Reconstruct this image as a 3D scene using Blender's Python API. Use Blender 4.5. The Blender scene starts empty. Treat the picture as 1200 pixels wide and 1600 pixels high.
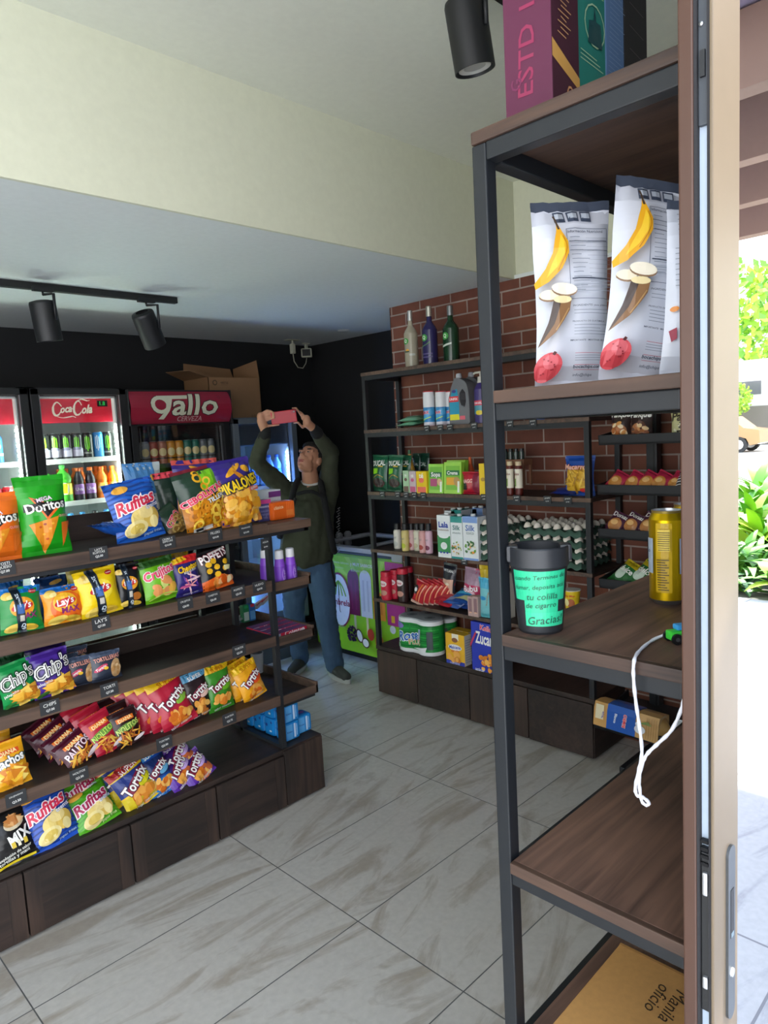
import bpy, bmesh, math, random
from mathutils import Vector, Matrix, noise
from mathutils.geometry import tessellate_polygon
C = bpy.context.scene.collection
D = bpy.data
PI = math.pi
R = math.radians

# ---------------------------------------------------------------- camera, world, sun, exposure
EYE = Vector((0, 0, 1.64))
FPX = 1096.3
YAW, PITCH, ROLL = R(45.35), R(6.41), R(3.10)
_f = Vector((math.cos(YAW) * math.cos(PITCH), math.sin(YAW) * math.cos(PITCH), -math.sin(PITCH)))
_r0 = Vector((math.sin(YAW), -math.cos(YAW), 0))
_d0 = _f.cross(_r0)
CR = _r0 * math.cos(ROLL) + _d0 * math.sin(ROLL)
CD = _d0 * math.cos(ROLL) - _r0 * math.sin(ROLL)
cam = D.cameras.new('camera'); camo = D.objects.new('camera', cam); C.objects.link(camo)
m = Matrix((CR, -CD, -_f)).transposed().to_4x4(); m.translation = EYE
camo.matrix_world = m
cam.sensor_fit = 'VERTICAL'; cam.sensor_height = 24; cam.lens = FPX / 1600 * 24; cam.clip_start = 0.02; cam.clip_end = 400
bpy.context.scene.camera = camo

def ray(px, py): return CR * (px - 600) + CD * (py - 800) + _f * FPX
def onX(px, py, X): d = ray(px, py); return EYE + d * ((X - EYE.x) / d.x)
def onY(px, py, Y): d = ray(px, py); return EYE + d * ((Y - EYE.y) / d.y)
def onZ(px, py, Z): d = ray(px, py); return EYE + d * ((Z - EYE.z) / d.z)

w = D.worlds.new('world'); bpy.context.scene.world = w; w.use_nodes = True
nt = w.node_tree; nt.nodes.clear()
wo = nt.nodes.new('ShaderNodeOutputWorld'); wb = nt.nodes.new('ShaderNodeBackground')
wt = nt.nodes.new('ShaderNodeTexCoord'); ws = nt.nodes.new('ShaderNodeSeparateXYZ'); wr = nt.nodes.new('ShaderNodeValToRGB')
nt.links.new(wt.outputs['Generated'], ws.inputs[0]); nt.links.new(ws.outputs['Z'], wr.inputs[0])
wr.color_ramp.elements[0].position = 0.0; wr.color_ramp.elements[0].color = (1.0, 0.98, 0.95, 1)
wr.color_ramp.elements[1].position = 0.7; wr.color_ramp.elements[1].color = (0.66, 0.80, 1.0, 1)
nt.links.new(wr.outputs[0], wb.inputs[0]); wb.inputs[1].default_value = 5.0
nt.links.new(wb.outputs[0], wo.inputs[0])
sun = D.lights.new('sun', 'SUN'); sun.energy = 14; sun.angle = R(1.0); sun.color = (1, 0.95, 0.86)
suno = D.objects.new('sun', sun); C.objects.link(suno)
suno.rotation_euler = Vector((-0.75, 0.25, -0.95)).to_track_quat('-Z', 'Y').to_euler()   # shines from beyond the terrace
vs = bpy.context.scene.view_settings
vs.view_transform = 'Standard'; vs.look = 'None'; vs.gamma = 1; vs.exposure = 0.0
try: vs.use_curve_mapping = False
except Exception: pass
cy = bpy.context.scene.cycles
cy.max_bounces = 9; cy.diffuse_bounces = 6; cy.glossy_bounces = 4; cy.transmission_bounces = 6; cy.transparent_max_bounces = 12
cy.sample_clamp_indirect = 6; cy.caustics_reflective = False; cy.caustics_refractive = False

# ---------------------------------------------------------------- colours and materials
def lin(h):
    h = h.lstrip('#'); c = [int(h[i:i + 2], 16) / 255 for i in (0, 2, 4)]
    return tuple((x / 12.92 if x <= .04045 else ((x + .055) / 1.055) ** 2.4) for x in c) + (1,)
_m = {}
def nodes(name):
    mt = D.materials.new(name); mt.use_nodes = True
    return mt, mt.node_tree, mt.node_tree.nodes['Principled BSDF']
def N(nt, t, **k):
    n = nt.nodes.new(t)
    for a, b in k.items(): setattr(n, a, b)
    return n
def mat(h, kind='plastic'):
    """plain-coloured material with a little procedural variation and surface bump"""
    key = (h, kind)
    if key in _m: return _m[key]
    mt, nt, p = nodes(kind + '_' + h.lstrip('#'))
    rough = {'plastic': .42, 'foil': .3, 'card': .65, 'print': .4, 'metal': .35, 'black': .5, 'cloth': .95, 'paper': .85, 'paint': .8, 'gloss': .15, 'matte': .9}.get(kind, .5)
    p.inputs['Roughness'].default_value = rough
    if kind == 'metal': p.inputs['Metallic'].default_value = .9
    nz = N(nt, 'ShaderNodeTexNoise'); tc = N(nt, 'ShaderNodeTexCoord')
    nt.links.new(tc.outputs['Object'], nz.inputs['Vector'])
    nz.inputs['Scale'].default_value = {'foil': 22, 'cloth': 260, 'paper': 90}.get(kind, 40)
    nz.inputs['Detail'].default_value = 3
    mx = N(nt, 'ShaderNodeMix', data_type='RGBA', blend_type='MULTIPLY')
    mx.inputs['Factor'].default_value = .22 if kind in ('cloth', 'paper') else .1
    mx.inputs['A'].default_value = lin(h)
    nt.links.new(nz.outputs['Fac'], mx.inputs['B']); nt.links.new(mx.outputs['Result'], p.inputs['Base Color'])
    if kind in ('foil', 'cloth', 'print', 'paint'):
        b = N(nt, 'ShaderNodeBump'); b.inputs['Distance'].default_value = .004 if kind in ('foil', 'print') else .001
        b.inputs['Strength'].default_value = {'foil': .35, 'print': .2, 'cloth': .5, 'paint': .15}[kind]
        nt.links.new(nz.outputs['Fac'], b.inputs['Height']); nt.links.new(b.outputs[0], p.inputs['Normal'])
    _m[key] = mt; return mt
def emit(h, s):
    key = (h, s)
    if key in _m: return _m[key]
    mt, nt, p = nodes('lit_' + h.lstrip('#'))
    p.inputs['Base Color'].default_value = lin(h); p.inputs['Emission Color'].default_value = lin(h); p.inputs['Emission Strength'].default_value = s
    _m[key] = mt; return mt
def glass(name, col=(1, 1, 1, 1), refl=.06, rough=0.0):
    """thin pane: clear with a share of mirror reflection rising at grazing view"""
    if name in _m: return _m[name]
    mt = D.materials.new(name); mt.use_nodes = True; nt = mt.node_tree; nt.nodes.clear()
    o = N(nt, 'ShaderNodeOutputMaterial'); t = N(nt, 'ShaderNodeBsdfTransparent'); g = N(nt, 'ShaderNodeBsdfGlossy'); mx = N(nt, 'ShaderNodeMixShader')
    t.inputs[0].default_value = col; g.inputs['Roughness'].default_value = rough
    fr = N(nt, 'ShaderNodeLayerWeight'); fr.inputs['Blend'].default_value = .5
    mr = N(nt, 'ShaderNodeMapRange'); mr.inputs['To Min'].default_value = refl; mr.inputs['To Max'].default_value = min(1, refl * 2.4)
    nt.links.new(fr.outputs['Facing'], mr.inputs['Value']); nt.links.new(mr.outputs[0], mx.inputs[0])
    nt.links.new(t.outputs[0], mx.inputs[1]); nt.links.new(g.outputs[0], mx.inputs[2]); nt.links.new(mx.outputs[0], o.inputs[0])
    _m[name] = mt; return mt
def tint(h, alpha=.55, rough=.08):
    """tinted clear plastic or glass of a bottle"""
    key = (h, 'tint', alpha)
    if key in _m: return _m[key]
    mt, nt, p = nodes('tinted_' + h.lstrip('#')); p.inputs['Base Color'].default_value = lin(h)
    p.inputs['Roughness'].default_value = rough; p.inputs['Alpha'].default_value = alpha
    _m[key] = mt; return mt
def wood(name, dark, light, axis='X', scale=1.0, rough=.55):
    if name in _m: return _m[name]
    mt, nt, p = nodes(name)
    tc = N(nt, 'ShaderNodeTexCoord'); mp = N(nt, 'ShaderNodeMapping'); nt.links.new(tc.outputs['Object'], mp.inputs[0])
    s = {'X': (2.2, 38, 38), 'Y': (38, 2.2, 38), 'Z': (38, 38, 2.2)}[axis]
    mp.inputs['Scale'].default_value = [v * scale for v in s]
    n1 = N(nt, 'ShaderNodeTexNoise'); n1.inputs['Scale'].default_value = 1; n1.inputs['Detail'].default_value = 5; n1.inputs['Distortion'].default_value = .8
    n2 = N(nt, 'ShaderNodeTexNoise'); n2.inputs['Scale'].default_value = 3.5; n2.inputs['Detail'].default_value = 2
    nt.links.new(mp.outputs[0], n1.inputs['Vector']); nt.links.new(tc.outputs['Object'], n2.inputs['Vector'])
    ad = N(nt, 'ShaderNodeMath', operation='ADD'); ml = N(nt, 'ShaderNodeMath', operation='MULTIPLY'); ml.inputs[1].default_value = .5
    nt.links.new(n1.outputs['Fac'], ad.inputs[0]); nt.links.new(n2.outputs['Fac'], ad.inputs[1]); nt.links.new(ad.outputs[0], ml.inputs[0])
    r = N(nt, 'ShaderNodeValToRGB'); r.color_ramp.elements[0].position = .38; r.color_ramp.elements[0].color = lin(dark)
    r.color_ramp.elements[1].position = .66; r.color_ramp.elements[1].color = lin(light)
    nt.links.new(ml.outputs[0], r.inputs[0]); nt.links.new(r.outputs[0], p.inputs['Base Color'])
    b = N(nt, 'ShaderNodeBump'); b.inputs['Strength'].default_value = .25; b.inputs['Distance'].default_value = .002
    nt.links.new(n1.outputs['Fac'], b.inputs['Height']); nt.links.new(b.outputs[0], p.inputs['Normal'])
    p.inputs['Roughness'].default_value = rough
    _m[name] = mt; return mt
M = lambda h: h if not isinstance(h, str) else mat(h, 'print')

# ---------------------------------------------------------------- mesh builder
class MB:
    def __init__(s): s.v = []; s.f = []; s.m = []; s.sl = []; s.sm = []
    def slot(s, mt):
        if isinstance(mt, str): mt = mat(mt, 'print')
        if mt not in s.sl: s.sl.append(mt)
        return s.sl.index(mt)
    def add(s, vs, fs, mt, smooth=False):
        o = len(s.v); k = s.slot(mt); s.v += [tuple(v) for v in vs]
        for f in fs: s.f.append([i + o for i in f]); s.m.append(k); s.sm.append(smooth)
    def box(s, a, b, mt, ch=0.0, T=None):
        x0, x1 = sorted((a[0], b[0])); y0, y1 = sorted((a[1], b[1])); z0, z1 = sorted((a[2], b[2]))
        c = min(ch, (x1 - x0) / 2.01, (y1 - y0) / 2.01, (z1 - z0) / 2.01)
        if c <= 0:
            vs = [(x, y, z) for x in (x0, x1) for y in (y0, y1) for z in (z0, z1)]
            fs = [(0, 1, 3, 2), (4, 6, 7, 5), (0, 4, 5, 1), (2, 3, 7, 6), (0, 2, 6, 4), (1, 5, 7, 3)]
        else:
            bm = bmesh.new(); bmesh.ops.create_cube(bm, size=1)
            for v in bm.verts: v.co = Vector(((x0 + x1) / 2 + v.co.x * (x1 - x0), (y0 + y1) / 2 + v.co.y * (y1 - y0), (z0 + z1) / 2 + v.co.z * (z1 - z0)))
            bmesh.ops.bevel(bm, geom=list(bm.edges), offset=c, segments=2, profile=.6, affect='EDGES')
            bm.verts.index_update(); vs = [v.co.copy() for v in bm.verts]; fs = [[v.index for v in f.verts] for f in bm.faces]; bm.free()
        if T: vs = [T @ Vector(v) for v in vs]
        s.add(vs, fs, mt)
    def lathe(s, prof, n=20, c=(0, 0, 0), T=None, smooth=True, cap=True):
        """prof: list of (r, z, material) bottom to top; the material belongs to the band above the point"""
        for i in range(len(prof) - 1):
            r0, z0, mt = prof[i]; r1, z1 = prof[i + 1][:2]
            vs = []
            for r, z in ((r0, z0), (r1, z1)):
                for k in range(n):
                    a = 2 * PI * k / n; vs.append(Vector((c[0] + r * math.cos(a), c[1] + r * math.sin(a), c[2] + z)))
            if T: vs = [T @ v for v in vs]
            s.add(vs, [(k, (k + 1) % n, n + (k + 1) % n, n + k) for k in range(n)], mt, smooth)
        if cap:
            for r, z, mt, rev in ((prof[0][0], prof[0][1], prof[0][2], True), (prof[-1][0], prof[-1][1], prof[-2][2], False)):
                if r < 1e-4: continue
                vs = [Vector((c[0] + r * math.cos(2 * PI * k / n), c[1] + r * math.sin(2 * PI * k / n), c[2] + z)) for k in range(n)]
                if T: vs = [T @ v for v in vs]
                s.add(vs, [list(range(n))[::-1] if rev else list(range(n))], mt)
    def tube(s, pts, r, mt, n=8, smooth=True):
        pts = [Vector(p) for p in pts]; rr = r if isinstance(r, (list, tuple)) else [r] * len(pts)
        vs = []; up = Vector((0, 0, 1)); prev = None
        for i, p in enumerate(pts):
            t = (pts[min(i + 1, len(pts) - 1)] - pts[max(i - 1, 0)]).normalized()
            a = prev if prev is not None else (up.cross(t) if abs(t.z) < .95 else Vector((1, 0, 0)).cross(t))
            a = (a - t * a.dot(t)).normalized(); b = t.cross(a); prev = a
            for k in range(n): vs.append(p + (a * math.cos(2 * PI * k / n) + b * math.sin(2 * PI * k / n)) * rr[i])
        fs = [(i * n + k, i * n + (k + 1) % n, (i + 1) * n + (k + 1) % n, (i + 1) * n + k) for i in range(len(pts) - 1) for k in range(n)]
        fs += [list(range(n))[::-1], [(len(pts) - 1) * n + k for k in range(n)]]
        s.add(vs, fs, mt, smooth)
    def prism(s, poly, h0, h1, mt, T=None):
        """poly in local XY extruded in Z"""
        n = len(poly); vs = [Vector((x, y, h0)) for x, y in poly] + [Vector((x, y, h1)) for x, y in poly]
        if T: vs = [T @ v for v in vs]
        tri = tessellate_polygon([[Vector((x, y, 0)) for x, y in poly]])
        fs = [tuple(t)[::-1] for t in tri] + [tuple(i + n for i in t) for t in tri] + [(i, (i + 1) % n, n + (i + 1) % n, n + i) for i in range(n)]
        s.add(vs, fs, mt)
    def build(s, name, parent=None, loc=None, rot=None, **k):
        me = D.meshes.new(name); me.from_pydata(s.v, [], s.f)
        for mt in s.sl: me.materials.append(mt)
        me.polygons.foreach_set('material_index', s.m); me.polygons.foreach_set('use_smooth', s.sm)
        me.validate(); me.update()
        o = D.objects.new(name, me); C.objects.link(o)
        if parent: o.parent = parent
        if loc is not None: o.location = loc
        if rot is not None: o.rotation_euler = rot
        for a, b in k.items(): o[a] = b
        return o
def tag(o, label, cat, group=None):
    o['label'] = label; o['category'] = cat
    if group: o['group'] = group
    return o
def empty(name, loc=(0, 0, 0), rot=(0, 0, 0), label=None, cat=None, group=None):
    o = D.objects.new(name, None); C.objects.link(o); o.location = loc; o.rotation_euler = rot; o.empty_display_size = .05
    if label: tag(o, label, cat, group)
    return o
def dup(o, loc=None, rot=None, label=None, group=None):
    c = o.copy(); C.objects.link(c)
    for ch in [x for x in D.objects if x.parent == o]:
        d = ch.copy(); C.objects.link(d); d.parent = c; d.matrix_parent_inverse = ch.matrix_parent_inverse
        for g in [x for x in D.objects if x.parent == ch]:
            e = g.copy(); C.objects.link(e); e.parent = d
    if loc is not None: c.location = loc
    if rot is not None: c.rotation_euler = rot
    if label: c['label'] = label
    if group: c['group'] = group
    return c

# ---------------------------------------------------------------- flat artwork (lettering, shapes) laid on a surface
_tx = {}
def text_tris(txt, off=0.0, shear=0.0):
    key = (txt, off, shear)
    if key in _tx: return _tx[key]
    cu = D.curves.new('t', 'FONT'); cu.body = txt; cu.resolution_u = 2; cu.offset = off; cu.shear = shear; cu.align_x = 'CENTER'; cu.space_line = .85
    o = D.objects.new('t', cu); C.objects.link(o)
    me = D.meshes.new_from_object(o)
    me.calc_loop_triangles(); vs = [v.co.copy() for v in me.vertices]
    tr = [[(vs[i].x, vs[i].y) for i in t.vertices] for t in me.loop_triangles]
    D.objects.remove(o); D.curves.remove(cu); D.meshes.remove(me)
    if not tr: _tx[key] = ([], (0, 0, 1, 1)); return _tx[key]
    xs = [p[0] for t in tr for p in t]; ys = [p[1] for t in tr for p in t]
    _tx[key] = (tr, (min(xs), min(ys), max(xs), max(ys))); return _tx[key]
def clip(polys, ax, vals):
    for c in vals:
        out = []
        for p in polys:
            mn = min(q[ax] for q in p); mx = max(q[ax] for q in p)
            if mx <= c + 1e-7 or mn >= c - 1e-7: out.append(p); continue
            a = []; b = []
            for i in range(len(p)):
                u = p[i]; v = p[(i + 1) % len(p)]
                if u[ax] <= c: a.append(u)
                if u[ax] >= c: b.append(u)
                if (u[ax] - c) * (v[ax] - c) < 0:
                    t = (c - u[ax]) / (v[ax] - u[ax]); q = (u[0] + t * (v[0] - u[0]), u[1] + t * (v[1] - u[1])); a.append(q); b.append(q)
            if len(a) > 2: out.append(a)
            if len(b) > 2: out.append(b)
        polys = out
    return polys
def ell(cx, cy, rx, ry, rot=0, n=18, a0=0, a1=360):
    c, s_ = math.cos(R(rot)), math.sin(R(rot)); o = []
    for k in range(n + (a1 - a0 < 360)):
        a = R(a0 + (a1 - a0) * k / n); x = rx * math.cos(a); y = ry * math.sin(a); o.append((cx + x * c - y * s_, cy + x * s_ + y * c))
    return o
def stroke(pts, wd):
    """ribbon of width wd (or list) along pts -> list of quads"""
    out = []; n = len(pts); ww = wd if isinstance(wd, (list, tuple)) else [wd] * n; L = []
    for i, p in enumerate(pts):
        a = pts[max(i - 1, 0)]; b = pts[min(i + 1, n - 1)]; dx, dy = b[0] - a[0], b[1] - a[1]; l = math.hypot(dx, dy) or 1
        L.append(((p[0] - dy / l * ww[i] / 2, p[1] + dx / l * ww[i] / 2), (p[0] + dy / l * ww[i] / 2, p[1] - dx / l * ww[i] / 2)))
    for i in range(n - 1): out.append([L[i][0], L[i][1], L[i + 1][1], L[i + 1][0]])
    return out
def smooth_pts(pts, k=5):
    """Catmull-Rom through pts"""
    o = []; P = [pts[0]] + list(pts) + [pts[-1]]
    for i in range(1, len(P) - 2):
        for j in range(k):
            t = j / k; a, b, c, d = P[i - 1], P[i], P[i + 1], P[i + 2]
            o.append(tuple(.5 * (2 * b[q] + (c[q] - a[q]) * t + (2 * a[q] - 5 * b[q] + 4 * c[q] - d[q]) * t * t + (3 * b[q] - a[q] - 3 * c[q] + d[q]) * t ** 3) for q in (0, 1)))
    o.append(pts[-1]); return o
def art(mb, shapes, surf, W, H, gx=(), gy=(), flip=False, lift=.0009, step=.0003):
    """shapes in fractions: x -.5...5 of W, y 0..1 of H, sizes in fractions of W.  surf(x, y, off) -> 3D"""
    layer = 0
    for sh in shapes:
        k = sh[0]; polys = []
        jobs = []
        if k == 't':
            txt, cx, cy, wd, rot, col = sh[1:7]; o = sh[7] if len(sh) > 7 else {}
            tr, bb = text_tris(txt, 0.0, o.get('sh', 0)); s_ = wd / (bb[2] - bb[0]); hs = o.get('hs', 1)
            mx_, my_ = (bb[0] + bb[2]) / 2, (bb[1] + bb[3]) / 2; c, si = math.cos(R(rot)), math.sin(R(rot)); arc = o.get('arc', 0)
            for off, cc in ([(o.get('ow', .07), o['oc'])] if 'oc' in o else []) + [(o.get('b', .02), col)]:
                t2, _ = text_tris(txt, round(off * (.5 if cc is col else .68), 4), o.get('sh', 0)); pl = []
                for t in t2:
                    q = []
                    for x, y in t:
                        X = (x - mx_) * s_; Y = (y - my_) * s_ * hs + arc * (1 - (2 * X / wd) ** 2)
                        q.append(((cx + X * c - Y * si) * W, cy * H + (X * si + Y * c) * W))
                    pl.append(q)
                jobs.append((pl, cc))
        elif k == 'e':
            cx, cy, rx, ry, rot, col = sh[1:7]; jobs.append(([[(x, y) for x, y in ell(cx * W, cy * H, rx * W, ry * W, rot, sh[7] if len(sh) > 7 else 18)]], col))
        elif k == 'ring':
            cx, cy, rx, ry, th, rot, col = sh[1:8]; a = ell(cx * W, cy * H, rx * W, ry * W, rot, 14); b = ell(cx * W, cy * H, rx * W * (1 - th), ry * W * (1 - th), rot, 14)
            jobs.append(([[a[i], a[(i + 1) % 14], b[(i + 1) % 14], b[i]] for i in range(14)], col))
        elif k == 'r':
            x0, y0, x1, y1, col = sh[1:6]; jobs.append(([[(x0 * W, y0 * H), (x1 * W, y0 * H), (x1 * W, y1 * H), (x0 * W, y1 * H)]], col))
        elif k == 'p':
            P = [(x * W, y * H) for x, y in sh[1]]; tri = tessellate_polygon([[Vector((x, y, 0)) for x, y in P]])
            jobs.append(([[P[i] for i in t] for t in tri], sh[2]))
        elif k == 's':
            P = [(x * W, y * H) for x, y in sh[1]]; P = smooth_pts(P) if (len(sh) > 4 and sh[4]) else P
            wd = sh[2]; wd = [v * W for v in wd] if isinstance(wd, list) else wd * W
            if isinstance(wd, list) and len(wd) != len(P): wd = [wd[min(int(i * len(wd) / len(P)), len(wd) - 1)] for i in range(len(P))]
            jobs.append((stroke(P, wd), sh[3]))
        for pl, col in jobs:
            layer += 1; off = lift + step * layer
            lo = -.5 * W * .985; hi = .5 * W * .985
            for ax, vals in ((0, [lo, hi] + [v for v in gx]), (1, [0.004 * H, .996 * H] + [v for v in gy])):
                mn = min(q[ax] for p in pl for q in p); mxx = max(q[ax] for p in pl for q in p)
                pl = clip(pl, ax, [v for v in vals if mn < v < mxx])
            fs = []; vv = []; idx = {}
            for p in pl:
                cxx = sum(q[0] for q in p) / len(p); cyy = sum(q[1] for q in p) / len(p)
                if cxx < lo or cxx > hi or cyy < 0 or cyy > H: continue
                f = []
                for q in p:
                    kq = (round(q[0], 6), round(q[1], 6))
                    if kq not in idx: idx[kq] = len(vv); vv.append(surf(q[0], q[1], off))
                    if idx[kq] not in f: f.append(idx[kq])
                if len(f) > 2: fs.append(f)
            if fs: mb.add(vv, fs, col, False)
def pile(kind, cx, cy, rx, ry, n, size, cols, seed=1):
    """a printed heap of crisps: list of shapes"""
    rd = random.Random(seed); o = []
    for i in range(n):
        a = rd.uniform(0, 2 * PI); q = math.sqrt(rd.random()); x = cx + rx * q * math.cos(a); y = cy + ry * q * math.sin(a); c = rd.choice(cols); s_ = size * rd.uniform(.75, 1.2)
        rt = rd.uniform(0, 180)
        if kind == 'e': o.append(('e', x, y, s_, s_ * rd.uniform(.55, .85), rt, c, 10))
        elif kind == 'ring': o.append(('ring', x, y, s_, s_ * .8, .42, rt, c))
        elif kind == 'tri': o.append(('p', [(x + s_ * math.cos(R(rt + d)), y + s_ * .7 * math.sin(R(rt + d))) for d in (0, 115, 245)], c))
        elif kind == 'stick': o.append(('e', x, y, s_ * 1.4, s_ * .22, rt, c, 8))
    return o

# ---------------------------------------------------------------- generic packages (local frame: front faces -Y, base at z=0)
def bag(name, w, h, t, base, shapes=(), seed=0, seal=.06, sealcol=None, back=None, fat=.0, kind='foil', crimp=True, zones=(), topseal=False):
    """pillow bag. zones: (v0, v1, colour) bands of film colour"""
    rd = random.Random(seed); nx, ny = 12, 16; so = rd.uniform(0, 50)
    us = [-.5 + i / nx for i in range(nx + 1)]; vv = [0, .02, seal] + [seal + (1 - 2 * seal) * j / (ny - 4) for j in range(1, ny - 4)] + [1 - seal, .98, 1]
    def P(u, v, side):
        vm = min(1, max(0, (v - seal) / (1 - 2 * seal))); sv = math.sin(PI * vm) ** .55 if 0 < vm < 1 else 0
        sv *= 1 + fat * (1 - 2 * vm)
        e = max(0, 1 - (2 * abs(u)) ** 2.3) ** .7
        pinch = 1 - .09 * math.sin(PI * vm) ** .8
        x = u * w * pinch + .012 * w * noise.noise((u * 2, v * 5, so))
        y = -side * t / 2 * sv * e
        y += t * .10 * noise.noise((u * 5, v * 5, so + side * 9)) * e
        y += t * .07 * math.sin(u * 40 + so) * math.exp(-abs(vm if vm < .5 else 1 - vm) * 12) * (1 if 0 < vm < 1 else .3)
        y += .03 * h * noise.noise((so, v * 1.5, u)) 
        z = v * h + (.012 * h * noise.noise((u * 3, so, v)) if v > .5 else 0)
        return Vector((x, y, z))
    mb = MB(); nxx = nx + 1
    for side in (1, -1):
        G = [[P(u, v, side) for u in us] for v in vv]
        if side == 1: GF = G
        for j in range(len(vv) - 1):
            vm = (vv[j] + vv[j + 1]) / 2; col = base if side == 1 else (back or base)
            for z0, z1, cc in zones:
                if z0 <= vm < z1: col = cc
            if sealcol and ((vm < seal and not topseal) or vm > 1 - seal): col = sealcol
            vs = G[j] + G[j + 1]; fs = [(i, i + 1, nxx + i + 1, nxx + i) for i in range(nx)]
            if side < 0: fs = [f[::-1] for f in fs]
            mb.add(vs, fs, mat(col, kind) if isinstance(col, str) else col, True)
    def surf(x, y, off):
        u = min(.4999, max(-.4999, x / w)); v = min(.9999, max(.0001, y / h))
        i = min(nx - 1, int((u + .5) * nx)); fu = (u + .5) * nx - i
        j = 0
        while j < len(vv) - 2 and vv[j + 1] < v: j += 1
        fv = (v - vv[j]) / (vv[j + 1] - vv[j])
        p = (GF[j][i] * (1 - fu) + GF[j][i + 1] * fu) * (1 - fv) + (GF[j + 1][i] * (1 - fu) + GF[j + 1][i + 1] * fu) * fv
        return Vector((p.x + (u * off * 1.5), p.y - off, p.z))
    art(mb, shapes, surf, w, h, [u * w for u in us], [v * h for v in vv])
    return mb.build(name)
def carton(name, w, h, d, base, front=(), side=None, sideart=(), top=None, topart=(), ch=.0015, kind='card', leftart=()):
    mb = MB(); mb.box((-w / 2, -d / 2, 0), (w / 2, d / 2, h), mat(base, kind), ch)
    if side: mb.box((w / 2 - .001, -d / 2 + ch, ch), (w / 2 + .0004, d / 2 - ch, h - ch), mat(side, kind))
    if top: mb.box((-w / 2 + ch, -d / 2 + ch, h - .001), (w / 2 - ch, d / 2 - ch, h + .0004), mat(top, kind))
    art(mb, front, lambda x, y, o: Vector((x, -d / 2 - o, y)), w, h, lift=.0003)
    art(mb, sideart, lambda x, y, o: Vector((w / 2 + o, x, y)), d, h, lift=.0006)
    art(mb, leftart, lambda x, y, o: Vector((-w / 2 - o, -x, y)), d, h, lift=.0006)
    art(mb, topart, lambda x, y, o: Vector((x, y - d / 2, h + o)), w, d, lift=.0006)
    return mb.build(name)
def vessel(name, prof, arts=(), n=22, parts=()):
    """lathe body (r, z, colour) with wrapped artwork: arts = (z0, z1, shapes, arc_deg, centre_deg)"""
    mb = MB(); P = [(r, z, (mat(c, 'plastic') if isinstance(c, str) else c)) for r, z, c in prof]; mb.lathe(P, n)
    def rad(z):
        for i in range(len(prof) - 1):
            if prof[i][1] <= z <= prof[i + 1][1]:
                dz = prof[i + 1][1] - prof[i][1]; t = (z - prof[i][1]) / dz if dz else 0
                return prof[i][0] + t * (prof[i + 1][0] - prof[i][0])
        return prof[-1][0]
    for z0, z1, shp, arc, cen in arts:
        r0 = max(rad(z0), rad((z0 + z1) / 2)); Wd = r0 * R(arc)
        def surf(x, y, o, z0=z0, r0=r0, cen=cen):
            a = R(-90 + cen) + x / r0; rr = rad(z0 + y) + o; return Vector((rr * math.cos(a), rr * math.sin(a), z0 + y))
        art(mb, shp, surf, Wd, z1 - z0, [Wd * (-.5 + k / 14) for k in range(15)], [], lift=.0006)
    o = mb.build(name)
    for pn, pp in parts:
        q = MB(); q.lathe([(r, z, (mat(c, 'plastic') if isinstance(c, str) else c)) for r, z, c in pp], n); q.build(pn, o)
    return o
def put(o, loc, yaw=0, lean=0, roll=0, label=None, cat=None, group=None):
    """yaw about z (degrees), lean back, roll in its own plane"""
    o.rotation_mode = 'XYZ'
    o.rotation_euler = (Matrix.Rotation(R(yaw), 3, 'Z') @ Matrix.Rotation(R(-lean), 3, 'X') @ Matrix.Rotation(R(roll), 3, 'Y')).to_euler()
    o.location = loc
    if label: tag(o, label, cat, group)
    return o
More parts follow.
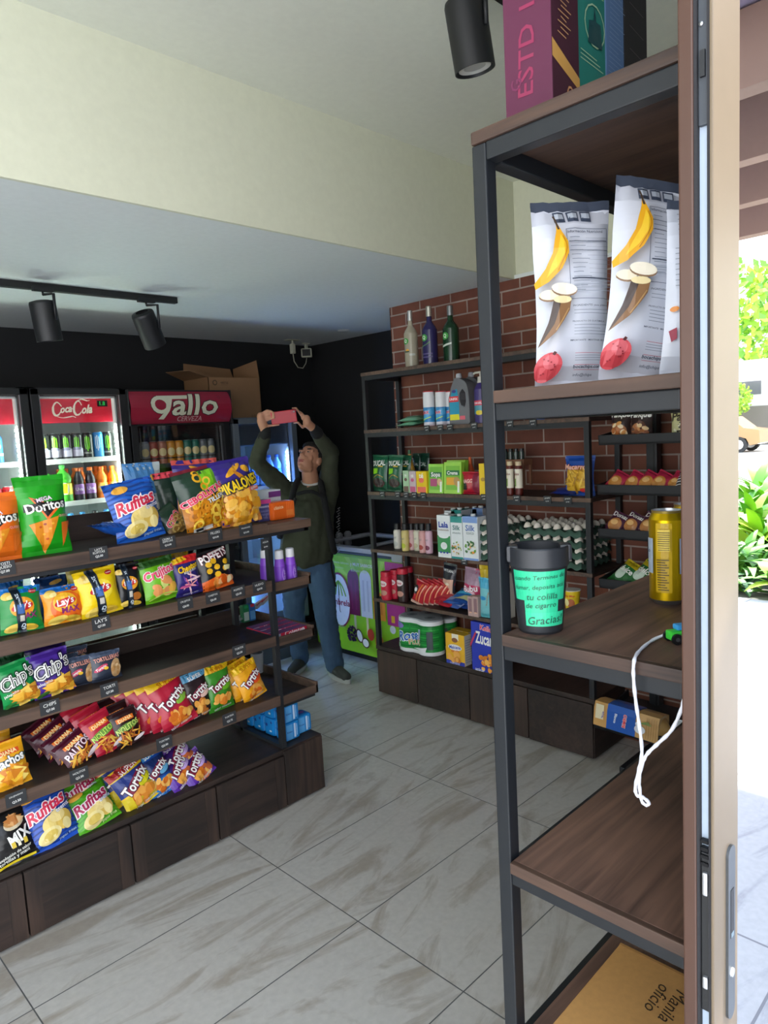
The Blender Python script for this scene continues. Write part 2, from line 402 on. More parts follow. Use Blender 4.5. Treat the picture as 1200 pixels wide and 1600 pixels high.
# ================================================================ the setting
def st(o): o['kind'] = 'structure'; return o
def tile_mat(name, tw, th, x0, y0, c1, c2, c3, grout, rough, gw=.004):
    mt, nt, p = nodes(name); L = nt.links.new
    g = N(nt, 'ShaderNodeNewGeometry'); sp = N(nt, 'ShaderNodeSeparateXYZ'); L(g.outputs['Position'], sp.inputs[0])
    def mth(op, a, b=None):
        n = N(nt, 'ShaderNodeMath', operation=op)
        for i, v in enumerate((a, b)):
            if v is None: continue
            if isinstance(v, (int, float)): n.inputs[i].default_value = v
            else: L(v, n.inputs[i])
        return n.outputs[0]
    u = mth('DIVIDE', mth('SUBTRACT', sp.outputs['X'], x0), tw); v = mth('DIVIDE', mth('SUBTRACT', sp.outputs['Y'], y0), th)
    cu, cv = mth('FLOOR', u), mth('FLOOR', v); fu, fv = mth('SUBTRACT', u, cu), mth('SUBTRACT', v, cv)
    eu = mth('MULTIPLY', mth('MINIMUM', fu, mth('SUBTRACT', 1, fu)), tw); ev = mth('MULTIPLY', mth('MINIMUM', fv, mth('SUBTRACT', 1, fv)), th)
    joint = mth('LESS_THAN', mth('MINIMUM', eu, ev), gw / 2)
    cb = N(nt, 'ShaderNodeCombineXYZ'); L(cu, cb.inputs[0]); L(cv, cb.inputs[1])
    wn = N(nt, 'ShaderNodeTexWhiteNoise', noise_dimensions='3D'); L(cb.outputs[0], wn.inputs['Vector'])
    off = N(nt, 'ShaderNodeVectorMath', operation='MULTIPLY_ADD'); L(wn.outputs['Color'], off.inputs[0]); off.inputs[1].default_value = (9, 9, 9); L(g.outputs['Position'], off.inputs[2])
    rt = N(nt, 'ShaderNodeVectorRotate', rotation_type='Z_AXIS'); L(off.outputs[0], rt.inputs['Vector'])
    an = mth('MULTIPLY_ADD', wn.outputs['Value'], .75); nt.nodes[-1].inputs[2].default_value = -.42; L(an, rt.inputs['Angle'])
    mp = N(nt, 'ShaderNodeMapping'); L(rt.outputs[0], mp.inputs[0]); mp.inputs['Scale'].default_value = (.9, 3.9, 1)
    n1 = N(nt, 'ShaderNodeTexNoise'); L(mp.outputs[0], n1.inputs['Vector']); n1.inputs['Scale'].default_value = 1.9; n1.inputs['Detail'].default_value = 9; n1.inputs['Distortion'].default_value = 1.4; n1.inputs['Roughness'].default_value = .6
    r = N(nt, 'ShaderNodeValToRGB'); L(n1.outputs['Fac'], r.inputs[0]); e = r.color_ramp.elements
    e[0].position = .36; e[0].color = lin(c1); e[1].position = .62; e[1].color = lin(c3); q = e.new(.44); q.color = lin(c2); q = e.new(.50); q.color = lin(c3)
    n2 = N(nt, 'ShaderNodeTexNoise'); L(off.outputs[0], n2.inputs['Vector']); n2.inputs['Scale'].default_value = 45; n2.inputs['Detail'].default_value = 4
    mx = N(nt, 'ShaderNodeMix', data_type='RGBA', blend_type='MULTIPLY'); mx.inputs['Factor'].default_value = .25; L(r.outputs[0], mx.inputs['A']); L(n2.outputs['Fac'], mx.inputs['B'])
    m2 = N(nt, 'ShaderNodeMix', data_type='RGBA'); L(joint, m2.inputs['Factor']); L(mx.outputs['Result'], m2.inputs['A']); m2.inputs['B'].default_value = lin(grout)
    L(m2.outputs['Result'], p.inputs['Base Color']); p.inputs['Roughness'].default_value = rough
    bp = N(nt, 'ShaderNodeBump'); bp.inputs['Distance'].default_value = .002; bp.inputs['Strength'].default_value = .4; L(mth('SUBTRACT', 1, joint), bp.inputs['Height']); L(bp.outputs[0], p.inputs['Normal'])
    return mt
floor_m = tile_mat('floor_tiles', .892, .4555, .547, 1.2335 - .4555 * 4, 'aea497', 'bbb4aa', 'c9c4bc', '5a5a5a', .30)
pave_m = tile_mat('pavement_slabs', 1.0, .5, .2, .0, 'b8b8c0', 'cccdd4', 'd6d7dc', '8f9098', .8, .008)
mb = MB(); mb.box((-3.2, .24, -.1), (4.1, 4.96, 0), floor_m); st(mb.build('floor'))
mb = MB(); mb.box((-9, -9, -.12), (6.6, .24, -.004), pave_m); mb.build('floor_terrace', kind='structure')
# brick facing
def brick_mat():
    mt, nt, p = nodes('brick_facing'); L = nt.links.new
    g = N(nt, 'ShaderNodeNewGeometry'); sp = N(nt, 'ShaderNodeSeparateXYZ'); L(g.outputs['Position'], sp.inputs[0])
    cb = N(nt, 'ShaderNodeCombineXYZ')
    a = N(nt, 'ShaderNodeMath', operation='MULTIPLY_ADD'); a.inputs[1].default_value = -1; a.inputs[2].default_value = 2.206 + .242 * 20; L(sp.outputs['Y'], a.inputs[0])
    b = N(nt, 'ShaderNodeMath', operation='SUBTRACT'); b.inputs[1].default_value = 1.543 - .0757 * 40; L(sp.outputs['Z'], b.inputs[0])
    L(a.outputs[0], cb.inputs[0]); L(b.outputs[0], cb.inputs[1])
    br = N(nt, 'ShaderNodeTexBrick'); L(cb.outputs[0], br.inputs['Vector']); br.offset = .5; br.offset_frequency = 2; br.squash = 1
    br.inputs['Scale'].default_value = 1; br.inputs['Brick Width'].default_value = .242; br.inputs['Row Height'].default_value = .0757; br.inputs['Mortar Size'].default_value = .0045; br.inputs['Mortar Smooth'].default_value = .1
    br.inputs['Color1'].default_value = lin('7a4434'); br.inputs['Color2'].default_value = lin('8d5238'); br.inputs['Mortar'].default_value = lin('b3a094'); br.inputs['Bias'].default_value = -.2
    n = N(nt, 'ShaderNodeTexNoise'); n.inputs['Scale'].default_value = 9; n.inputs['Detail'].default_value = 6; L(g.outputs['Position'], n.inputs['Vector'])
    mx = N(nt, 'ShaderNodeMix', data_type='RGBA', blend_type='MULTIPLY'); mx.inputs['Factor'].default_value = .6; L(br.outputs['Color'], mx.inputs['A']); L(n.outputs['Fac'], mx.inputs['B'])
    L(mx.outputs['Result'], p.inputs['Base Color']); p.inputs['Roughness'].default_value = .75
    bp = N(nt, 'ShaderNodeBump'); bp.inputs['Distance'].default_value = .006; bp.invert = True; L(br.outputs['Fac'], bp.inputs['Height']); L(bp.outputs[0], p.inputs['Normal'])
    return mt
cream = mat('d9dac3', 'paint'); white_c = mat('e0e5e4', 'paint'); blackw = mat('101113', 'paint')
up_c = mat('e0e2d4', 'paint')
brick = brick_mat()
mb = MB(); mb.box((3.3, .3, 0), (3.9, 3.187, 2.43), brick); st(mb.build('wall_brick'))
mb = MB(); mb.box((3.315, .3, 2.43), (3.9, 2.24, 2.935), cream); mb.box((3.3, .3, 2.43), (3.9, 2.24, 2.45), white_c); st(mb.build('wall_right_upper'))
mb = MB(); mb.box((4.0, 3.187, 0), (4.1, 4.96, 2.43), blackw); mb.box((3.3, 3.187, 0), (4.1, 3.192, 2.43), blackw); st(mb.build('wall_right'))
mb = MB(); mb.box((-3.2, 4.86, 0), (4.1, 4.96, 2.43), blackw); st(mb.build('wall_back'))
mb = MB(); mb.box((-3.2, .3, 0), (-3.1, 4.96, .5), cream); mb.box((-3.2, .3, 2.75), (-3.1, 2.6, 3.0), cream); mb.box((-3.2, 2.6, .5), (-3.1, 4.96, 2.95), cream); st(mb.build('wall_left'))
mb = MB(); mb.box((-3.16, .3, .5), (-3.14, 2.6, 2.75), glass('side_glass', (.95, .97, 1, 1), .04)); st(mb.build('added_window'))  # unseen side window, added to let more daylight into the shop
mb = MB(); mb.box((-3.2, .24, 2.935), (4.1, 2.3, 3.0), up_c); st(mb.build('ceiling'))
mb = MB(); mb.box((-3.2, 2.255, 2.43), (4.1, 4.96, 2.99), white_c); st(mb.build('ceiling_soffit'))
mb = MB(); mb.box((-3.2, 2.24, 2.43), (3.315, 2.255, 2.935), cream); st(mb.build('trim_1'))
# aluminium facade: header, sill track, sliding leaf with its stile at the front
bronze = mat('4a3024', 'plastic'); beige = mat('6f604c', 'plastic')
mb = MB(); mb.box((-3.2, .2, 2.78), (4.1, .36, 3.05), bronze); st(mb.build('trim_2'))
mb = MB(); mb.box((-3.2, .24, 0), (4.1, .34, .004), mat('8c8c8c', 'metal')); st(mb.build('trim_3'))
door = empty('door_1', (.76, .2943, 0)); door['kind'] = 'structure'
ye, yi = -.0174, .0174                                     # exterior and interior faces of the leaf
mb = MB()
mb.box((0, yi - .0155, .004), (.075, yi, 2.78), bronze, .002)                 # inner lip of the edge
mb.box((0, ye, .004), (.075, ye + .0035, 2.78), beige, .001)                   # outer face
mb.box((.009, ye + .003, .004), (.07, yi - .015, 2.78), mat('b4c2d2', 'plastic'))
mb.box((.075, ye + .004, .004), (1.25, yi - .004, .07), beige, .002); mb.box((.075, ye + .004, 2.70), (1.25, yi - .004, 2.78), beige, .002)
mb.box((1.18, ye + .004, .07), (1.25, yi - .004, 2.70), beige, .002)
mb.build('door_stile', door)
mb = MB()
for y in (yi - .0155 - .0028, ye + .0035): mb.box((.001, y, .01), (.012, y + .0028, 2.77), mat('2b2a2c', 'cloth'))
mb.build('brush_seal', door)
mb = MB(); mb.box((.004, -.0105, 1.93), (.010, -.0015, 2.07), mat('3c4046', 'plastic'), .001); mb.box((.001, -.009, 1.975), (.004, -.004, 2.0), mat('1c1d20', 'plastic'))
mb.tube([(.004, -.005, 2.025), (.002, -.005, 2.025)], .0022, mat('c8c8c8', 'metal')); mb.build('guide_block', door)
mb = MB(); mb.box((.004, -.0105, .955), (.010, -.0015, 1.15), mat('17181a', 'plastic'), .001)
mb.box((.0, -.010, 1.10), (.008, -.004, 1.128), mat('d5d5d8', 'metal'), .002); mb.box((.0, -.010, .985), (.008, -.004, 1.0), mat('d5d5d8', 'metal'), .002)
for k in range(4): mb.box((.002, -.010, 1.135 + k * .009), (.008, -.002, 1.139 + k * .009), mat('2a2a2c', 'metal'))
mb.build('latch', door)
mb = MB()
T = Matrix(((1, 0, 0, 0), (0, 0, -1, 0), (0, 1, 0, 0), (0, 0, 0, 1)))
pl = [(.047 + x, 1.035 + z) for x, z in ell(0, .098, .011, .011, 0, 10, 0, 180) + ell(0, -.098, .011, .011, 0, 10, 180, 360)]
mb.prism(pl, -ye, -ye + .003, mat('6f7478', 'metal'), T)
mb.box((.043, ye - .0034, 1.03), (.053, ye - .0028, 1.09), mat('15161a', 'plastic')); mb.box((.044, ye - .0036, 1.03), (.052, ye - .003, 1.036), mat('9db3bb', 'metal'))
hd = mb.build('door_handle', door)
mb = MB(); mb.lathe([(.0055, 0, mat('d9d9d4', 'metal')), (.005, .0018, mat('d9d9d4', 'metal'))], 16, T=Matrix.Translation((.047, ye - .003, .985)) @ Matrix.Rotation(PI / 2, 4, 'X')); mb.build('lock_cylinder', hd)
mb = MB(); mb.box((.07, -.003, .07), (1.2, .003, 2.70), glass('reflective_glass', (.5, .54, .58, 1), .62)); mb.build('glass_pane', door)
mb = MB(); mb.box((2.05, .34, .004), (2.11, .38, 2.78), bronze, .002); mb.box((3.24, .34, .004), (3.3, .38, 2.78), bronze, .002); mb.box((2.11, .357, .004), (3.24, .363, 2.78), glass('reflective_glass')); st(mb.build('window_1'))

# ================================================================ shelving
dkwood = wood('dark_stained_wood', '1d1613', '3a2b25'); lipwood = wood('brown_lip_wood', '3c2e27', '6a5243'); nearwood = wood('walnut_board', '3a2a24', '7c5c4c', 'X', 1.3)
nearedge = wood('board_end_grain', '2c1f1a', '5a4234', 'Y', 1.2); panelwood = wood('panel_wood_z', '221a17', '46342b', 'Z')
bmetal = mat('1c1e22', 'black'); smetal = mat('14181d', 'black')
def board(mbx, a, b, side, lip=None, axis='y', lt=.004):
    mbx.box(a, b, side, .002)
GY, GZ = 2.49, [1.285, 1.036, .79, .52]
g = empty('gondola_shelf', (0, 0, 0), label='long dark wooden display gondola with black posts and boxed base, loaded with snack bags', cat='shelf')
mb = MB(); mb.box((.2, 2.475, .245), (1.955, 3.12, .268), dkwood, .003); mb.box((.2, 2.49, .006), (1.95, 3.10, .245), dkwood); mb.build('base_cabinet', g)
xs = [.27, .645, 1.02, 1.385, 1.732]
for i in range(4):
    mb = MB(); mb.box((xs[i] + .003, 2.466, .010), (xs[i + 1] - .003, 2.49, .243), dkwood, .003)
    mb.box((xs[i] + .003, 2.4635, .012), (xs[i] + .05, 2.467, .241), panelwood); mb.box((xs[i + 1] - .05, 2.4635, .012), (xs[i + 1] - .003, 2.467, .241), panelwood); mb.build('base_panel', g)
mb = MB(); mb.box((1.735, 2.466, .010), (1.952, 2.49, .262), panelwood, .003); mb.box((1.949, 2.49, .010), (1.956, 3.10, .262), panelwood, .002); mb.build('end_panel', g)
for i, z in enumerate(GZ):
    th = .045 if i != 1 else .05
    mb = MB(); mb.box((.2, 2.475, z - .012), (1.73, 2.81, z - .001), dkwood); mb.box((.2, 2.465, z - th), (1.735, 2.478, z), lipwood, .002); mb.build('shelf_board', g)
    mb = MB(); mb.box((.2, 2.80, z - .04), (1.73, 2.815, z + (.10 if i == 0 else .07)), dkwood); mb.build('divider_board', g)
    mb = MB(); mb.box((.2, 2.815, z - .05), (1.73, 3.12, z - .035), dkwood); mb.box((.2, 3.11, z - .06), (1.73, 3.125, z), lipwood, .002); mb.build('rear_shelf_board', g)
    if i == 0:
        mb = MB(); mb.box((.2, 2.48, z - .062), (1.96, 2.505, z - .046), bmetal); mb.box((.2, 3.09, z - .062), (1.96, 3.115, z - .046), bmetal); mb.box((1.94, 2.48, z - .062), (1.965, 3.115, z - .046), bmetal); mb.build('top_rail', g)
        mb = MB(); mb.box((1.735, 2.465, z - .045), (1.97, 3.12, z - .008), lipwood, .003); mb.build('end_board', g)
    else:
        mb = MB(); zz = z - .02; mb.box((1.765, 2.50, zz - .04), (1.962, 3.10, zz - .025), dkwood)
        mb.box((1.765, 2.49, zz - .04), (1.968, 2.502, zz), lipwood, .002); mb.box((1.955, 2.49, zz - .04), (1.968, 3.11, zz + .012), lipwood, .002); mb.box((1.765, 3.10, zz - .04), (1.968, 3.11, zz + .012), lipwood, .002); mb.build('end_tray', g)
        mb = MB(); mb.box((1.765, 2.50, zz - .055), (1.955, 2.515, zz - .041), bmetal); mb.build('tray_rail', g)
for y in (2.482, 2.79, 3.09):
    mb = MB(); mb.box((1.738, y, .268), (1.763, y + .025, 1.225), bmetal, .001); mb.build('post', g)
    mb = MB(); mb.box((.3, y + .005, .268), (.32, y + .025, 1.225), bmetal, .001); mb.build('post', g)
mb = MB(); mb.box((1.738, 2.5, .268), (1.763, 3.1, .283), bmetal); mb.build('floor_rail', g)

# wall shelf in front of the brick
BX, BZ = 2.967, [2.007, 1.664, 1.287, .93, .617]
wsf = empty('display_shelf', label='tall dark shelf unit with black metal frame standing against the brick wall', cat='shelf')
mb = MB(); mb.box((2.972, 1.64, .012), (3.29, 3.13, .29), dkwood); mb.box((2.962, 1.632, .29), (3.295, 3.137, .314), dkwood, .003); mb.build('base_cabinet', wsf)
ys = [1.64, 2.01, 2.395, 2.79, 3.13]
for i in range(4):
    mb = MB(); mb.box((2.958, ys[i] + .003, .014), (2.972, ys[i + 1] - .003, .286), panelwood if i in (1, 3) else dkwood, .003); mb.build('base_panel', wsf)
for i, z in enumerate(BZ):
    mb = MB(); mb.box((2.975, 1.63, z - .02), (3.29, 3.135, z - .001), dkwood); mb.box((2.963, 1.63, z - .02), (2.976, 3.137, z), lipwood, .002); mb.build('shelf_board', wsf)
    if i < 3:
        mb = MB(); mb.box((2.968, 1.66, z - .046), (2.99, 3.11, z - .02), bmetal); mb.box((2.968, 3.11, z - .046), (3.29, 3.135, z - .02), bmetal); mb.build('rail', wsf)
for y in (1.635, 3.11):
    for x in (2.967, 3.262):
        mb = MB(); mb.box((x, y, .314), (x + .026, y + .026, 1.99), bmetal, .001); mb.build('post', wsf)

# black bakery rack right of it
rk = empty('bakery_rack', label='black metal bakery rack with sloping trays beside the brick wall shelf', cat='rack')
for y in (1.42, 1.0): 
    mb = MB(); mb.box((3.2, y, .05), (3.25, y + .05, 2.0), bmetal, .002); mb.box((3.197, y + .012, .05), (3.2, y + .018, 2.0), mat('08090a', 'black')); mb.build('upright', rk)
for z, xf in ((1.576, 2.97), (1.352, 2.95), (1.150, 2.95), (.915, 2.95), (.262, 2.87)):
    mb = MB(); T = Matrix.Translation((xf, 0, z)) @ Matrix.Rotation(R(-6), 4, 'Y')
    mb.box((0, .72, -.045), (3.22 - xf, 1.59, -.035), bmetal, 0, T); mb.box((0, .72, -.045), (.008, 1.59, 0), bmetal, 0, T); mb.box((0, 1.583, -.045), (3.22 - xf, 1.59, 0), bmetal, 0, T); mb.build('tray', rk)
mb = MB(); mb.box((2.88, 1.42, .012), (3.25, 1.47, .06), bmetal, .006); mb.box((2.88, 1.0, .012), (3.25, 1.05, .06), bmetal, .006); mb.lathe([(.03, 0, mat('101114', 'black')), (.03, .012, mat('101114', 'black'))], 12, (2.92, 1.445, 0)); mb.build('foot', rk)

# near shelf unit beside the door
ns = empty('metal_frame_shelf', label='tall bluish black tube shelf with walnut boards, nearest the viewer beside the sliding door', cat='shelf')
NZ = [2.055, 1.692, 1.332, .967, .66]; X0, X1, Y0, Y1 = .844, 1.80, .316, .638
for x in (X0, X1 - .03):
    for y in (Y0, Y1 - .024):
        mb = MB(); mb.box((x, y, 0), (x + .024, y + .024, 2.036), smetal, .0025); mb.build('post', ns)
for i, z in enumerate(NZ):
    mb = MB()
    if i == 0: mb.box((X0 - .002, Y0 - .002, z - .018), (X1, Y1, z), nearedge, .003)
    else:
        mb.box((X0 - .009, Y0 + .012, z - .018), (X0 + .002, Y1 - .028, z), nearedge, .002); mb.box((X0 + .001, Y0 + .012, z - .018), (X1, Y1 - .028, z), nearwood, .0015)
    mb.build('shelf_board', ns)
    mb = MB(); z1 = z - .018
    mb.box((X0 + .001, Y0 + .03, z1 - .025), (X0 + .024, Y1 - .024, z1), smetal, .002); mb.box((X1 - .029, Y0 + .03, z1 - .025), (X1 - .001, Y1 - .024, z1), smetal, .002)
    mb.box((X0 + .03, Y1 - .031, z1 - .025), (X1 - .03, Y1 - .006, z1), smetal, .002); mb.box((X0 + .03, Y0 + .001, z1 - .025), (X1 - .03, Y0 + .026, z1), smetal, .002)
    mb.build('rail', ns)

# ================================================================ coolers
def cooler(name, x0, x1, z1, label, kind):
    y0, y1 = 4.15, 4.82; W = x1 - x0
    root = empty(name, (x0, y0, 0), label=label, cat='fridge')
    body = mat('141518', 'black') if kind != 'blue' else mat('5b636c', 'plastic')
    ins = mat('c9d2d2', 'plastic') if kind != 'beer' else mat('1b1e22', 'plastic')
    mb = MB(); e = .045
    for a, b in (((0, .05, 0), (e, .67, z1)), ((W - e, .05, 0), (W, .67, z1)), ((0, .05, z1 - .05), (W, .67, z1)), ((0, .05, 0), (W, .67, .25)), ((0, .63, 0), (W, .67, z1))): mb.box(a, b, body)
    mb.build('body', root)
    mb = MB()
    for a, b in (((e, .06, .25), (e + .008, .63, z1 - .05)), ((W - e - .008, .06, .25), (W - e, .63, z1 - .05)), ((e, .615, .25), (W - e, .63, z1 - .05)), ((e, .06, z1 - .06), (W - e, .63, z1 - .05))): mb.box(a, b, ins)
    mb.build('liner', root)
    dr = MB(); fw = .045
    for a, b in (((0, 0, .24), (fw, .045, z1 - .01)), ((W - fw, 0, .24), (W, .045, z1 - .01)), ((0, 0, z1 - .045), (W, .045, z1 - .01)), ((0, 0, .24), (W, .045, .30))): dr.box(a, b, body, .003)
    if kind == 'coke':
        for xx in (fw, W - fw - .004): dr.box((xx, -.002, .3), (xx + .004, .003, z1 - .045), mat('9fa4a8', 'metal'))
    d = dr.build('door', root)
    mb = MB(); mb.box((fw, .018, .30), (W - fw, .024, z1 - .045), glass('cooler_glass', (1, 1, 1, 1), .05)); mb.build('glass_pane', d)
    mb = MB(); mb.box((W - .03, -.035, .9), (W - .015, -.02, 1.3), mat('26282b', 'black'), .004); mb.box((W - .03, -.02, .9), (W - .015, 0, .92), mat('26282b', 'black')); mb.box((W - .03, -.02, 1.28), (W - .015, 0, 1.3), mat('26282b', 'black')); mb.build('door_handle', d)
    return root, W
def rackshelf(root, W, z, col):
    mb = MB(); mb.box((.053, .09, z - .012), (W - .053, .58, z - .004), mat('b9c0c0', 'plastic')); mb.box((.053, .075, z - .022), (W - .053, .09, z + .006), mat(col, 'plastic'), .002); mb.build('shelf', root)
def led(root, W, z0, z1, x, s, col='eafff0'):
    mb = MB(); s_ = -1 if x < W / 2 else 1; mb.box((x + s_ * .005, .045, z0), (x + s_ * .009, .075, z1), mat('d8dcdc', 'plastic'))
    n = int((z1 - z0) / .028)
    for k in range(n): mb.box((x - .004, .052, z0 + .028 * k + .006), (x + .004, .068, z0 + .028 * k + .020), emit(col, s))
    mb.build('light_strip', root)
cokes = []
COKE = [('s', [(-.17, .62), (-.2, .75), (-.235, .78), (-.275, .62), (-.28, .40), (-.255, .27), (-.215, .30), (-.185, .42)], [.012, .016, .02, .028, .03, .02, .012], 'f0e6d2', 1),
        ('t', 'oca', -.115, .48, .145, 6, 'f0e6d2', {'sh': .45, 'b': .07, 'hs': 1.25}),
        ('s', [(-.27, .27), (-.18, .17), (-.08, .2), (-.04, .22), (0, .17)], [.008, .014, .01], 'f0e6d2', 1),
        ('s', [(-.045, .52), (-.02, .52)], .012, 'f0e6d2'),
        ('s', [(.09, .66), (.07, .80), (.035, .82), (-.005, .66), (-.015, .42), (.01, .28), (.05, .30), (.08, .40)], [.012, .016, .02, .028, .03, .02, .012], 'f0e6d2', 1),
        ('t', 'ola', .155, .50, .135, 4, 'f0e6d2', {'sh': .45, 'b': .07, 'hs': 1.3}),
        ('s', [(.035, .84), (.1, .90), (.17, .84), (.2, .86)], [.01, .016, .006], 'f0e6d2', 1)]
for j, (xa, xb) in enumerate(((.84, 1.392), (1.402, 1.955))):
    rt, W = cooler('drinks_cooler', xa, xb, 2.0, ['black glass door drinks cooler cut by the left edge of the photo', 'black glass door drinks cooler with red script header, left of the beer cooler'][j], 'coke')
    cokes.append((rt, W, xa))
    mb = MB(); hw = W - .106; mb.box((.053, .10, 1.80), (W - .053, .12, 1.955), mat('c4132f', 'plastic'), .002)
    art(mb, [(s[0],) + tuple(s[1:]) for s in COKE] + ([('r', .30, .60, .44, .85, '101010'), ('t', '1.8', .37, .73, .07, 0, '20e060', {'b': .03})] if j else []), lambda x, y, o: Vector((W / 2 + x, .10 - o, 1.805 + y)), hw, .145)
    mb.build('header_sign', rt)
    mb = MB()
    for k in range(8): mb.box((.14 + k * .038, .085, 1.955), (.155 + k * .038, .097, 1.965), emit('fff4f0', 90))
    mb.box((.06, .08, 1.963), (W - .06, .1, 1.972), mat('c9c9c9', 'plastic')); mb.build('header_lights', rt)
    led(rt, W, .35, 1.79, W - .062, 110); led(rt, W, .35, 1.79, .06, 110)
    for z in (1.585, 1.335, 1.08, .8, .55): rackshelf(rt, W, z, 'e6ecea')
for a in (): pass
rt, W = cooler('beer_cooler', 1.965, 2.665, 1.93, 'black beer cooler with a curved dark red header sign', 'beer'); beer = (rt, W, 1.965)
mb = MB()                                                     # curved header box
P = [(0, .0), (.03, -.035), (.1, -.055), (.17, -.035), (.2, .0)]
prof = [(4.15 + b, 1.775 + a) for a, b in P]; n = len(prof)
x0, x1 = 1.945, 2.675
GR = ['a01c38']
sec = smooth_pts([(0, .0), (.035, -.028), (.1, -.045), (.165, -.028), (.2, .0)], 4)
def hsurf(x, y, o):
    t = y; i = 0
    while i < len(sec) - 2 and sec[i + 1][0] < t: i += 1
    f = (t - sec[i][0]) / max(1e-6, sec[i + 1][0] - sec[i][0]); f = min(1, max(0, f))
    return Vector((.355 - .0 + x, sec[i][1] * (1 - f) + sec[i + 1][1] * f - o, 1.775 + t))
for i in range(len(sec) - 1):
    a, b = sec[i], sec[i + 1]
    mb.add([(-.01, a[1], 1.775 + a[0]), (.70, a[1], 1.775 + a[0]), (.70, b[1], 1.775 + b[0]), (-.01, b[1], 1.775 + b[0])], [(0, 1, 2, 3)], mat('8f1a33', 'plastic'), True)
mb.box((-.008, .0, 1.765), (.712, .1, 1.985), mat('101114', 'black'), .004); mb.box((-.016, -.03, 1.765), (-.008, .02, 1.985), mat('101114', 'black'), .004); mb.box((.70, -.03, 1.765), (.712, .02, 1.985), mat('101114', 'black'), .004)
GC = 'c9cbb4'
gal = lambda c, k: [('ring', -.238, .575, .092 * (k * .15 + .87), .078 * (k * .15 + .87), .42 + .1 * (k - 1), -12, c), ('p', [(-0.1187, 0.7567), (-0.178, 0.7433), (-0.1956, 0.3833), (-0.2582, 0.13), (-0.2066, 0.1233), (-0.156, 0.3833)], c), ('p', [(-0.2637, 0.8567), (0.0396, 0.8767), (0.0297, 0.76), (-0.2637, 0.7433)], c),
    ('t', 'allo', .101, .575, .456, 0, c, {'b': .05 * k * k, 'sh': .16, 'hs': .80})]
art(mb, [('s', [(.0, .86), (.06, .86)], .05, '3c1a20')] * 0 + [(s[0],) + s[1:] for s in gal('33201f', 1.3)] + [(s[0],) + s[1:] for s in gal(GC, .85)] + [('t', 'CERVEZA', .05, .13, .25, 0, 'c8a8a8', {'b': .01}), ('ring', .36, .80, .014, .014, .3, 0, '6a2030')],
    hsurf, .71, .2, [], [s[0] for s in sec[1:-1]])
mb.build('header_sign', rt)
for z in (1.515, 1.25, .95, .6): rackshelf(rt, W, z, '3a3d42')
mb = MB(); mb.box((.055, .0, .3), (.058, .003, 1.75), mat('6b6f74', 'metal')); mb.box((W - .075, -.002, .3), (W - .066, .004, 1.75), mat('8d9296', 'metal')); mb.build('door_trim', rt)
rt, W = cooler('water_cooler', 2.695, 3.24, 1.80, 'grey glass door cooler glowing blue, behind the person', 'blue'); blue = (rt, W, 2.695)
mb = MB(); mb.box((.045, .052, 1.60), (W - .045, .09, 1.755), mat('8f98a4', 'metal'), .01); mb.build('top_shroud', rt)
led(rt, W, .35, 1.58, .06, 90, '7fb4ff'); led(rt, W, .35, 1.58, W - .06, 90, '7fb4ff')
for z in (1.30, 1.085, .95, .7): rackshelf(rt, W, z, 'dfe6f4')
mb = MB(); mb.box((.05, .078, .60), (W - .05, .082, .655), mat('e87fb0', 'card')); mb.box((.05, .082, .36), (W - .05, .086, .60), mat('9fb8d8', 'card')); mb.build('lower_board', rt)

# ice cream chest freezer, front to -X, end face to -Y
fz = empty('chest_freezer', (3.345, 3.215, 0), label='chest freezer wrapped in a lime green ice pop graphic, white framed glass lid', cat='freezer')
FL = .98; mb = MB(); mb.box((0, 0, .05), (.60, FL, .78), mat('7ab51d', 'plastic'), .006)
lime, mag = '98d626', 'b03488'
F = [('r', -.5, 0, .5, 1, lime)]
for k in range(9):
    a = R(18 + 18 * k); F.append(('p', [(.17, .55), (.17 + .9 * math.cos(a - .05), .55 + 1.1 * math.sin(a - .05)), (.17 + .9 * math.cos(a + .05), .55 + 1.1 * math.sin(a + .05))], 'b4e448'))
F += [('r', .31, .37, .5, 1, mag), ('r', .35, .40, .385, .47, 'e3b52c'), ('e', .36, .33, .03, .03, 0, 'e7ecf0')]
def pop(cx, col, col2, top): return [('r', cx - .012, .22, cx + .012, .42, 'd8cfa0'), ('p', ell(cx, top - .085, .062, .09, 0, 12, 0, 180) + [(cx - .062, .40), (cx + .062, .40)], col), ('r', cx - .032, .46, cx - .014, top - .10, col2), ('r', cx + .014, .46, cx + .032, top - .10, col2)]
F += pop(-.035, '7a1040', '8f1c50', .87) + pop(.10, 'dfe6ee', 'c4ccd8', .88) + pop(.235, 'f0a020', 'e08010', .68)
F += [('e', -.20, .53, .128, .215, 0, '8a2050', 28), ('e', -.20, .53, .118, .20, 0, 'e9edf4', 28)]
for k in range(5): F.append(('s', [(-.20 + (k - 2) * .040, .58), (-.20 + (k - 2) * .022, .68), (-.20, .735)], .013, '6fa81e', 1))
F += [('s', [(-.20, .735), (-.20, .42), (-.19, .40)], .007, '303030'), ('t', 'umbrela', -.19, .51, .22, 0, '8a1545', {'b': .035})]
F += pile('e', -.07, .20, .055, .075, 46, .013, ['2a1538', '46204f', '1b0f2a'], 3) + [('e', .025, .20, .035, .055, 20, '4a3020'), ('e', .027, .20, .026, .044, 20, 'f4f4f4'), ('e', .09, .14, .038, .042, 60, '4a3020'), ('e', .09, .14, .029, .032, 60, 'f4f4f4'), ('e', .15, .24, .035, .045, 0, 'c04020'), ('e', .24, .18, .045, .055, 0, 'c88020')]
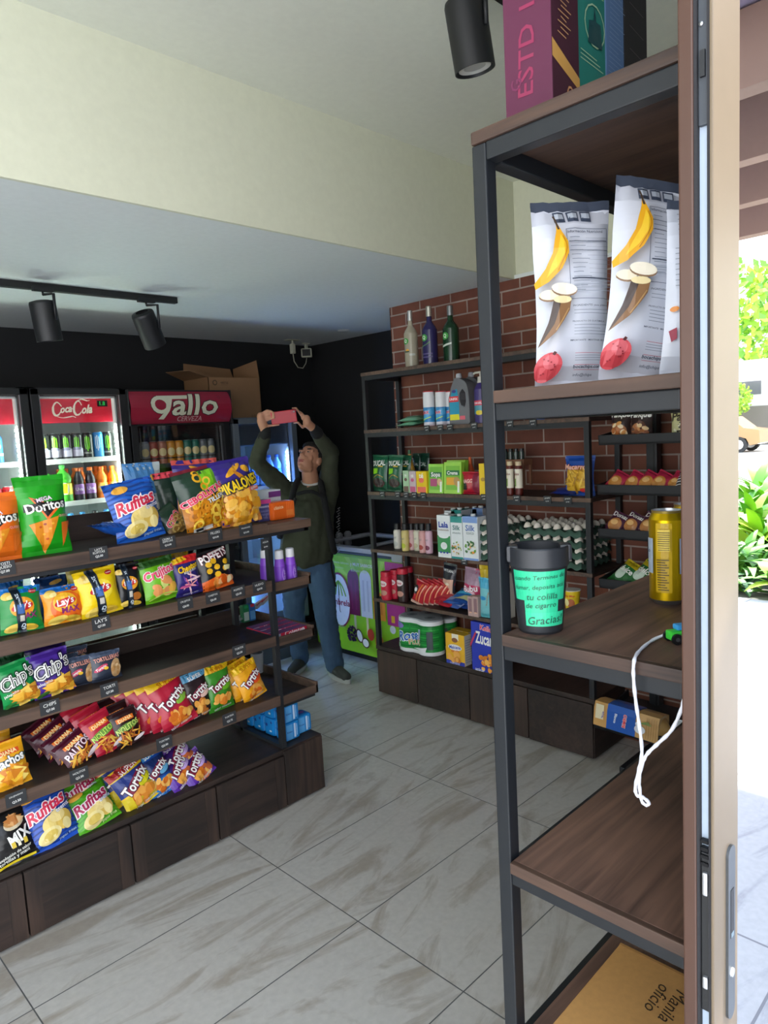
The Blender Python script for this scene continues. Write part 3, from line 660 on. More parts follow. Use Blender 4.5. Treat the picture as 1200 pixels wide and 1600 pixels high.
F += [('t', 'naturalmente delicioso', -.17, .94, .24, 0, 'e6f4c0', {'b': .02}), ('t', 'y MUY SABROSO', .10, .935, .26, 0, 'f0f8d8', {'b': .04}), ('t', 'paletas artesanales', -.2, .885, .18, 0, 'd8f0a0', {'b': .01}), ('t', 'Búscanos aquí', .06, .875, .17, 0, 'd8f0a0', {'b': .02}), ('t', 'EL ORIGINAL', -.22, .26, .18, 0, 'a8e088', {'b': .02})]
art(mb, F, lambda x, y, o: Vector((-o, FL / 2 - x, .05 + y)), FL - .012, .71)
mb.build('body', fz)
mb = MB(); wht = mat('c9ced2', 'plastic')
mb.box((-.006, -.004, .78), (.606, FL + .004, .80), mat('3d4043', 'plastic'), .004)
for a, b in (((-.01, 0, .80), (.05, FL, .835)), ((.55, 0, .80), (.61, FL, .835)), ((0, 0, .80), (.6, .06, .835)), ((0, FL - .06, .80), (.6, FL, .835)), ((0, FL / 2 - .03, .80), (.6, FL / 2 + .03, .83))): mb.box(a, b, wht, .006)
mb.box((-.014, .012, .765), (.08, .115, .845), mat('b9bec4', 'plastic'), .012); mb.build('lid_frame', fz)
mb = MB(); mb.box((.05, .06, .815), (.55, FL - .06, .822), glass('lid_glass', (.75, .8, .82, 1), .3)); mb.build('lid_glass', fz)
mb = MB(); mb.box((.03, .03, 0), (.57, FL - .03, .05), mat('0f1012', 'black')); mb.build('base', fz)

# ================================================================ ceiling fixtures
tr = empty('track_rail', label='black ceiling track rail above the fridges', cat='light track')
mb = MB(); mb.box((-.5, 3.525, 2.398), (2.0, 3.56, 2.43), mat('141416', 'black'), .002); mb.build('rail', tr); 
def spot(loc, ddir, label, s=1.0, L=.185, rr=.058, grp='black track spotlights'):
    o = empty('track_spotlight', loc, label=label, cat='spotlight', group=None)
    k = mat('131417', 'black'); mb = MB(); mb.box((-.045, -.014, -.022), (.045, .014, 0), k, .002); mb.build('adapter', o)
    dv = Vector(ddir).normalized(); c = Vector((0, 0, -.155 * s)) + Vector((0, -.0, 0))
    q = dv.to_track_quat('-Z', 'Y').to_matrix().to_4x4(); T = Matrix.Translation(c) @ q
    side = (q @ Vector((1, 0, 0, 0))).to_3d() * (rr * s + .006)
    mb = MB(); mb.tube([(0, 0, -.02), (0, 0, -.035), Vector((side.x, side.y, -.04)), c + side], .007, k, 6); mb.build('bracket', o)
    mb = MB(); l = L * s; r = rr * s
    mb.lathe([(r * .55, l * .5, k), (r * .95, l * .47, k), (r, l * .42, k), (r, -l * .5, k), (r * .94, -l * .5, k), (r * .86, -l * .42, k), (.001, -l * .40, k)][::-1], 28, T=T, cap=False); mb.build('lamp_head', o)
    mb = MB(); mb.lathe([(r * .3, -l * .43, mat('e8e8e2', 'gloss')), (r * .8, -l * .47, mat('c4c6c2', 'gloss')), (r * .82, -l * .45, mat('c4c6c2', 'gloss'))], 24, T=T); mb.build('lens', o)
    return o
spot(onZ(66, 448, 2.398), (.12, .05, -1), 'black cylinder spotlight hanging near the left end of the fridge track, pointing down')
spot(onZ(228, 466, 2.398), (.45, .25, -.85), 'tilted black cylinder spotlight near the right end of the fridge track')
sp3 = onX(731, -16, 1.72)
spot((sp3.x, sp3.y, 2.935), (.20, -.02, -1), 'larger looking black spotlight hanging from the high ceiling at the top of the photo', 1.0)
mb = MB(); mb.box((1.0, sp3.y - .0175, 2.903), (3.0, sp3.y + .0175, 2.935), mat('141416', 'black')); tag(mb.build('track_rail'), 'black ceiling track rail on the high ceiling holding the topmost spotlight', 'light track')
D.objects['track_spotlight.002'].location.z = 2.903
cp = onZ(478, 536, 2.43)
cm = empty('security_camera', (cp.x, cp.y, 2.43), (0, 0, 0), 'small pale square security camera under the ceiling in the back corner', 'camera')
wv = mat('c4c4ae', 'plastic'); mb = MB(); mb.box((-.035, -.01, -.012), (.035, .01, 0), wv, .002); mb.box((-.012, -.01, -.05), (.012, .01, 0), wv, .002); mb.build('bracket', cm)
mb = MB(); T = Matrix.Rotation(R(-42), 4, 'Z'); mb.box((-.045, -.03, -.12), (.045, .03, -.045), wv, .012, T); mb.box((-.034, -.033, -.110), (.034, -.029, -.055), mat('0c0c0d', 'gloss'), .003, T); mb.build('housing', cm)
mb = MB(); a = onZ(457, 541, 2.38) - cm.location; a.z = 0
mb.box((a.x - .016, a.y - .02, -.11), (a.x + .016, a.y + .02, -.03), wv, .006); mb.box((a.x - .06, a.y - .03, -.004), (a.x + .06, a.y + .03, 0), wv, .001); mb.box((a.x - .006, a.y - .006, -.04), (a.x + .006, a.y + .006, 0), wv); mb.build('junction_box', cm)
mb = MB(); mb.tube([(a.x, a.y, -.11), (a.x * .95, a.y * .95, -.17), (a.x * .7, a.y * .7, -.215), (a.x * .35, a.y * .35, -.215), (a.x * .1, a.y * .1, -.17), (0, 0, -.12)], .004, wv, 6); mb.build('cable', cm)
mb = MB(); c = onZ(537, 516, 2.43); mb.lathe([(.03, -.012, 'b9bab4'), (.045, -.004, 'b9bab4'), (.045, 0, 'b9bab4')], 20, (c.x, c.y, 2.43)); tag(mb.build('smoke_detector'), 'small round white ceiling detector beside the brick corner', 'detector')
# ================================================================ snack bags on the gondola
def gplace(mk, x0, x1, yt, yb, y, z, label, cat='snack bag', lean=8, yaw=0, roll=0, group=None, wf=1.0, hf=1.0):
    """mk(w, h) builds the package; x0..yb is its extent in the photo, y its distance into the shelf, z the shelf height"""
    c = onY((x0 + x1) / 2, yb, y); a = onY(x0, (yt + yb) / 2, y); b = onY(x1, (yt + yb) / 2, y); h = onY((x0 + x1) / 2, yt, y + .03).z - z
    w_ = (b.x - a.x) * wf; h *= hf; xx = (a.x + b.x) / 2
    o = mk(w_, h); o.name = {'snack bag': 'snack_bag'}.get(cat, cat.replace(' ', '_'))
    k = math.cos(R(lean)); return put(o, (xx - math.sin(R(roll)) * h / 2, y, z), yaw, lean, roll, label, cat, group)
YL, WH = 'f2c21a', 'f4f2ec'
def corn(cx, cy, s=.5, seed=1): return [('p', [(cx - s * .55, cy + s * .22), (cx + s * .45, cy + s * .34), (cx - s * .05, cy - s * .4)], 'e08a1c')] + [('e', cx + dx * s, cy + dy * s, s * .05, s * .04, 0, c, 8) for dx, dy, c in ((-.2, .15, 'c4541a'), (.1, .1, 'f3b53a'), (0, -.1, 'c4541a'), (.2, .2, 'f3b53a'), (-.05, .2, '9a3a12'), (-.1, 0, 'f3b53a'))] + [('p', [(cx + s * .5, cy + s * .2), (cx + s * .85, cy + s * .22), (cx + s * .5, cy - s * .3)], 'd0661c')]
def tri_logo(name, y, bx='141010', fg=WH, w=.8): return [('p', [(-.28, y + .14), (.30, y - .02), (0.02, y - .17)], 'e86a20'), ('p', [(-.22, y + .115), (.22, y - .02), (.02, y - .13)], '1a1412'), ('p', [(-.42, y - .05), (-.40, y + .045), (.47, y + .075), (.48, y - .01)], bx), ('t', name, .02, y + .01, w, 6, fg, {'b': .05})]
def doritos(base, dark): return lambda w, h: bag('snack_bag', w, h, w * .42, base, tri_logo('Doritos', .60) + corn(-.02, .26, .62) + [('t', 'MEGA', 0, .70, .3, 8, 'f0e0f0', {'b': .05, 'oc': '7a2a6a'}), ('t', 'QUESO', .34, .47, .2, 0, 'f0a0a0', {'b': .03})] , 3, .055)
G = YO = None
def rufitas(base, dark, red='d42848', sub='b8d4f0', seed=5, waves=True):
    S = []
    if waves:
        for k in range(13): S.append(('s', [(-.5, .06 + k * .075), (-.25, .10 + k * .075), (0, .06 + k * .075), (.25, .09 + k * .075), (.5, .05 + k * .075)], .028, dark, 1))
    S += [('e', -.02, .36, .2, .17, 20, 'e9cf7a'), ('e', .22, .34, .17, .2, -30, 'd9b656'), ('e', -.12, .20, .24, .15, 10, 'f0dd98'), ('e', -.1, .20, .15, .09, 10, 'dcbf5c'), ('e', .12, .44, .16, .12, 0, 'ead28a'), ('e', .25, .26, .09, .12, 0, 'f0dd98')]
    S += [('t', 'Rufitas', -.02, .62, .82, 12, red, {'b': .06, 'oc': 'f6e8ea', 'ow': .13, 'sh': .3}), ('t', 'Rufitas', -.02, .62, .82, 12, red, {'b': .05, 'sh': .3}), ('t', 'crema', .28, .52, .3, 10, WH, {'b': .02, 'oc': '3a6ac0', 'ow': .06}), ('e', -.22, .86, .16, .07, 8, 'e8a83c'), ('t', 'papas fritas', .2, .09, .34, 6, sub, {'b': .02})]
    return lambda w, h: bag('snack_bag', w, h, w * .38, base, S, seed, .05)
def cebo(w, h): return bag('snack_bag', w, h, w * .42, '1f3b2c', [('p', [(-.02, .62), (.5, .62), (.5, .93), (.05, .93)], '7ac41c'), ('ring', -.02, .83, .11, .09, .45, 0, 'f0b020'), ('ring', .16, .76, .1, .085, .45, 30, 'f5c840'), ('ring', .06, .68, .09, .08, .45, 0, 'e8a018'), ('ring', .0, .91, .08, .05, .45, 0, 'f0b020'), ('r', -.5, 0, .5, .46, 'c47a14')] + pile('ring', 0, .24, .44, .30, 46, .11, ['f2b324', 'e79a18', 'f6cc48', 'd98610'], 4) + [('t', 'CEBOLLITAS', -.04, .56, .92, 15, 'e3294e', {'b': .06, 'oc': 'f9c8d0', 'ow': .12}), ('t', 'TILLERS', .2, .47, .4, 12, WH, {'b': .05, 'oc': '14203c', 'ow': .11}), ('r', -.35, .02, .05, .08, 'e8e4dc'), ('r', -.3, .03, -.15, .07, '2a2a2a')], 8, .05, sealcol='7a2030')
def pika(w, h): return bag('snack_bag', w, h, w * .42, '3a2a86', [('e', .0, .83, .26, .06, 28, 'e9a51e'), ('e', .12, .72, .2, .055, -48, 'd98a14'), ('e', .32, .82, .12, .07, -25, 'efb02c'), ('r', -.5, 0, .5, .50, 'd98a3c')] + pile('e', 0, .24, .42, .27, 60, .11, ['f0a828', 'f5ba48', 'e08e18', 'fbc766'], 6) + [('p', [(-.42, .50), (.46, .60), (.46, .69), (-.40, .66)], '171430'), ('t', 'PIKALONES', .0, .61, .88, 9, 'f7d21c', {'b': .07, 'oc': '17142e', 'ow': .14, 'hs': 1.7}), ('r', .15, .48, .44, .54, 'e87060'), ('t', 'queso', .3, .51, .22, 8, WH, {'b': .03})], 9, .045)
def lays(base, top, name2=None, strip=True, ball='f5c52a', seed=1, art2=()):
    S = ([('r', -.5, .86, .5, 1, top)] if top else []) + list(art2) + [('e', .0, .56, .30, .24, 0, ball), ('e', .0, .56, .27, .10, 8, 'c8202c'), ('t', "Lay's", .0, .565, .42, 8, WH, {'b': .05, 'sh': .15})] + [('e', -.3, .83, .14, .09, 15, 'ecc860'), ('e', -.24, .80, .09, .05, 15, 'f6e094')]
    S += [('e', .28, .87, .09, .05, 0, 'c8202c'), ('t', 'nuevo', .28, .87, .13, 0, WH, {'b': .02}), ('e', -.2, .12, .22, .1, 10, 'efd060'), ('e', .15, .1, .2, .08, -10, 'e8c040')]
    if name2: S += [('t', name2, .1, .36, .42, 2, '8a2a6a' if base != '101014' else 'e8e0d0', {'b': .06})]
    if strip: S += [('p', [(-.22, 1), (-.02, 1), (.08, 0), (-.12, 0)], '16222e'), ('r', -.13, .42, .03, .62, '2a5a9c'), ('t', '2X', -.09, .80, .12, -85, 'dce8f0', {'b': .04}), ('t', 'PROMO', -.06, .65, .2, -85, 'c8dcea', {'b': .03}), ('t', 'Q9', -.0, .13, .15, -85, 'dce8f0', {'b': .06}), ('r', -.08, .25, .02, .38, 'b8b4a8')]
    return lambda w, h: bag('snack_bag', w, h, w * .4, base, S, seed, .05)
def torti(base, top, ball, seed=1, chips='e8862a', band=None, low=None):
    S = ([('r', -.5, 0, .5, .36, low)] if low else []) + ([('r', -.5, .40, .5, .80, band)] if band else [])
    S += [('p', [(-.5, .82), (.5, .86), (.5, 1), (-.5, 1)], top), ('t', 'SÚPER', .05, .90, .5, 5, 'c86a10' if top == YL else WH, {'b': .03})]
    S += pile('e', .05, .22, .30, .14, 14, .13, [chips, 'f0a848', 'd8701c', 'f6bc60'], seed + 3)
    S += [('e', .04, .56, .40, .14, 28, '8a1638'), ('e', .22, .5, .2, .1, 20, ball), ('t', 'Tortrix', .0, .575, .80, 24, WH, {'b': .05, 'oc': '4a0e24', 'ow': .11, 'hs': 1.35}), ('t', 'sabor intenso', .0, .07, .6, 5, WH, {'b': .01})]
    return lambda w, h: bag('snack_bag', w, h, w * .34, base, S, seed, .04)
def nuts(base, name, col, seed=1, oval='6c9a3a'):
    S = [('r', -.3, .68, .34, .80, 'e8741c'), ('t', 'DIANA', .02, .74, .5, 5, 'fbe2a0', {'b': .05})] + ([('e', .02, .52, .46, .12, 6, oval)] if oval else []) + [('t', name, .02, .52, .86, 10, col, {'b': .06, 'oc': '1a1014', 'ow': .1, 'hs': 1.2})] + pile('stick', .0, .22, .36, .18, 30, .12, ['e8a02c', 'c8702a', 'f0c050', 'a85a20'], seed) + [('e', .25, .14, .2, .06, 15, 'e8d8d8')]
    return lambda w, h: bag('snack_bag', w, h, w * .28, base, S, seed, .05)
def chips(base, dark, leaf): return lambda w, h: bag('snack_bag', w, h, w * .42, base, pile('tri', .15, .20, .34, .17, 26, .2, ['f0b43a', 'e8982a', 'f6cc5c', 'c87820'], 3) + [('e', -.3, .1, .14, .06, 20, leaf), ('t', "Chip's", .0, .62, .86, 16, WH, {'b': .09, 'oc': dark, 'ow': .17, 'sh': .35, 'hs': 1.25}), ('t', "Chip's", .0, .62, .84, 16, '1c1c1c', {'b': -.01, 'sh': .35, 'hs': 1.25}), ('t', 'jalapeño', -.25, .35, .35, 12, WH, {'b': .01})], 7, .05)
def crujitos(w, h): return bag('snack_bag', w, h, w * .4, '6db51c', pile('e', .05, .33, .26, .16, 10, .15, ['e8d060', 'f0b84a', 'd8e080', 'e89a5a'], 3) + [('r', -.5, .84, .5, 1, '2c5a20'), ('t', 'Crujitos', -.0, .66, .86, 10, 'e8406a', {'b': .07, 'oc': 'f6f0e8', 'ow': .12, 'sh': .2, 'hs': 1.2}), ('s', [(-.4, .1), (0, .18), (.4, .12)], .03, 'b8e060', 1)], 5, .05)
def cheetos(w, h): return bag('snack_bag', w, h, w * .36, '2c2470', [('r', -.5, .82, .5, 1, 'd82a2a'), ('p', [(-.5, .82), (.1, .9), (0, 1), (-.5, 1)], YL), ('t', 'Cheetos', .05, .70, .74, 8, 'f5c41e', {'b': .07, 'oc': '12102c', 'ow': .13, 'sh': .2, 'hs': 1.2}), ('t', 'BOLIQUESO', .1, .60, .5, 8, WH, {'b': .02})] + pile('stick', .05, .32, .26, .18, 16, .13, ['d8688a', 'b84a8a', 'f0a0a0', 'f6d0d8', '6a3aa0'], 3) + [('t', 'contenido neto', 0, .06, .5, 0, 'c8c8e8', {'b': .01})], 6, .045)
def poffets(w, h): return bag('snack_bag', w, h, w * .34, '121014', [('p', [(-.5, 0), (.5, 0), (.5, .22), (.1, .36), (-.5, .26)], 'e8661c'), ('t', 'POFFETS', .02, .84, .86, 8, WH, {'b': .07, 'oc': 'a81a3a', 'ow': .1, 'hs': 1.25})] + [('e', x, y, .095, .08, 0, 'f0b81e', 8) for x, y in ((-.22, .66), (-.05, .72), (-.24, .50), (.0, .56), (.25, .48), (-.02, .38), (.3, .64))] + pile('e', .1, .2, .28, .09, 8, .13, ['f0923c', 'f6b87a', 'd85a14', 'f8e0b0'], 5) + [('p', [(.2, .56), (.46, .52), (.38, .42), (.18, .44)], 'f3e9b0')], 4, .05)
def tostaca(w, h): return bag('snack_bag', w, h, w * .3, '2a3140', [('r', -.5, .84, .5, 1, '4a566c'), ('t', 'TORTILLERIAS', .02, .76, .86, 4, 'e8a08c', {'b': .04, 'hs': 1.3}), ('e', -.22, .46, .24, .08, 22, 'c83a60'), ('t', 'Tortrix', -.22, .46, .36, 22, WH, {'b': .04}), ('e', -.06, .44, .08, .05, 0, 'f0c030'), ('e', .28, .38, .19, .3, -8, 'c8a070')] + pile('e', .28, .38, .15, .22, 9, .07, ['e8c898', 'b88850', 'd8b080'], 2), 9, .03)
def nachos(w, h): return bag('snack_bag', w, h, w * .3, 'e8a41c', [('r', -.3, .72, .34, .82, 'd8501c'), ('t', 'DIANA', .02, .77, .5, 4, 'fbe2a0', {'b': .05}), ('p', [(-.5, .5), (.5, .58), (.5, .66), (-.5, .6)], '1a3a44'), ('t', 'nachos', .0, .59, .84, 8, WH, {'b': .07, 'oc': '14242c', 'ow': .13, 'hs': 1.2})] + pile('tri', .0, .25, .38, .2, 26, .2, ['f5c23a', 'e89a24', 'f8d870', 'd07c18'], 8), 5, .04)
def mixbag(w, h): return bag('snack_bag', w, h, w * .3, '151313', [('t', 'TORTRIX', -.34, .56, .62, 78, 'e02838', {'b': .08, 'oc': 'f0d8c8', 'ow': .13}), ('e', .2, .68, .22, .12, 0, 'd8c8a8'), ('e', .2, .72, .2, .1, 0, 'c89050')] + pile('tri', .2, .73, .16, .07, 12, .1, ['e8b070', 'c88040', 'f0c890'], 4) + [('t', 'MIX', .22, .44, .46, 12, WH, {'b': .07, 'sh': .1, 'hs': 1.2}), ('r', .02, .28, .10, .38, 'e0c040'), ('r', .14, .28, .2, .38, 'e8e0c8'), ('r', .26, .28, .34, .38, 'e0c040'), ('t', 'una explosión de sabor', -.02, .19, .8, 6, 'e8e8e0', {'b': .03}), ('t', 'tortillas y maní', .02, .13, .6, 6, 'e8e8e0', {'b': .02}), ('s', [(-.5, .03), (0, .06), (.4, .03)], .05, 'd8c020', 1)], 6, .03)
def plainbag(base, shapes=(), t=.36, seed=2, **k): return lambda w, h: bag('snack_bag', w, h, w * t, base, shapes, seed, .05, **k)
def behind(o, n, dx, dy, labels, dz=0, group=None):
    for i in range(n):
        c = dup(o, o.location + Vector((dx * (i + 1), dy * (i + 1), dz * (i + 1))), None, labels[i] if isinstance(labels, list) else labels, group)
        if group is None and 'group' in c: del c['group']
z = GZ[0]
gplace(doritos('e8701c', 'f09a30'), -62, 36, 770, 874, 2.54, z, 'orange tortilla chip bag cut by the left edge on the gondola top shelf', lean=6)
gplace(doritos('1c9a1c', '4cc41c'), 27, 108, 742, 866, 2.54, z, 'bright green tortilla chip bag with a corn chip picture standing on the top shelf', lean=5)
put(bag('snack_bag', .16, .24, .07, '3a6a48', [('r', -.5, .3, .5, .7, 'b8bcb8'), ('r', -.5, .5, .5, .62, '7a4a34')], 4), onY(22, 862, 2.66) * 0 + Vector((.80, 2.72, z + .045)), 70, 84, 0, 'silver and green bag lying flat between the orange and bright green bags', 'snack bag')
put(bag('snack_bag', .12, .20, .05, '1f56b0', [('s', [(-.5, .2 + .1 * k), (0, .26 + .1 * k), (.5, .2 + .1 * k)], .035, '123a80', 1) for k in range(8)] + [('e', .1, .4, .22, .2, 0, 'e9d9a0'), ('e', .2, .7, .2, .1, 0, 'f0a080')], 14), (1.23, 2.58, z + .03), 98, 78, 0, 'blue crisp bag lying down left of the standing blue potato crisp bag', 'snack bag')
gplace(rufitas('1f62c4', '123f94'), 172, 252, 748, 845, 2.535, z, 'blue potato crisp bag with red script and wavy pattern standing on the top shelf', lean=9, roll=-7)
gplace(plainbag('b9c2c4', [('r', -.5, .55, .3, 1, '4a86c0'), ('e', .32, .75, .2, .1, -30, 'f0c040'), ('t', 'de papa', -.2, .7, .4, 0, 'e0b050', {'b': .04}), ('e', .3, .3, .2, .2, 0, 'e8e4d8')], seed=21), 196, 256, 722, 812, 2.74, z, 'pale blue and silver crisp bag standing behind the blue potato crisp bag', lean=3)
gplace(plainbag('24402e', [('t', 'CEBO', 0, .5, .8, 20, 'e3294e', {'b': .06, 'oc': 'f9c8d0', 'ow': .12}), ('r', -.5, 0, .5, .3, '8a6a3a')] + pile('ring', .1, .3, .35, .2, 14, .14, ['b89048', '9a7030', 'c8a860'], 3), seed=31), 252, 292, 782, 836, 2.60, z, 'small onion ring bag slumped beside the large onion ring bag', lean=25, roll=-28)
gplace(cebo, 280, 352, 728, 835, 2.54, z, 'onion ring snack bag with pink lettering and green top on the top shelf', lean=8, roll=-9, wf=1.0)
gplace(plainbag('1b3226', [('r', -.5, .9, .5, 1, 'd84050'), ('e', .2, .7, .2, .1, 0, 'c89830')], seed=16), 246, 300, 735, 815, 2.70, z, 'dark green bag with pink top edge behind the onion ring bag', lean=4, roll=-4)
gplace(plainbag('3a2a86', [('t', 'PIKALONES', .0, .6, .9, 9, 'f7d21c', {'b': .06, 'oc': '17142e', 'ow': .12, 'hs': 1.6}), ('r', -.5, 0, .5, .45, 'e09a38'), ('e', .1, .8, .3, .06, -30, 'e9a51e'), ('r', -.5, .93, .5, 1, 'd85a50')], seed=17), 274, 345, 717, 812, 2.66, z, 'purple topped puff bag mostly hidden behind the onion ring bag', lean=4)
gplace(pika, 337, 402, 716, 824, 2.54, z, 'purple and orange cheese puff bag with yellow lettering, rightmost bag of the top shelf', lean=7, roll=-6)

z = GZ[1]
gplace(lays('188a3c', '1c78c8', 'MAX', True, 'f0a024', 1), -2, 68, 915, 998, 2.53, z, 'green and blue crisp bag wrapped with a dark promo strip on the second shelf', roll=2)
gplace(lays('f09a20', '1c6ab8', 'MAX', False, 'f6b82c', 2, [('e', .05, .45, .42, .36, 0, 'e8681c')]), 66, 133, 913, 984, 2.53, z, 'orange crisp bag with a blue top edge on the second shelf')
o = gplace(lays('f3cf14', None, None, True, 'f8dc3a', 3), 121, 189, 886, 970, 2.52, z, 'yellow crisp bag wrapped with a dark promo strip', roll=-4)
o = gplace(lays('101014', None, None, True, 'e8a020', 4, [('e', .2, .25, .2, .14, 0, 'c87830')]), 180, 224, 878, 955, 2.53, z, 'black crisp bag wrapped with a dark promo strip right of the yellow crisp bag')
gplace(crujitos, 221, 278, 870, 948, 2.53, z, 'lime green corn snack bag with pink lettering on the second shelf', roll=-6)
gplace(cheetos, 270, 315, 866, 936, 2.53, z, 'dark purple cheese snack bag with a red top on the second shelf', roll=-4)
gplace(poffets, 311, 362, 856, 926, 2.53, z, 'black and orange puff snack bag, rightmost on the second shelf', roll=-6)
for k, (x0, x1, yt, y, bc, tc, lb) in enumerate(((-4, 40, 905, 2.64, '145c30', '1a5ca0', 'dark green bag behind the green and blue crisp bag'), (55, 110, 898, 2.66, '1c4a86', '14386c', 'dark blue crisp bag behind the orange crisp bag'), (105, 175, 876, 2.62, 'a89a14', '8a7c10', 'dull yellow crisp bag behind the yellow crisp bag'), (185, 218, 868, 2.62, '1a1418', '241a20', 'black crisp bag behind the strip wrapped black crisp bag'), (212, 262, 860, 2.62, '2a5a24', '6ab01c', 'dark green corn snack bag behind the lime green one'), (250, 300, 856, 2.62, 'c83020', 'e8c81c', 'red and yellow snack bag behind the dark purple cheese snack bag'))):
    gplace(plainbag(bc, [('r', -.5, .8, .5, 1, tc), ('e', .1, .85, .2, .06, 10, 'c8a050')], seed=40 + k), x0, x1, yt, 960, y, z, lb, lean=4)

z = GZ[2]
gplace(chips('1a9048', '0c3a1c', '3a8a40'), -4, 60, 1030, 1114, 2.53, z, 'green corn chip bag at the left of the third shelf', roll=-8)
gplace(chips('4a2a90', '1c1040', '3a6a30'), 48, 114, 1013, 1096, 2.53, z, 'purple corn chip bag on the third shelf', roll=-4)
gplace(plainbag('14602e', [('r', -.5, .8, .5, 1, '0f4020')], seed=51), -6, 44, 1020, 1090, 2.64, z, 'dark green bag behind the green corn chip bag')
gplace(plainbag('33206a', [('e', 0, .8, .3, .05, 10, '6a50a0')], seed=52), 42, 104, 1002, 1080, 2.64, z, 'dark purple bag behind the purple corn chip bag')
o = gplace(tostaca, 142, 191, 1014, 1076, 2.53, z, 'navy tortilla snack pouch with a nut picture, rightmost on the third shelf', roll=2)
dup(o, o.location + Vector((-.085, .02, .0)), None, 'navy tortilla snack pouch overlapped by the rightmost navy pouch')
dup(o, o.location + Vector((-.125, .07, .005)), None, 'navy tortilla snack pouch just right of the purple corn chip bag')
dup(o, o.location + Vector((-.07, .12, .012)), None, 'navy tortilla snack pouch hidden deepest behind the other navy pouches')

z = GZ[3]
gplace(nachos, -14, 46, 1155, 1232, 2.52, z, 'yellow nacho bag at the left edge of the fourth shelf', lean=14, roll=-4)
gplace(plainbag('c8901c', [('r', -.5, .7, .5, .8, 'c84a18')], seed=61), -20, 22, 1140, 1210, 2.62, z, 'dull yellow bag behind the nacho bag')
o = gplace(nuts('4a1024', 'PALITOS', 'f0d8e0', 3, None), 92, 152, 1140, 1196, 2.52, z, 'maroon stick snack bag nearest the shelf edge', lean=26, roll=-24)
behind(o, 3, -.018, .05, ['maroon stick snack bag second in its leaning row', 'maroon stick snack bag third in its leaning row', 'maroon stick snack bag last in its leaning row'], .012)
o = gplace(nuts('b01c34', 'NOLITOS', 'b8dc5a', 4), 138, 188, 1108, 1182, 2.52, z, 'crimson nut snack bag on the fourth shelf', lean=20, roll=-16)
behind(o, 2, -.012, .05, ['crimson nut snack bag second in its row', 'crimson nut snack bag last in its row'], .012)
o = gplace(nuts('2c1416', 'NOLITOS', 'c8e070', 5), 176, 222, 1104, 1168, 2.52, z, 'dark brown nut snack bag in front of its row on the fourth shelf', lean=14, roll=-8)
behind(o, 4, -.012, .045, ['dark brown nut snack bag second in its row', 'dark brown nut snack bag third in its row', 'dark brown nut snack bag fourth in its row', 'dark brown nut snack bag last in its row'], .014)
o = gplace(torti('b81e38', YL, '8cbf40', 2), 243, 300, 1050, 1134, 2.52, z, 'red corn snack bag with yellow top, front of its leaning row', lean=16, roll=-12)
behind(o, 4, -.034, .022, ['red corn snack bag with yellow top, second in its leaning row', 'red corn snack bag with yellow top, third in its leaning row', 'red corn snack bag with yellow top, fourth in its leaning row', 'red corn snack bag with yellow top, last in its leaning row'], .002)
gplace(torti('2a1c1e', '5aa0c8', 'e8c0b0', 3, 'c87830'), 287, 330, 1046, 1110, 2.54, z, 'dark brown corn snack bag with pale blue top between red and green ones', lean=10, roll=-5)
gplace(torti('3a8a24', YL, '6ab01c', 4), 322, 364, 1034, 1104, 2.54, z, 'green corn snack bag with yellow top on the fourth shelf', lean=10, roll=-2)
o = gplace(torti('f0a81c', YL, 'e8501c', 5, 'e86a1c'), 372, 412, 1030, 1098, 2.53, z, 'orange and yellow corn snack bag, rightmost of the fourth shelf', lean=12, roll=-14)
behind(o, 3, -.024, .03, ['orange and yellow corn snack bag, second from the right in its row', 'orange and yellow corn snack bag, third from the right in its row', 'orange and yellow corn snack bag, last of its leaning row'], .006)

z = .268
gplace(mixbag, -30, 55, 1262, 1352, 2.49, z, 'black mix bag with rotated red letters at the left edge of the base', lean=22, roll=-6)
gplace(rufitas('1d4fb4', '12357e', seed=12), 36, 120, 1222, 1320, 2.50, z, 'blue potato crisp bag leaning on the gondola base', lean=24, roll=-8)
o = gplace(rufitas('58ad1e', '4a9a18', 'a81c4a', 'e0f0b0', 13), 112, 186, 1222, 1294, 2.50, z, 'lime green crisp bag lying forward on the gondola base', lean=38, roll=-10)
dup(o, o.location + Vector((-.015, .06, .035)), None, 'lime green crisp bag behind the front lime green one on the base')
o = gplace(torti('e8c020', 'b03030', 'd8d020', 6, 'e08a2c', '2a3a80', 'd8c020'), 182, 246, 1184, 1254, 2.52, z, 'multicoloured red and yellow corn snack bag on the gondola base', lean=24, roll=-18)
behind(o, 2, -.03, .05, ['multicoloured corn snack bag second in its row on the base', 'multicoloured corn snack bag last in its row on the base'], .02)
gplace(torti('1a4aa0', '3a90d0', '6ab0d8', 7, 'f0b050', '142a60', '2a7ac8'), 224, 272, 1166, 1230, 2.53, z, 'blue corn snack bag on the gondola base', lean=22, roll=-12)
o = gplace(torti('6a3ab0', '9a70d0', 'c8a8e0', 8, 'd06a3c', '3a1a6a', '5a2a9c'), 284, 336, 1168, 1226, 2.51, z, 'purple corn snack bag sprawled forward on the gondola base', lean=44, roll=-22)
dup(o, o.location + Vector((-.045, .05, .05)), None, 'purple corn snack bag behind the sprawled purple one')
dup(o, o.location + Vector((-.07, .01, .012)), None, 'purple corn snack bag left of the sprawled purple one')

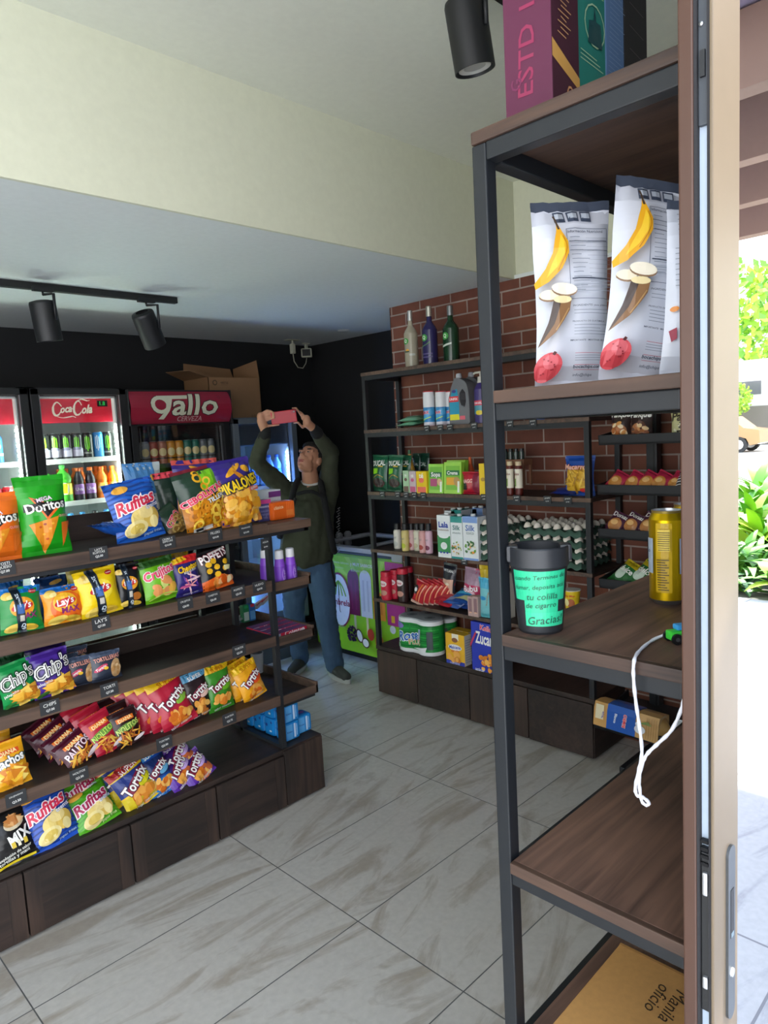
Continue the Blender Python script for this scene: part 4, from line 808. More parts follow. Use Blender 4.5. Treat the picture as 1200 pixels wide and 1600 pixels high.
# things at the far end of the gondola
def box_at(name, dims, base, loc, yaw, label, cat, front=(), **k):
    return put(carton(name, *dims, base, front, **k), loc, yaw, 0, 0, label, cat)
zt = GZ[0] - .008
p = onY(409, 806, 2.72)
box_at('medicine_carton', (.075, .13, .09), 'd8dce6', (p.x + .03, 2.70, zt), 6, 'white carton with purple stripe at the right end of the gondola top', 'box', [('r', -.5, .75, .5, .95, '7a3a8a'), ('t', 'dietario', 0, .5, .8, 0, '8088a0', {'b': .02})], side='c8a8c8')
box_at('purple_packet', (.075, .098, .05), '4a4a80', (1.80, 2.60, zt), 4, 'purple and pink packet standing left of the orange packet', 'packet', [('r', -.5, .82, .5, 1, 'd04a90'), ('t', 'Nosotras', 0, .7, .8, 0, 'd8d8e8', {'b': .03}), ('t', 'invisible\nrapigel\ntela', 0, .35, .7, 0, '8a90b8', {'b': .01})], ch=.01, kind='foil')
box_at('orange_packet', (.135, .082, .06), 'e8661c', (1.893, 2.59, zt), 3, 'orange packet at the right end of the gondola top', 'packet', [('t', 'clásica', -.22, .7, .4, 4, 'f8d0a0', {'b': .03}), ('r', .1, .2, .4, .5, 'f09040')] + [('r', .12 + .07 * k, .05, .15 + .07 * k, .95, 'f8813a') for k in range(5)], ch=.012, kind='foil')
box_at('white_carton', (.10, .10, .09), 'c8ccd8', (1.70, 2.93, GZ[0] - .03), 0, 'white carton with pink edge on the rear of the gondola top', 'box', [('r', -.5, .86, .5, 1, 'd070a0')])
PV = [(.025, 0, '3c1a70'), (.027, .004, '7a3ac0'), (.027, .055, '7a3ac0'), (.025, .085, '8a4ad0'), (.021, .112, '8a4ad0'), (.0195, .118, 'e4e4e8'), (.020, .120, 'e4e4e8'), (.019, .155, 'e4e4e8'), (.014, .158, 'e4e4e8')]
zz = GZ[1] - .045
for k, (x, y, lb) in enumerate(((1.832, 2.535, 'white capped purple bottle, left of two at the front of the end tray'), (1.892, 2.535, 'white capped purple bottle, right of two at the front of the end tray'), (1.815, 2.62, 'purple cosmetic bottle hidden behind the left purple bottle'))):
    if k == 0: pv = vessel('lotion_bottle', PV, [(.01, .085, [('s', [(0, .1), (-.1, .5), (0, .9)], .05, 'b88ae8', 1), ('t', 'body splash', .05, .5, .6, 90, 'e8d8f8', {'b': .02}), ('r', .25, .0, .32, 1, 'a878e0')], 150, 0)]); tag(pv, lb, 'bottle'); pv.location = (x, y, zz)
    else: dup(pv, (x, y, zz), None, lb)
zz = GZ[2] - .045
for k in range(4):
    o = carton('toothpaste_carton', .20, .030, .05, 'c81e40', [('t', 'Colgate', .05, .6, .5, 0, 'f6e8ec', {'b': .05}), ('e', .33, .6, .05, .05, 0, 'f0e0e8'), ('r', -.5, 0, -.32, 1, 'b0b8d0'), ('r', .1, .05, .25, .3, 'f0d040')], top='7a4a86', ch=.001) if k == 0 else dup(o)
    put(o, (1.865 - .002 * k, 2.55 + .052 * k, zz + .002 * k), 2, 0, 0, 'red toothpaste carton lying in the end tray, ' + ['nearest the front', 'second from the front', 'third from the front', 'furthest back'][k], 'box')
# rear side goods
o = vessel('glass_cup', [(.026, 0, mat('b8bcc4', 'gloss')), (.032, .10, mat('b8bcc4', 'gloss')), (.030, .10, mat('8a8e96', 'gloss')), (.025, .004, mat('8a8e96', 'gloss'))]); p = onY(403, 1044, 2.90); o.location = (p.x, 2.90, GZ[3] - .035 + .0); tag(o, 'silvery ribbed cup on the back of the fourth shelf', 'cup')
for k, (x, c, cc, lb) in enumerate(((382, '1c7a4a', '1c9a5a', 'small green bottle box behind the third shelf'), (392, '1c62a8', 'b02838', 'small blue bottle box behind the third shelf'))):
    p = onY(x, 955, 2.90); o = carton('mouthwash_box', .035, .085, .03, c, [('r', -.4, .1, .4, .6, 'b8d0c8' if k == 0 else '5a9ad0'), ('r', -.3, .82, .3, 1, cc)], ch=.004); put(o, (p.x, 2.90, GZ[2] - .035), 0, 0, 0, lb, 'box')
for k in range(5):
    p = onY(352 + 13 * k, 958 + 3 * k, 2.96); o = bag('toothbrush_pack', .05, .22, .02, 'b8bcc0', [('r', -.3, .1, -.1, .9, 'e8e8ee'), ('r', .1, .1, .25, .9, 'c04050' if k > 2 else '707880'), ('r', -.5, .8, .5, 1, '3a4048')], k, .02)
    put(o, (p.x + .02, 2.90 + .02 * k, GZ[2] - .02 + .008 * k), -60, 86, 0, 'clear toothbrush blister pack lying behind the third shelf, ' + ['leftmost', 'second from the left', 'third from the left', 'fourth from the left', 'rightmost'][k], 'blister pack')
for k in range(3):
    o = bag('wipes_pack', .11, .13, .03, 'aab4bc', [('e', 0, .5, .3, .3, 0, 'd8dce2'), ('e', .2, .3, .1, .1, 0, '5a8ab0')], k, .03); put(o, (1.53 + .06 * k, 2.92 + .01 * k, GZ[1] - .01 + .01 * k), 20 * k, 84, 0, 'pale flat packet on the rear of the second shelf, ' + ['leftmost', 'middle', 'rightmost'][k], 'packet')
# blue pad packs on the base end
def pads(w, h, d): return carton('pad_pack', w, h, d, '1c86d0', [('r', -.4, .08, .0, .9, '5aaae8'), ('r', .08, .12, .2, .9, 'c8dcf4'), ('r', .25, .2, .3, .85, '9cc8f0'), ('t', 'Kotex', -.2, .5, .34, 0, '1a4aa0', {'b': .03})], top='1a6ac0', topart=[('e', .1, .5, .2, .12, 0, '9a50b0')], ch=.012, kind='foil', leftart=[('e', -.2, .6, .1, .1, 0, '2a3a90'), ('e', .2, .3, .12, .06, 0, 'd8e4f4'), ('e', .3, .8, .08, .08, 0, '2a3a90')])
o = pads(.085, .085, .075)
spots = [(1.83, 2.56, 0, 'blue pad pack at the front left of the base end, lower one of the stack'), (1.83, 2.56, .086, 'blue pad pack on top of the front left stack beside the post'), (1.915, 2.58, 0, 'blue pad pack at the front right corner of the base end'), (1.83, 2.65, 0, 'blue pad pack in the second row of the base end, lower'), (1.83, 2.65, .086, 'blue pad pack in the second row of the base end, upper'), (1.83, 2.74, 0, 'blue pad pack in the third row of the base end, lower'), (1.83, 2.74, .086, 'blue pad pack in the third row of the base end, upper'), (1.83, 2.83, 0, 'blue pad pack in the last row of the base end, lower'), (1.83, 2.83, .086, 'blue pad pack in the last row of the base end, upper')]
for k, (x, y, dz, lb) in enumerate(spots):
    q = o if k == 0 else dup(o); put(q, (x, y, .268 + dz), 0, 0, 0, lb, 'pad pack', 'blue pad packs on the gondola base')
o = bag('pad_pack_pink', .10, .08, .06, 'b03a8a', [('e', 0, .5, .3, .2, 0, 'd070b0')], 3); put(o, (1.80, 2.94, .268), 0, 4, 0, 'magenta pack at the back of the base end', 'pad pack'); o.name = 'pad_pack'

# price tags
_tg = 0
def ptag(loc, yaw, lines, label, w=.064, h=.046, lean=12):
    o = carton('price_tag', w, h, .002, '2b2d30', [('t', lines[0], 0, .70, .66, 4, 'd8d8d4', {'b': .02}), ('t', lines[1], 0, .28, .42, 4, 'e8e8e4', {'b': .04})], ch=.0, kind='card'); return put(o, loc, yaw, lean, 0, label, 'price tag')
for x, y, l, lv, lb in ((8, 896, ('TOSTI\nQUESO', 'Q7.00'), 0, 'left edge of the top shelf'), (154, 862, ("LAY'S\nRUFITAS", 'Q2.00'), 0, 'top shelf below the lying blue bag'), (262, 848, ('CREMA Y\nESPECIAS', 'Q12.00'), 0, 'top shelf right of the blue crisp bag'), (336, 832, ('FILLERS', 'Q15.00'), 0, 'top shelf below the onion ring bag'), (384, 827, ('PIKARONES', 'Q12.00'), 0, 'top shelf below the cheese puff bag'),
    (158, 975, ("LAY'S", 'Q7.00'), 1, 'second shelf below the yellow crisp bag'), (290, 948, ('CRUJITOS', 'Q8.00'), 1, 'second shelf below the lime green bag'), (333, 937, ('CHEETOS', 'Q6.00'), 1, 'second shelf below the dark purple bag'), (372, 923, ('POFFETS', 'Q5.00'), 1, 'second shelf below the black puff bag'), (405, 916, ('HUEVO', 'Q4.00'), 1, 'second shelf nearest the post'),
    (78, 1105, ('CHIPS', 'Q7.00'), 2, 'third shelf below the purple chip bag'), (171, 1080, ('TORTI', 'Q7.50'), 2, 'third shelf below the navy pouches'), (374, 1022, ('TORTIX', 'Q2.50'), 2, 'third shelf near the post'),
    (24, 1237, ('CRUJINANAS', 'Q3.50'), 3, 'fourth shelf left end'), (123, 1204, ('NOLITOS', 'Q3.50'), 3, 'fourth shelf below the maroon bags'), (256, 1152, ('TORTRIX', 'Q2.00'), 3, 'fourth shelf below the red corn snack bags'), (358, 1118, ('TORTRIX', 'Q2.75'), 3, 'fourth shelf below the green corn snack bag')):
    p = onY(x, y, 2.461); ptag((p.x, 2.460, GZ[lv] - .036), 0, l, 'small chalkboard price tag on the ' + lb, lean=2)
p = onY(418, 840, 2.46); ptag((onY(418, 852, 2.475).x - .01, 2.476, 1.17), 0, ('AGUA', 'Q7.00'), 'chalkboard price tag hanging below the top shelf near the post', .045, .05, 0)
# ================================================================ goods in the coolers
def can(name, r, h, body, arts, top='b8bcc0'):
    return vessel(name, [(r * .78, 0, mat('a8acb0', 'metal')), (r, .010, body), (r, h - .014, body), (r * .80, h - .002, mat(top, 'metal')), (r * .78, h, mat(top, 'metal')), (r * .74, h - .004, mat('9a9ea4', 'metal'))], arts, 20)
def bottle(name, r, h, liq, cap, lab, arts=(), capr=.014):
    return vessel(name, [(r * .8, 0, liq), (r, .012, liq), (r * .98, h * .18, liq), (r, h * .22, lab), (r, h * .50, lab), (r * .88, h * .52, liq), (r, h * .62, liq), (r * .85, h * .72, liq), (capr, h * .86, liq), (capr * .95, h * .90, liq), (capr * 1.15, h * .905, cap), (capr * 1.15, h * .985, cap), (capr * .8, h, cap)], arts, 18)
CL = [('s', [(-.10, .85), (-.12, .5), (-.08, .3)], .06, '7be01c'), ('s', [(0, .9), (.0, .5), (.02, .2)], .06, '7be01c'), ('s', [(.10, .85), (.12, .55), (.09, .3)], .06, '7be01c')]
rt, W, xa = cokes[1]
n = 7
a = can('energy_drink_can', .031, .158, '131414', [(.02, .15, CL + [('t', 'ENERGY', 0, .12, .5, 0, 'e0e0e0', {'b': .03})], 170, 0)])
b = can('energy_drink_can', .031, .158, '131414', [(.02, .15, CL + [('r', -.5, 0, .5, .35, 'c8c4d8'), ('e', 0, .35, .3, .1, 0, '8a88a8')], 170, 0)])
c_ = can('energy_drink_can', .031, .158, '2a90d8', [(.02, .15, [(s[0], s[1], s[2], 'd0e8f8') for s in CL], 170, 0)])
pos = ['leftmost', 'second from the left', 'third from the left', 'fourth from the left', 'fifth from the left', 'sixth from the left', 'rightmost']
k2 = {'a': 0, 'b': 0, 'c': 0}
for k, t in enumerate('bbbbaca'):
    src = {'a': a, 'b': b, 'c': c_}[t]; q = src if not k2[t] else dup(src); k2[t] += 1; tag(q, ('blue' if t == 'c' else 'black') + ' energy drink can with claw mark, ' + pos[k] + ' in the right cooler', 'can'); q.location = (xa + .088 + k * .0625, 4.15 + .12, 1.582); q.rotation_euler = (0, 0, R(-25))
og = bottle('soda_bottle', .032, .20, 'f07a10', 'e8701c', 'f49a30', [(.05, .10, [('e', 0, .5, .3, .3, 0, 'ffd060'), ('t', 'Fanta', 0, .5, .5, 0, 'f8f0e0', {'b': .05})], 160, -20)])
gp = bottle('soda_bottle', .030, .20, '1a1022', 'e8701c', 'a878c8', [(.05, .10, [('t', 'Uva', 0, .5, .5, 0, 'f0e8f8', {'b': .05})], 160, -20)])
gg = bottle('soda_bottle', .047, .225, '48b830', '58c85a', 'e8e020', [(.05, .12, [('r', -.4, .1, .4, .9, 'f0f020'), ('e', 0, .5, .25, .3, 0, 'fafad0')], 160, -20)])
zz = 1.335 - .004
for k, (s_, x, lb) in enumerate(((gg, .07, 'green soda bottle mostly hidden at the left of the right red-header cooler'), (gg, .175, 'large lime green soda bottle with yellow label in the right red-header cooler'), (gp, .265, 'dark grape soda bottle left of another in the right red-header cooler'), (gp, .335, 'dark grape soda bottle beside the orange soda bottles'), (og, .405, 'orange soda bottle left of the last one in the right red-header cooler'), (og, .475, 'orange soda bottle nearest the cooler light strip'))):
    q = s_ if k in (0, 2, 4) else dup(s_); tag(q, lb, 'bottle'); q.location = (xa + x, 4.15 + .125, zz)
for k in range(7):
    q = dup(og, (xa + .20 + k * .046, 4.15 + .24 + .02 * (k % 2), zz), None, 'orange capped soda bottle in the back row of the right red-header cooler', 'back row of orange capped bottles')
wb_ = bottle('water_bottle', .034, .19, '8fc8e8', '3a90d0', '4aa0e0', [(.045, .09, [('t', 'agua', 0, .5, .5, 0, 'e8f4fc', {'b': .04})], 150, 0)])
dk = bottle('soda_bottle', .032, .19, 'b8bcc4', '202226', 'b02038', [(.045, .09, [('e', 0, .5, .3, .4, 0, 'e8e8e8')], 150, -15)])
for k, (s_, x, lb) in enumerate(((wb_, .20, 'pale blue water bottle left in the lower row of the right red-header cooler'), (wb_, .27, 'pale blue water bottle next to the red labelled one'), (dk, .345, 'clear bottle with black cap and red label in the lower cooler row'), (wb_, .415, 'water bottle right of the red labelled bottle'), (wb_, .48, 'water bottle at the right end of the lower cooler row'))):
    q = s_ if k in (0, 2) else dup(s_); tag(q, lb, 'bottle'); q.location = (xa + x, 4.15 + .13, 1.076)
rt, W, xa = cokes[0]
rc = can('soda_can', .033, .125, 'c81426', [(.02, .11, [('t', 'Coca', 0, .7, .6, 60, 'f6e8e8', {'b': .03, 'sh': .4}), ('s', [(.1, 0), (.15, .5), (.1, 1)], .05, 'f6e8e8', 1)], 170, -20)])
for k in range(2): q = rc if k == 0 else dup(rc); tag(q, ['red soda can in the left edge cooler', 'red soda can at the very left of the left edge cooler'][k], 'can'); q.location = (xa + (.435, .365)[k], 4.15 + .125, 1.331)
bc = can('energy_drink_can', .031, .158, '2a70c8', [(.02, .15, [('e', 0, .6, .3, .2, 0, 'c8d8f0'), ('r', -.5, .2, .5, .3, 'd8e0f0')], 170, -20)]); tag(bc, 'blue and white can on the upper shelf of the left edge cooler', 'can'); bc.location = (xa + .40, 4.15 + .13, 1.582)
rt, W, xa = beer
cols = ['8a8f94', '8a8f94', '9a3a2c', 'a86a50', 'c8861c', 'c8861c', '1c6a5a', '1c6a5a', '6a7074', '6a7074']
for k, cc in enumerate(cols):
    q = can('beer_can', .031, .155, cc, [(.03, .12, [('e', 0, .6, .3, .3, 0, 'd8c890'), ('r', -.5, .1, .5, .2, '30302c')], 160, -20)])
    tag(q, {'8a8f94': 'grey', '9a3a2c': 'dark red', 'a86a50': 'copper', 'c8861c': 'gold', '1c6a5a': 'teal', '6a7074': 'dark grey'}[cc] + ' beer can, number ' * 0 + ' drink can in the beer cooler row, ' + ['leftmost', 'second from left', 'third from left', 'fourth from left', 'fifth from left', 'fifth from right', 'fourth from right', 'third from right', 'second from right', 'rightmost'][k], 'can'); q.location = (xa + .08 + .060 * k, 4.15 + .13, 1.511)
rt, W, xa = blue
wbl = bottle('water_bottle', .033, .215, '7fb4ea', '2a60c0', '3a80e0', [(.05, .10, [('t', 'agua', 0, .5, .5, 0, 'e8f4fc', {'b': .04})], 150, 0)])
for r_ in range(2):
    for k in range(6):
        q = wbl if (k == 0 and r_ == 0) else dup(wbl); tag(q, 'blue lit water bottle in the ' + ['upper', 'second'][r_] + ' bottle row of the grey cooler', 'bottle', 'water bottles in the grey cooler, ' + ['upper', 'second'][r_] + ' row'); q.location = (xa + .10 + .069 * k, 4.15 + .14 + .0 * r_, (1.311, 1.096)[r_] + (.0))
D_ = [('d8c81c', 'yellow'), ('c8c8cc', 'silver'), ('d8d020', 'lime')]
for k, (cc, nm) in enumerate(D_):
    q = can('juice_can', .026, .12, cc, [(.02, .1, [('r', -.5, 0, .5, .25, 'b83a30'), ('e', 0, .6, .2, .3, 0, '3a3a30')], 150, -20)]); p = onY(394 + 11 * k, 800, 4.28); tag(q, nm + ' slim juice can in the grey cooler behind the raised arm', 'can'); q.location = (p.x, 4.28, .946)
q = carton('juice_box', .05, .13, .04, 'd8909a', [('e', 0, .6, .3, .2, 0, 'f0e0e0'), ('r', -.5, 0, .5, .2, 'c03040')]); p = onY(379, 800, 4.28); put(q, (p.x, 4.28, .946), 0, 0, 0, 'pink juice box in the grey cooler left of the slim cans', 'box')
# cardboard boxes on the beer and water coolers
kraft = mat('8f6c4c', 'card')
cb = empty('cardboard_box', (2.925, 4.44, 1.802), (0, 0, 0), 'open brown cardboard box on top of the grey cooler', 'box')
mb = MB(); w_, d_, h_ = .44, .34, .30; t_ = .004
for a_, b_ in (((-w_ / 2, 0, 0), (w_ / 2, t_, h_)), ((-w_ / 2, d_ - t_, 0), (w_ / 2, d_, h_)), ((-w_ / 2, 0, 0), (-w_ / 2 + t_, d_, h_)), ((w_ / 2 - t_, 0, 0), (w_ / 2, d_, h_)), ((-w_ / 2, 0, 0), (w_ / 2, d_, t_))): mb.box(a_, b_, kraft)
art(mb, [('t', 'NESTLE', -.20, .87, .14, 0, '4a3524', {'b': .04}), ('ring', -.38, .87, .045, .045, .4, 0, '5a4430'), ('t', 'PROFESIONAL', -.20, .82, .13, 0, '6a5038')] + [('ring', .30 + .05 * k, .06, .015, .02, .3, 0, '5a4430') for k in range(4)], lambda x, y, o: Vector((x, -o, y)), w_, h_)
mb.build('carton_body', cb)
def flap(vs, nm='flap'):
    m2 = MB(); vs = [Vector(v) for v in vs]; nn = (vs[1] - vs[0]).cross(vs[2] - vs[0]).normalized() * t_
    m2.add(vs + [v + nn for v in vs], [(0, 1, 2, 3), (7, 6, 5, 4), (0, 4, 5, 1), (1, 5, 6, 2), (2, 6, 7, 3), (3, 7, 4, 0)], kraft); m2.build(nm, cb)
flap([(-w_ / 2, 0, h_), (-w_ / 2, d_, h_), (-w_ / 2 - .14, d_, h_ + .06), (-w_ / 2 - .15, 0, h_ + .04)])
flap([(w_ / 2, d_, h_), (w_ / 2, 0, h_), (w_ / 2 - .015, 0, h_ + .13), (w_ / 2 + .0, d_, h_ + .1)])
flap([(-w_ / 2, d_, h_), (w_ / 2, d_, h_), (w_ / 2 - .02, d_ + .02, h_ + .10), (-w_ / 2 + .02, d_ + .02, h_ + .13)])
flap([(w_ / 2, 0, h_), (-w_ / 2, 0, h_), (-w_ / 2 + .02, .13, h_ - .02), (w_ / 2 - .02, .13, h_ - .02)])

# ================================================================ goods on the wall shelf (faces -X)
def wplace(mk, x0, x1, yt, yb, X, z, label, cat, lean=0, roll=0, group=None, name=None, yaw=-90):
    """x0..yb extent in the photo; X distance into the shelf"""
    a = onX(x0, (yt + yb) / 2, X); b = onX(x1, (yt + yb) / 2, X); w_ = (a.y - b.y) * (.80 if cat in ('bottle', 'jar', 'spray can', 'noodle cup', 'drink tub') else 1); h_ = onX((x0 + x1) / 2, yt, X).z - z
    o = mk(w_, h_); 
    if name: o.name = name
    return put(o, (X, (a.y + b.y) / 2, z), yaw, lean, roll, label, cat, group)
z = BZ[0]
def liquor(glasscol, cap, lab):
    def f(w_, h_):
        r = w_ / 2; g_ = tint(glasscol, .75) if glasscol == 'b8b09a' else mat(glasscol, 'gloss')
        return vessel('liquor_bottle', [(r * .9, 0, g_), (r, .01, g_), (r, h_ * .60, g_), (r * .8, h_ * .66, g_), (r * .38, h_ * .74, g_), (r * .32, h_ * .82, g_), (r * .38, h_ * .825, mat(cap, 'metal')), (r * .38, h_ * .99, mat(cap, 'metal')), (r * .3, h_, mat(cap, 'metal'))],
                      [(h_ * .08, h_ * .62, [('e', -.1, .72, .18, .16, 0, '3a9a3c'), ('t', 'Q', -.1, .72, .16, 0, 'e8f0e0', {'b': .06})] + lab, 160, 8)], 22)
    return f
wplace(liquor('b8b09a', 'c8c8c4', [('e', .0, .42, .1, .08, 0, 'e8a83c'), ('r', -.3, .36, .1, .41, '3a4a30'), ('r', .1, .25, .4, .32, 'b8b8ac')]), 632, 652, 485, 571, 3.10, z, 'clear liquor bottle with a silver cap, leftmost on the wall shelf top', 'bottle')
wplace(liquor('2e2a58', 'c4c2b4', [('s', [(-.3, .45), (0, .5), (.2, .58)], .05, '4a7a4a'), ('r', -.2, .2, .3, .24, '5a5080'), ('r', -.25, .1, .3, .14, '5a5080')]), 660, 683, 478, 567, 3.10, z, 'purple liquor bottle with a cream cap in the middle of the wall shelf top', 'bottle')
wplace(liquor('173a22', '8a8c8c', [('p', [(-.3, .36), (.2, .44), (.2, .50), (-.3, .42)], 'c8d0c4')]), 692, 717, 477, 562, 3.10, z, 'dark green liquor bottle with a grey cap on the wall shelf top', 'bottle')
wplace(liquor('1a2420', '30343a', []), 749, 767, 505, 556, 3.12, z, 'dark bottle half hidden by the near shelf post', 'bottle')
z = BZ[1]
def spray(w_, h_):
    r = w_ / 2; return vessel('spray_can', [(r * .96, 0, 'd8b8c4'), (r, .006, 'd8d4dc'), (r, h_ * .12, '2a80b8'), (r, h_ * .54, 'dcdcde'), (r, h_ * .60, 'dcdcde'), (r * .98, h_ * .97, 'c83038'), (r * .9, h_, 'c83038')],
        [(h_ * .12, h_ * .54, [('p', [(-.5, 0), (.5, .55), (.5, 1), (-.5, .6)], '4aa0d0'), ('t', 'AJAX', -.1, .62, .55, 0, 'd03040', {'b': .08, 'oc': 'f0f0f4', 'ow': .12}), ('s', [(-.4, .1), (.3, .35)], .06, 'a8d860')], 160, 5)], 22)
for k, (a_, b_, lb) in enumerate(((662, 680, 'white spray can with red and blue label, leftmost of three'), (681, 698, 'white spray can with red and blue label, middle of three'), (697, 712, 'white spray can with red and blue label, partly behind the grey jug'))): wplace(spray, a_, b_, 612 - 1, 668 - k, 3.02 + (.03 if k == 2 else 0), z, lb, 'spray can')
def jug(w_, h_):
    mb = MB(); gm = mat('6a6a6e', 'plastic'); T = Matrix(((1, 0, 0, 0), (0, 0, -1, 0), (0, 1, 0, 0), (0, 0, 0, 1)))
    out = [(-.48, 0), (.42, 0), (.50, .15), (.50, .55), (.44, .78), (.30, .90), (.02, .97), (-.18, .97), (-.22, .92), (-.34, .80), (-.5, .55)]
    hole = [(.12, .40), (.28, .36), (.36, .48), (.34, .66), (.20, .74), (.06, .66), (.04, .52)]
    O = [(x * w_, y * h_ * .93) for x, y in smooth_pts([(a, b) for a, b in out], 3)]; Hh = [(x * w_, y * h_ * .93) for x, y in hole]
    d = .035
    vs2 = [Vector((x, y, 0)) for x, y in O]; hv = [Vector((x, y, 0)) for x, y in Hh]
    tri = tessellate_polygon([vs2, hv]); A = O + Hh; n_ = len(A)
    V = [T @ Vector((x, y, d)) for x, y in A] + [T @ Vector((x, y, -d)) for x, y in A]
    F_ = [tuple(t) for t in tri] + [tuple(i + n_ for i in t)[::-1] for t in tri] + [(i, (i + 1) % len(O), n_ + (i + 1) % len(O), n_ + i) for i in range(len(O))] + [(len(O) + i, len(O) + (i + 1) % len(Hh), n_ + len(O) + (i + 1) % len(Hh), n_ + len(O) + i) for i in range(len(Hh))]
    mb.add(V, F_, gm)
    art(mb, [('p', [(-.44, .10), (.02, .10), (.02, .45), (-.05, .75), (-.30, .72), (-.44, .5)], '1c90b0'), ('p', [(-.44, .10), (.02, .10), (.0, .22), (-.44, .22)], 'e0d820'), ('r', -.46, .48, .0, .60, 'd82c34'), ('t', 'UNIFIX', -.24, .54, .40, 0, 'f4f0f0', {'b': .04}), ('e', -.2, .7, .1, .06, 0, '3a3a80'), ('r', .05, .1, .3, .18, 'd86070')], lambda x, y, o: Vector((x, -d - o, y)), w_, h_ * .93)
    mb.lathe([(.016, h_ * .90, mat('b8bac0', 'plastic')), (.018, h_ * .94, mat('b8bac0', 'plastic')), (.014, h_, mat('b8bac0', 'plastic'))], 14, (-.02, 0, 0)); return mb.build('detergent_jug')
wplace(jug, 707, 739, 583, 664, 3.03, z, 'grey detergent jug with a blue and yellow label left of the pump bottle', 'jug')
wplace(jug, 727, 757, 581, 664, 3.16, z, 'grey detergent jug behind the pump bottle', 'jug')
def pump(w_, h_):
    r = w_ / 2; o = vessel('pump_bottle', [(r, 0, '3a2c6a'), (r, h_ * .66, '3a2c6a'), (r * .5, h_ * .78, 'c8c4b8'), (r * .4, h_ * .90, 'c8c4b8')], [(.01, h_ * .6, [('r', -.4, .25, .4, .62, '4a8a9a'), ('r', -.35, .55, .35, .72, 'c83048'), ('t', 'UNIGEL', 0, .63, .5, 0, 'f0e8f0', {'b': .04}), ('e', .1, .3, .2, .12, 0, 'd8c020')], 160, 0)])
    m2 = MB(); m2.tube([(0, 0, h_ * .88), (0, 0, h_ * .98), (0, 0, h_)], [.006, .006, .012], mat('c8c4b8', 'plastic')); m2.tube([(0, 0, h_ * .985), (-.035, 0, h_ * .985), (-.045, 0, h_ * .96)], .006, mat('c8c4b8', 'plastic')); m2.build('pump_head', o); return o
wplace(pump, 741, 763, 580, 662, 3.02, z, 'purple pump bottle with cream pump head beside the near post', 'bottle')
for k in range(2):
    o = bag('sachet', .15, .17, .03, '8ac8a4', [('r', -.5, .3, .5, .7, '4a9a74'), ('e', 0, .5, .2, .2, 0, 'd8e8dc')], 70 + k, .04); p = onX((638, 645)[k], 662, 3.05 + .03 * k); put(o, (3.01 + .02 * k, p.y, z + .014 + .028 * k), -90 + 10 * k, 83, 0, ['pale green sachet lying at the bottom of the small pile', 'pale green sachet lying on top of the small pile'][k], 'sachet')
p = onX(808, 607, 3.05)
o = bag('sachet', .10, .14, .05, '4a6ab8', [('r', -.5, .4, .5, .8, '6a3a80'), ('r', -.5, .8, .5, 1, '3a9ad0')], 72); put(o, (3.03, onX(833, 605, 3.03).y, z), -80, 40, 30, 'blue and purple sachet lying behind the white snack bags', 'sachet')
for k, (x, c, lb) in enumerate(((785, '6a6a60', 'small dark jar with metal lid beside the near post'),)):
    o = vessel('jar', [(.02, 0, '4a3a30'), (.02, .06, '8a8a80'), (.02, .075, '9a9a94')]); o.location = (3.05, onX(x, 600, 3.05).y, z); tag(o, lb, 'jar')
z = BZ[2]
def ducal(w_, h_): return bag('bean_pouch', w_, h_, w_ * .3, '14583a', [('r', -.5, .0, .5, .12, '0f4a30'), ('t', 'DUCAL', .0, .78, .8, 6, WH, {'b': .05, 'hs': 1.3}), ('p', [(-.36, .46), (-.02, .50), (.0, .64), (-.38, .62)], '8ad01c'), ('e', .05, .24, .36, .2, 0, '46201e'), ('e', .05, .25, .28, .15, 0, '2c1416'), ('s', [(-.3, .35), (0, .46), (.35, .4)], .03, 'c89a3c', 1), ('r', .0, .68, .3, .71, 'd8b040')], 2, .05)
for k, (a_, b_, X, lb) in enumerate(((579, 604, 3.0, 'dark green bean pouch, leftmost in its shelf row'), (603, 627, 3.0, 'dark green bean pouch, second from the left'), (619, 640, 3.06, 'dark green bean pouch half hidden behind the second one'))): wplace(ducal, a_, b_, 711, 761, X, z, lb, 'pouch', 4, 3)
dkg = lambda w_, h_: bag('coffee_bag', w_, h_, w_ * .3, '12382a', [('r', -.3, .3, .3, .6, '0c1c18'), ('t', 'CAL', 0, .7, .6, 0, 'c8d4cc', {'b': .04})], 5)
wplace(dkg, 646, 658, 708, 760, 3.15, z, 'dark green pouch behind the small pale box', 'pouch', name='bean_pouch'); wplace(dkg, 655, 672, 708, 760, 3.17, z, 'dark green pouch behind the yellow box', 'pouch', name='bean_pouch')
o = wplace(lambda w_, h_: vessel('oil_bottle', [(w_ / 2, 0, 'a8782a'), (w_ / 2, h_ * .5, 'c89a3c'), (w_ / 2 * .8, h_ * .6, 'b8862c'), (w_ / 2 * .35, h_ * .78, 'b8862c'), (w_ / 2 * .35, h_ * .9, '2a5a34'), (w_ / 2 * .3, h_, '2a5a34')], [(h_ * .55, h_ * .72, [('r', -.4, .1, .4, .9, 'e0b040')], 150, 0)]), 634, 648, 703, 760, 3.09, z, 'golden oil bottle with a green cap standing behind small boxes', 'bottle')
for a_, b_, yt, X, c, t_, lb in ((634, 643, 735, 2.99, 'a8c8a0', '5a3a2c', 'small pale green box with brown base'), (644, 654, 736, 2.99, 'c8b4b8', 'c04a78', 'small pale pink and grey box'), (655, 671, 736, 2.985, 'ecc81c', 'e8604a', 'yellow box with a pink picture')):
    wplace(lambda w_, h_: carton('tea_box', w_, h_, .05, c, [('r', -.4, .05, .4, .3, t_), ('e', 0, .6, .25, .2, 0, t_), ('t', 'té', 0, .8, .4, 0, WH, {'b': .04})]), a_, b_, yt, 763, X, z, lb + ' on the wall shelf', 'box')
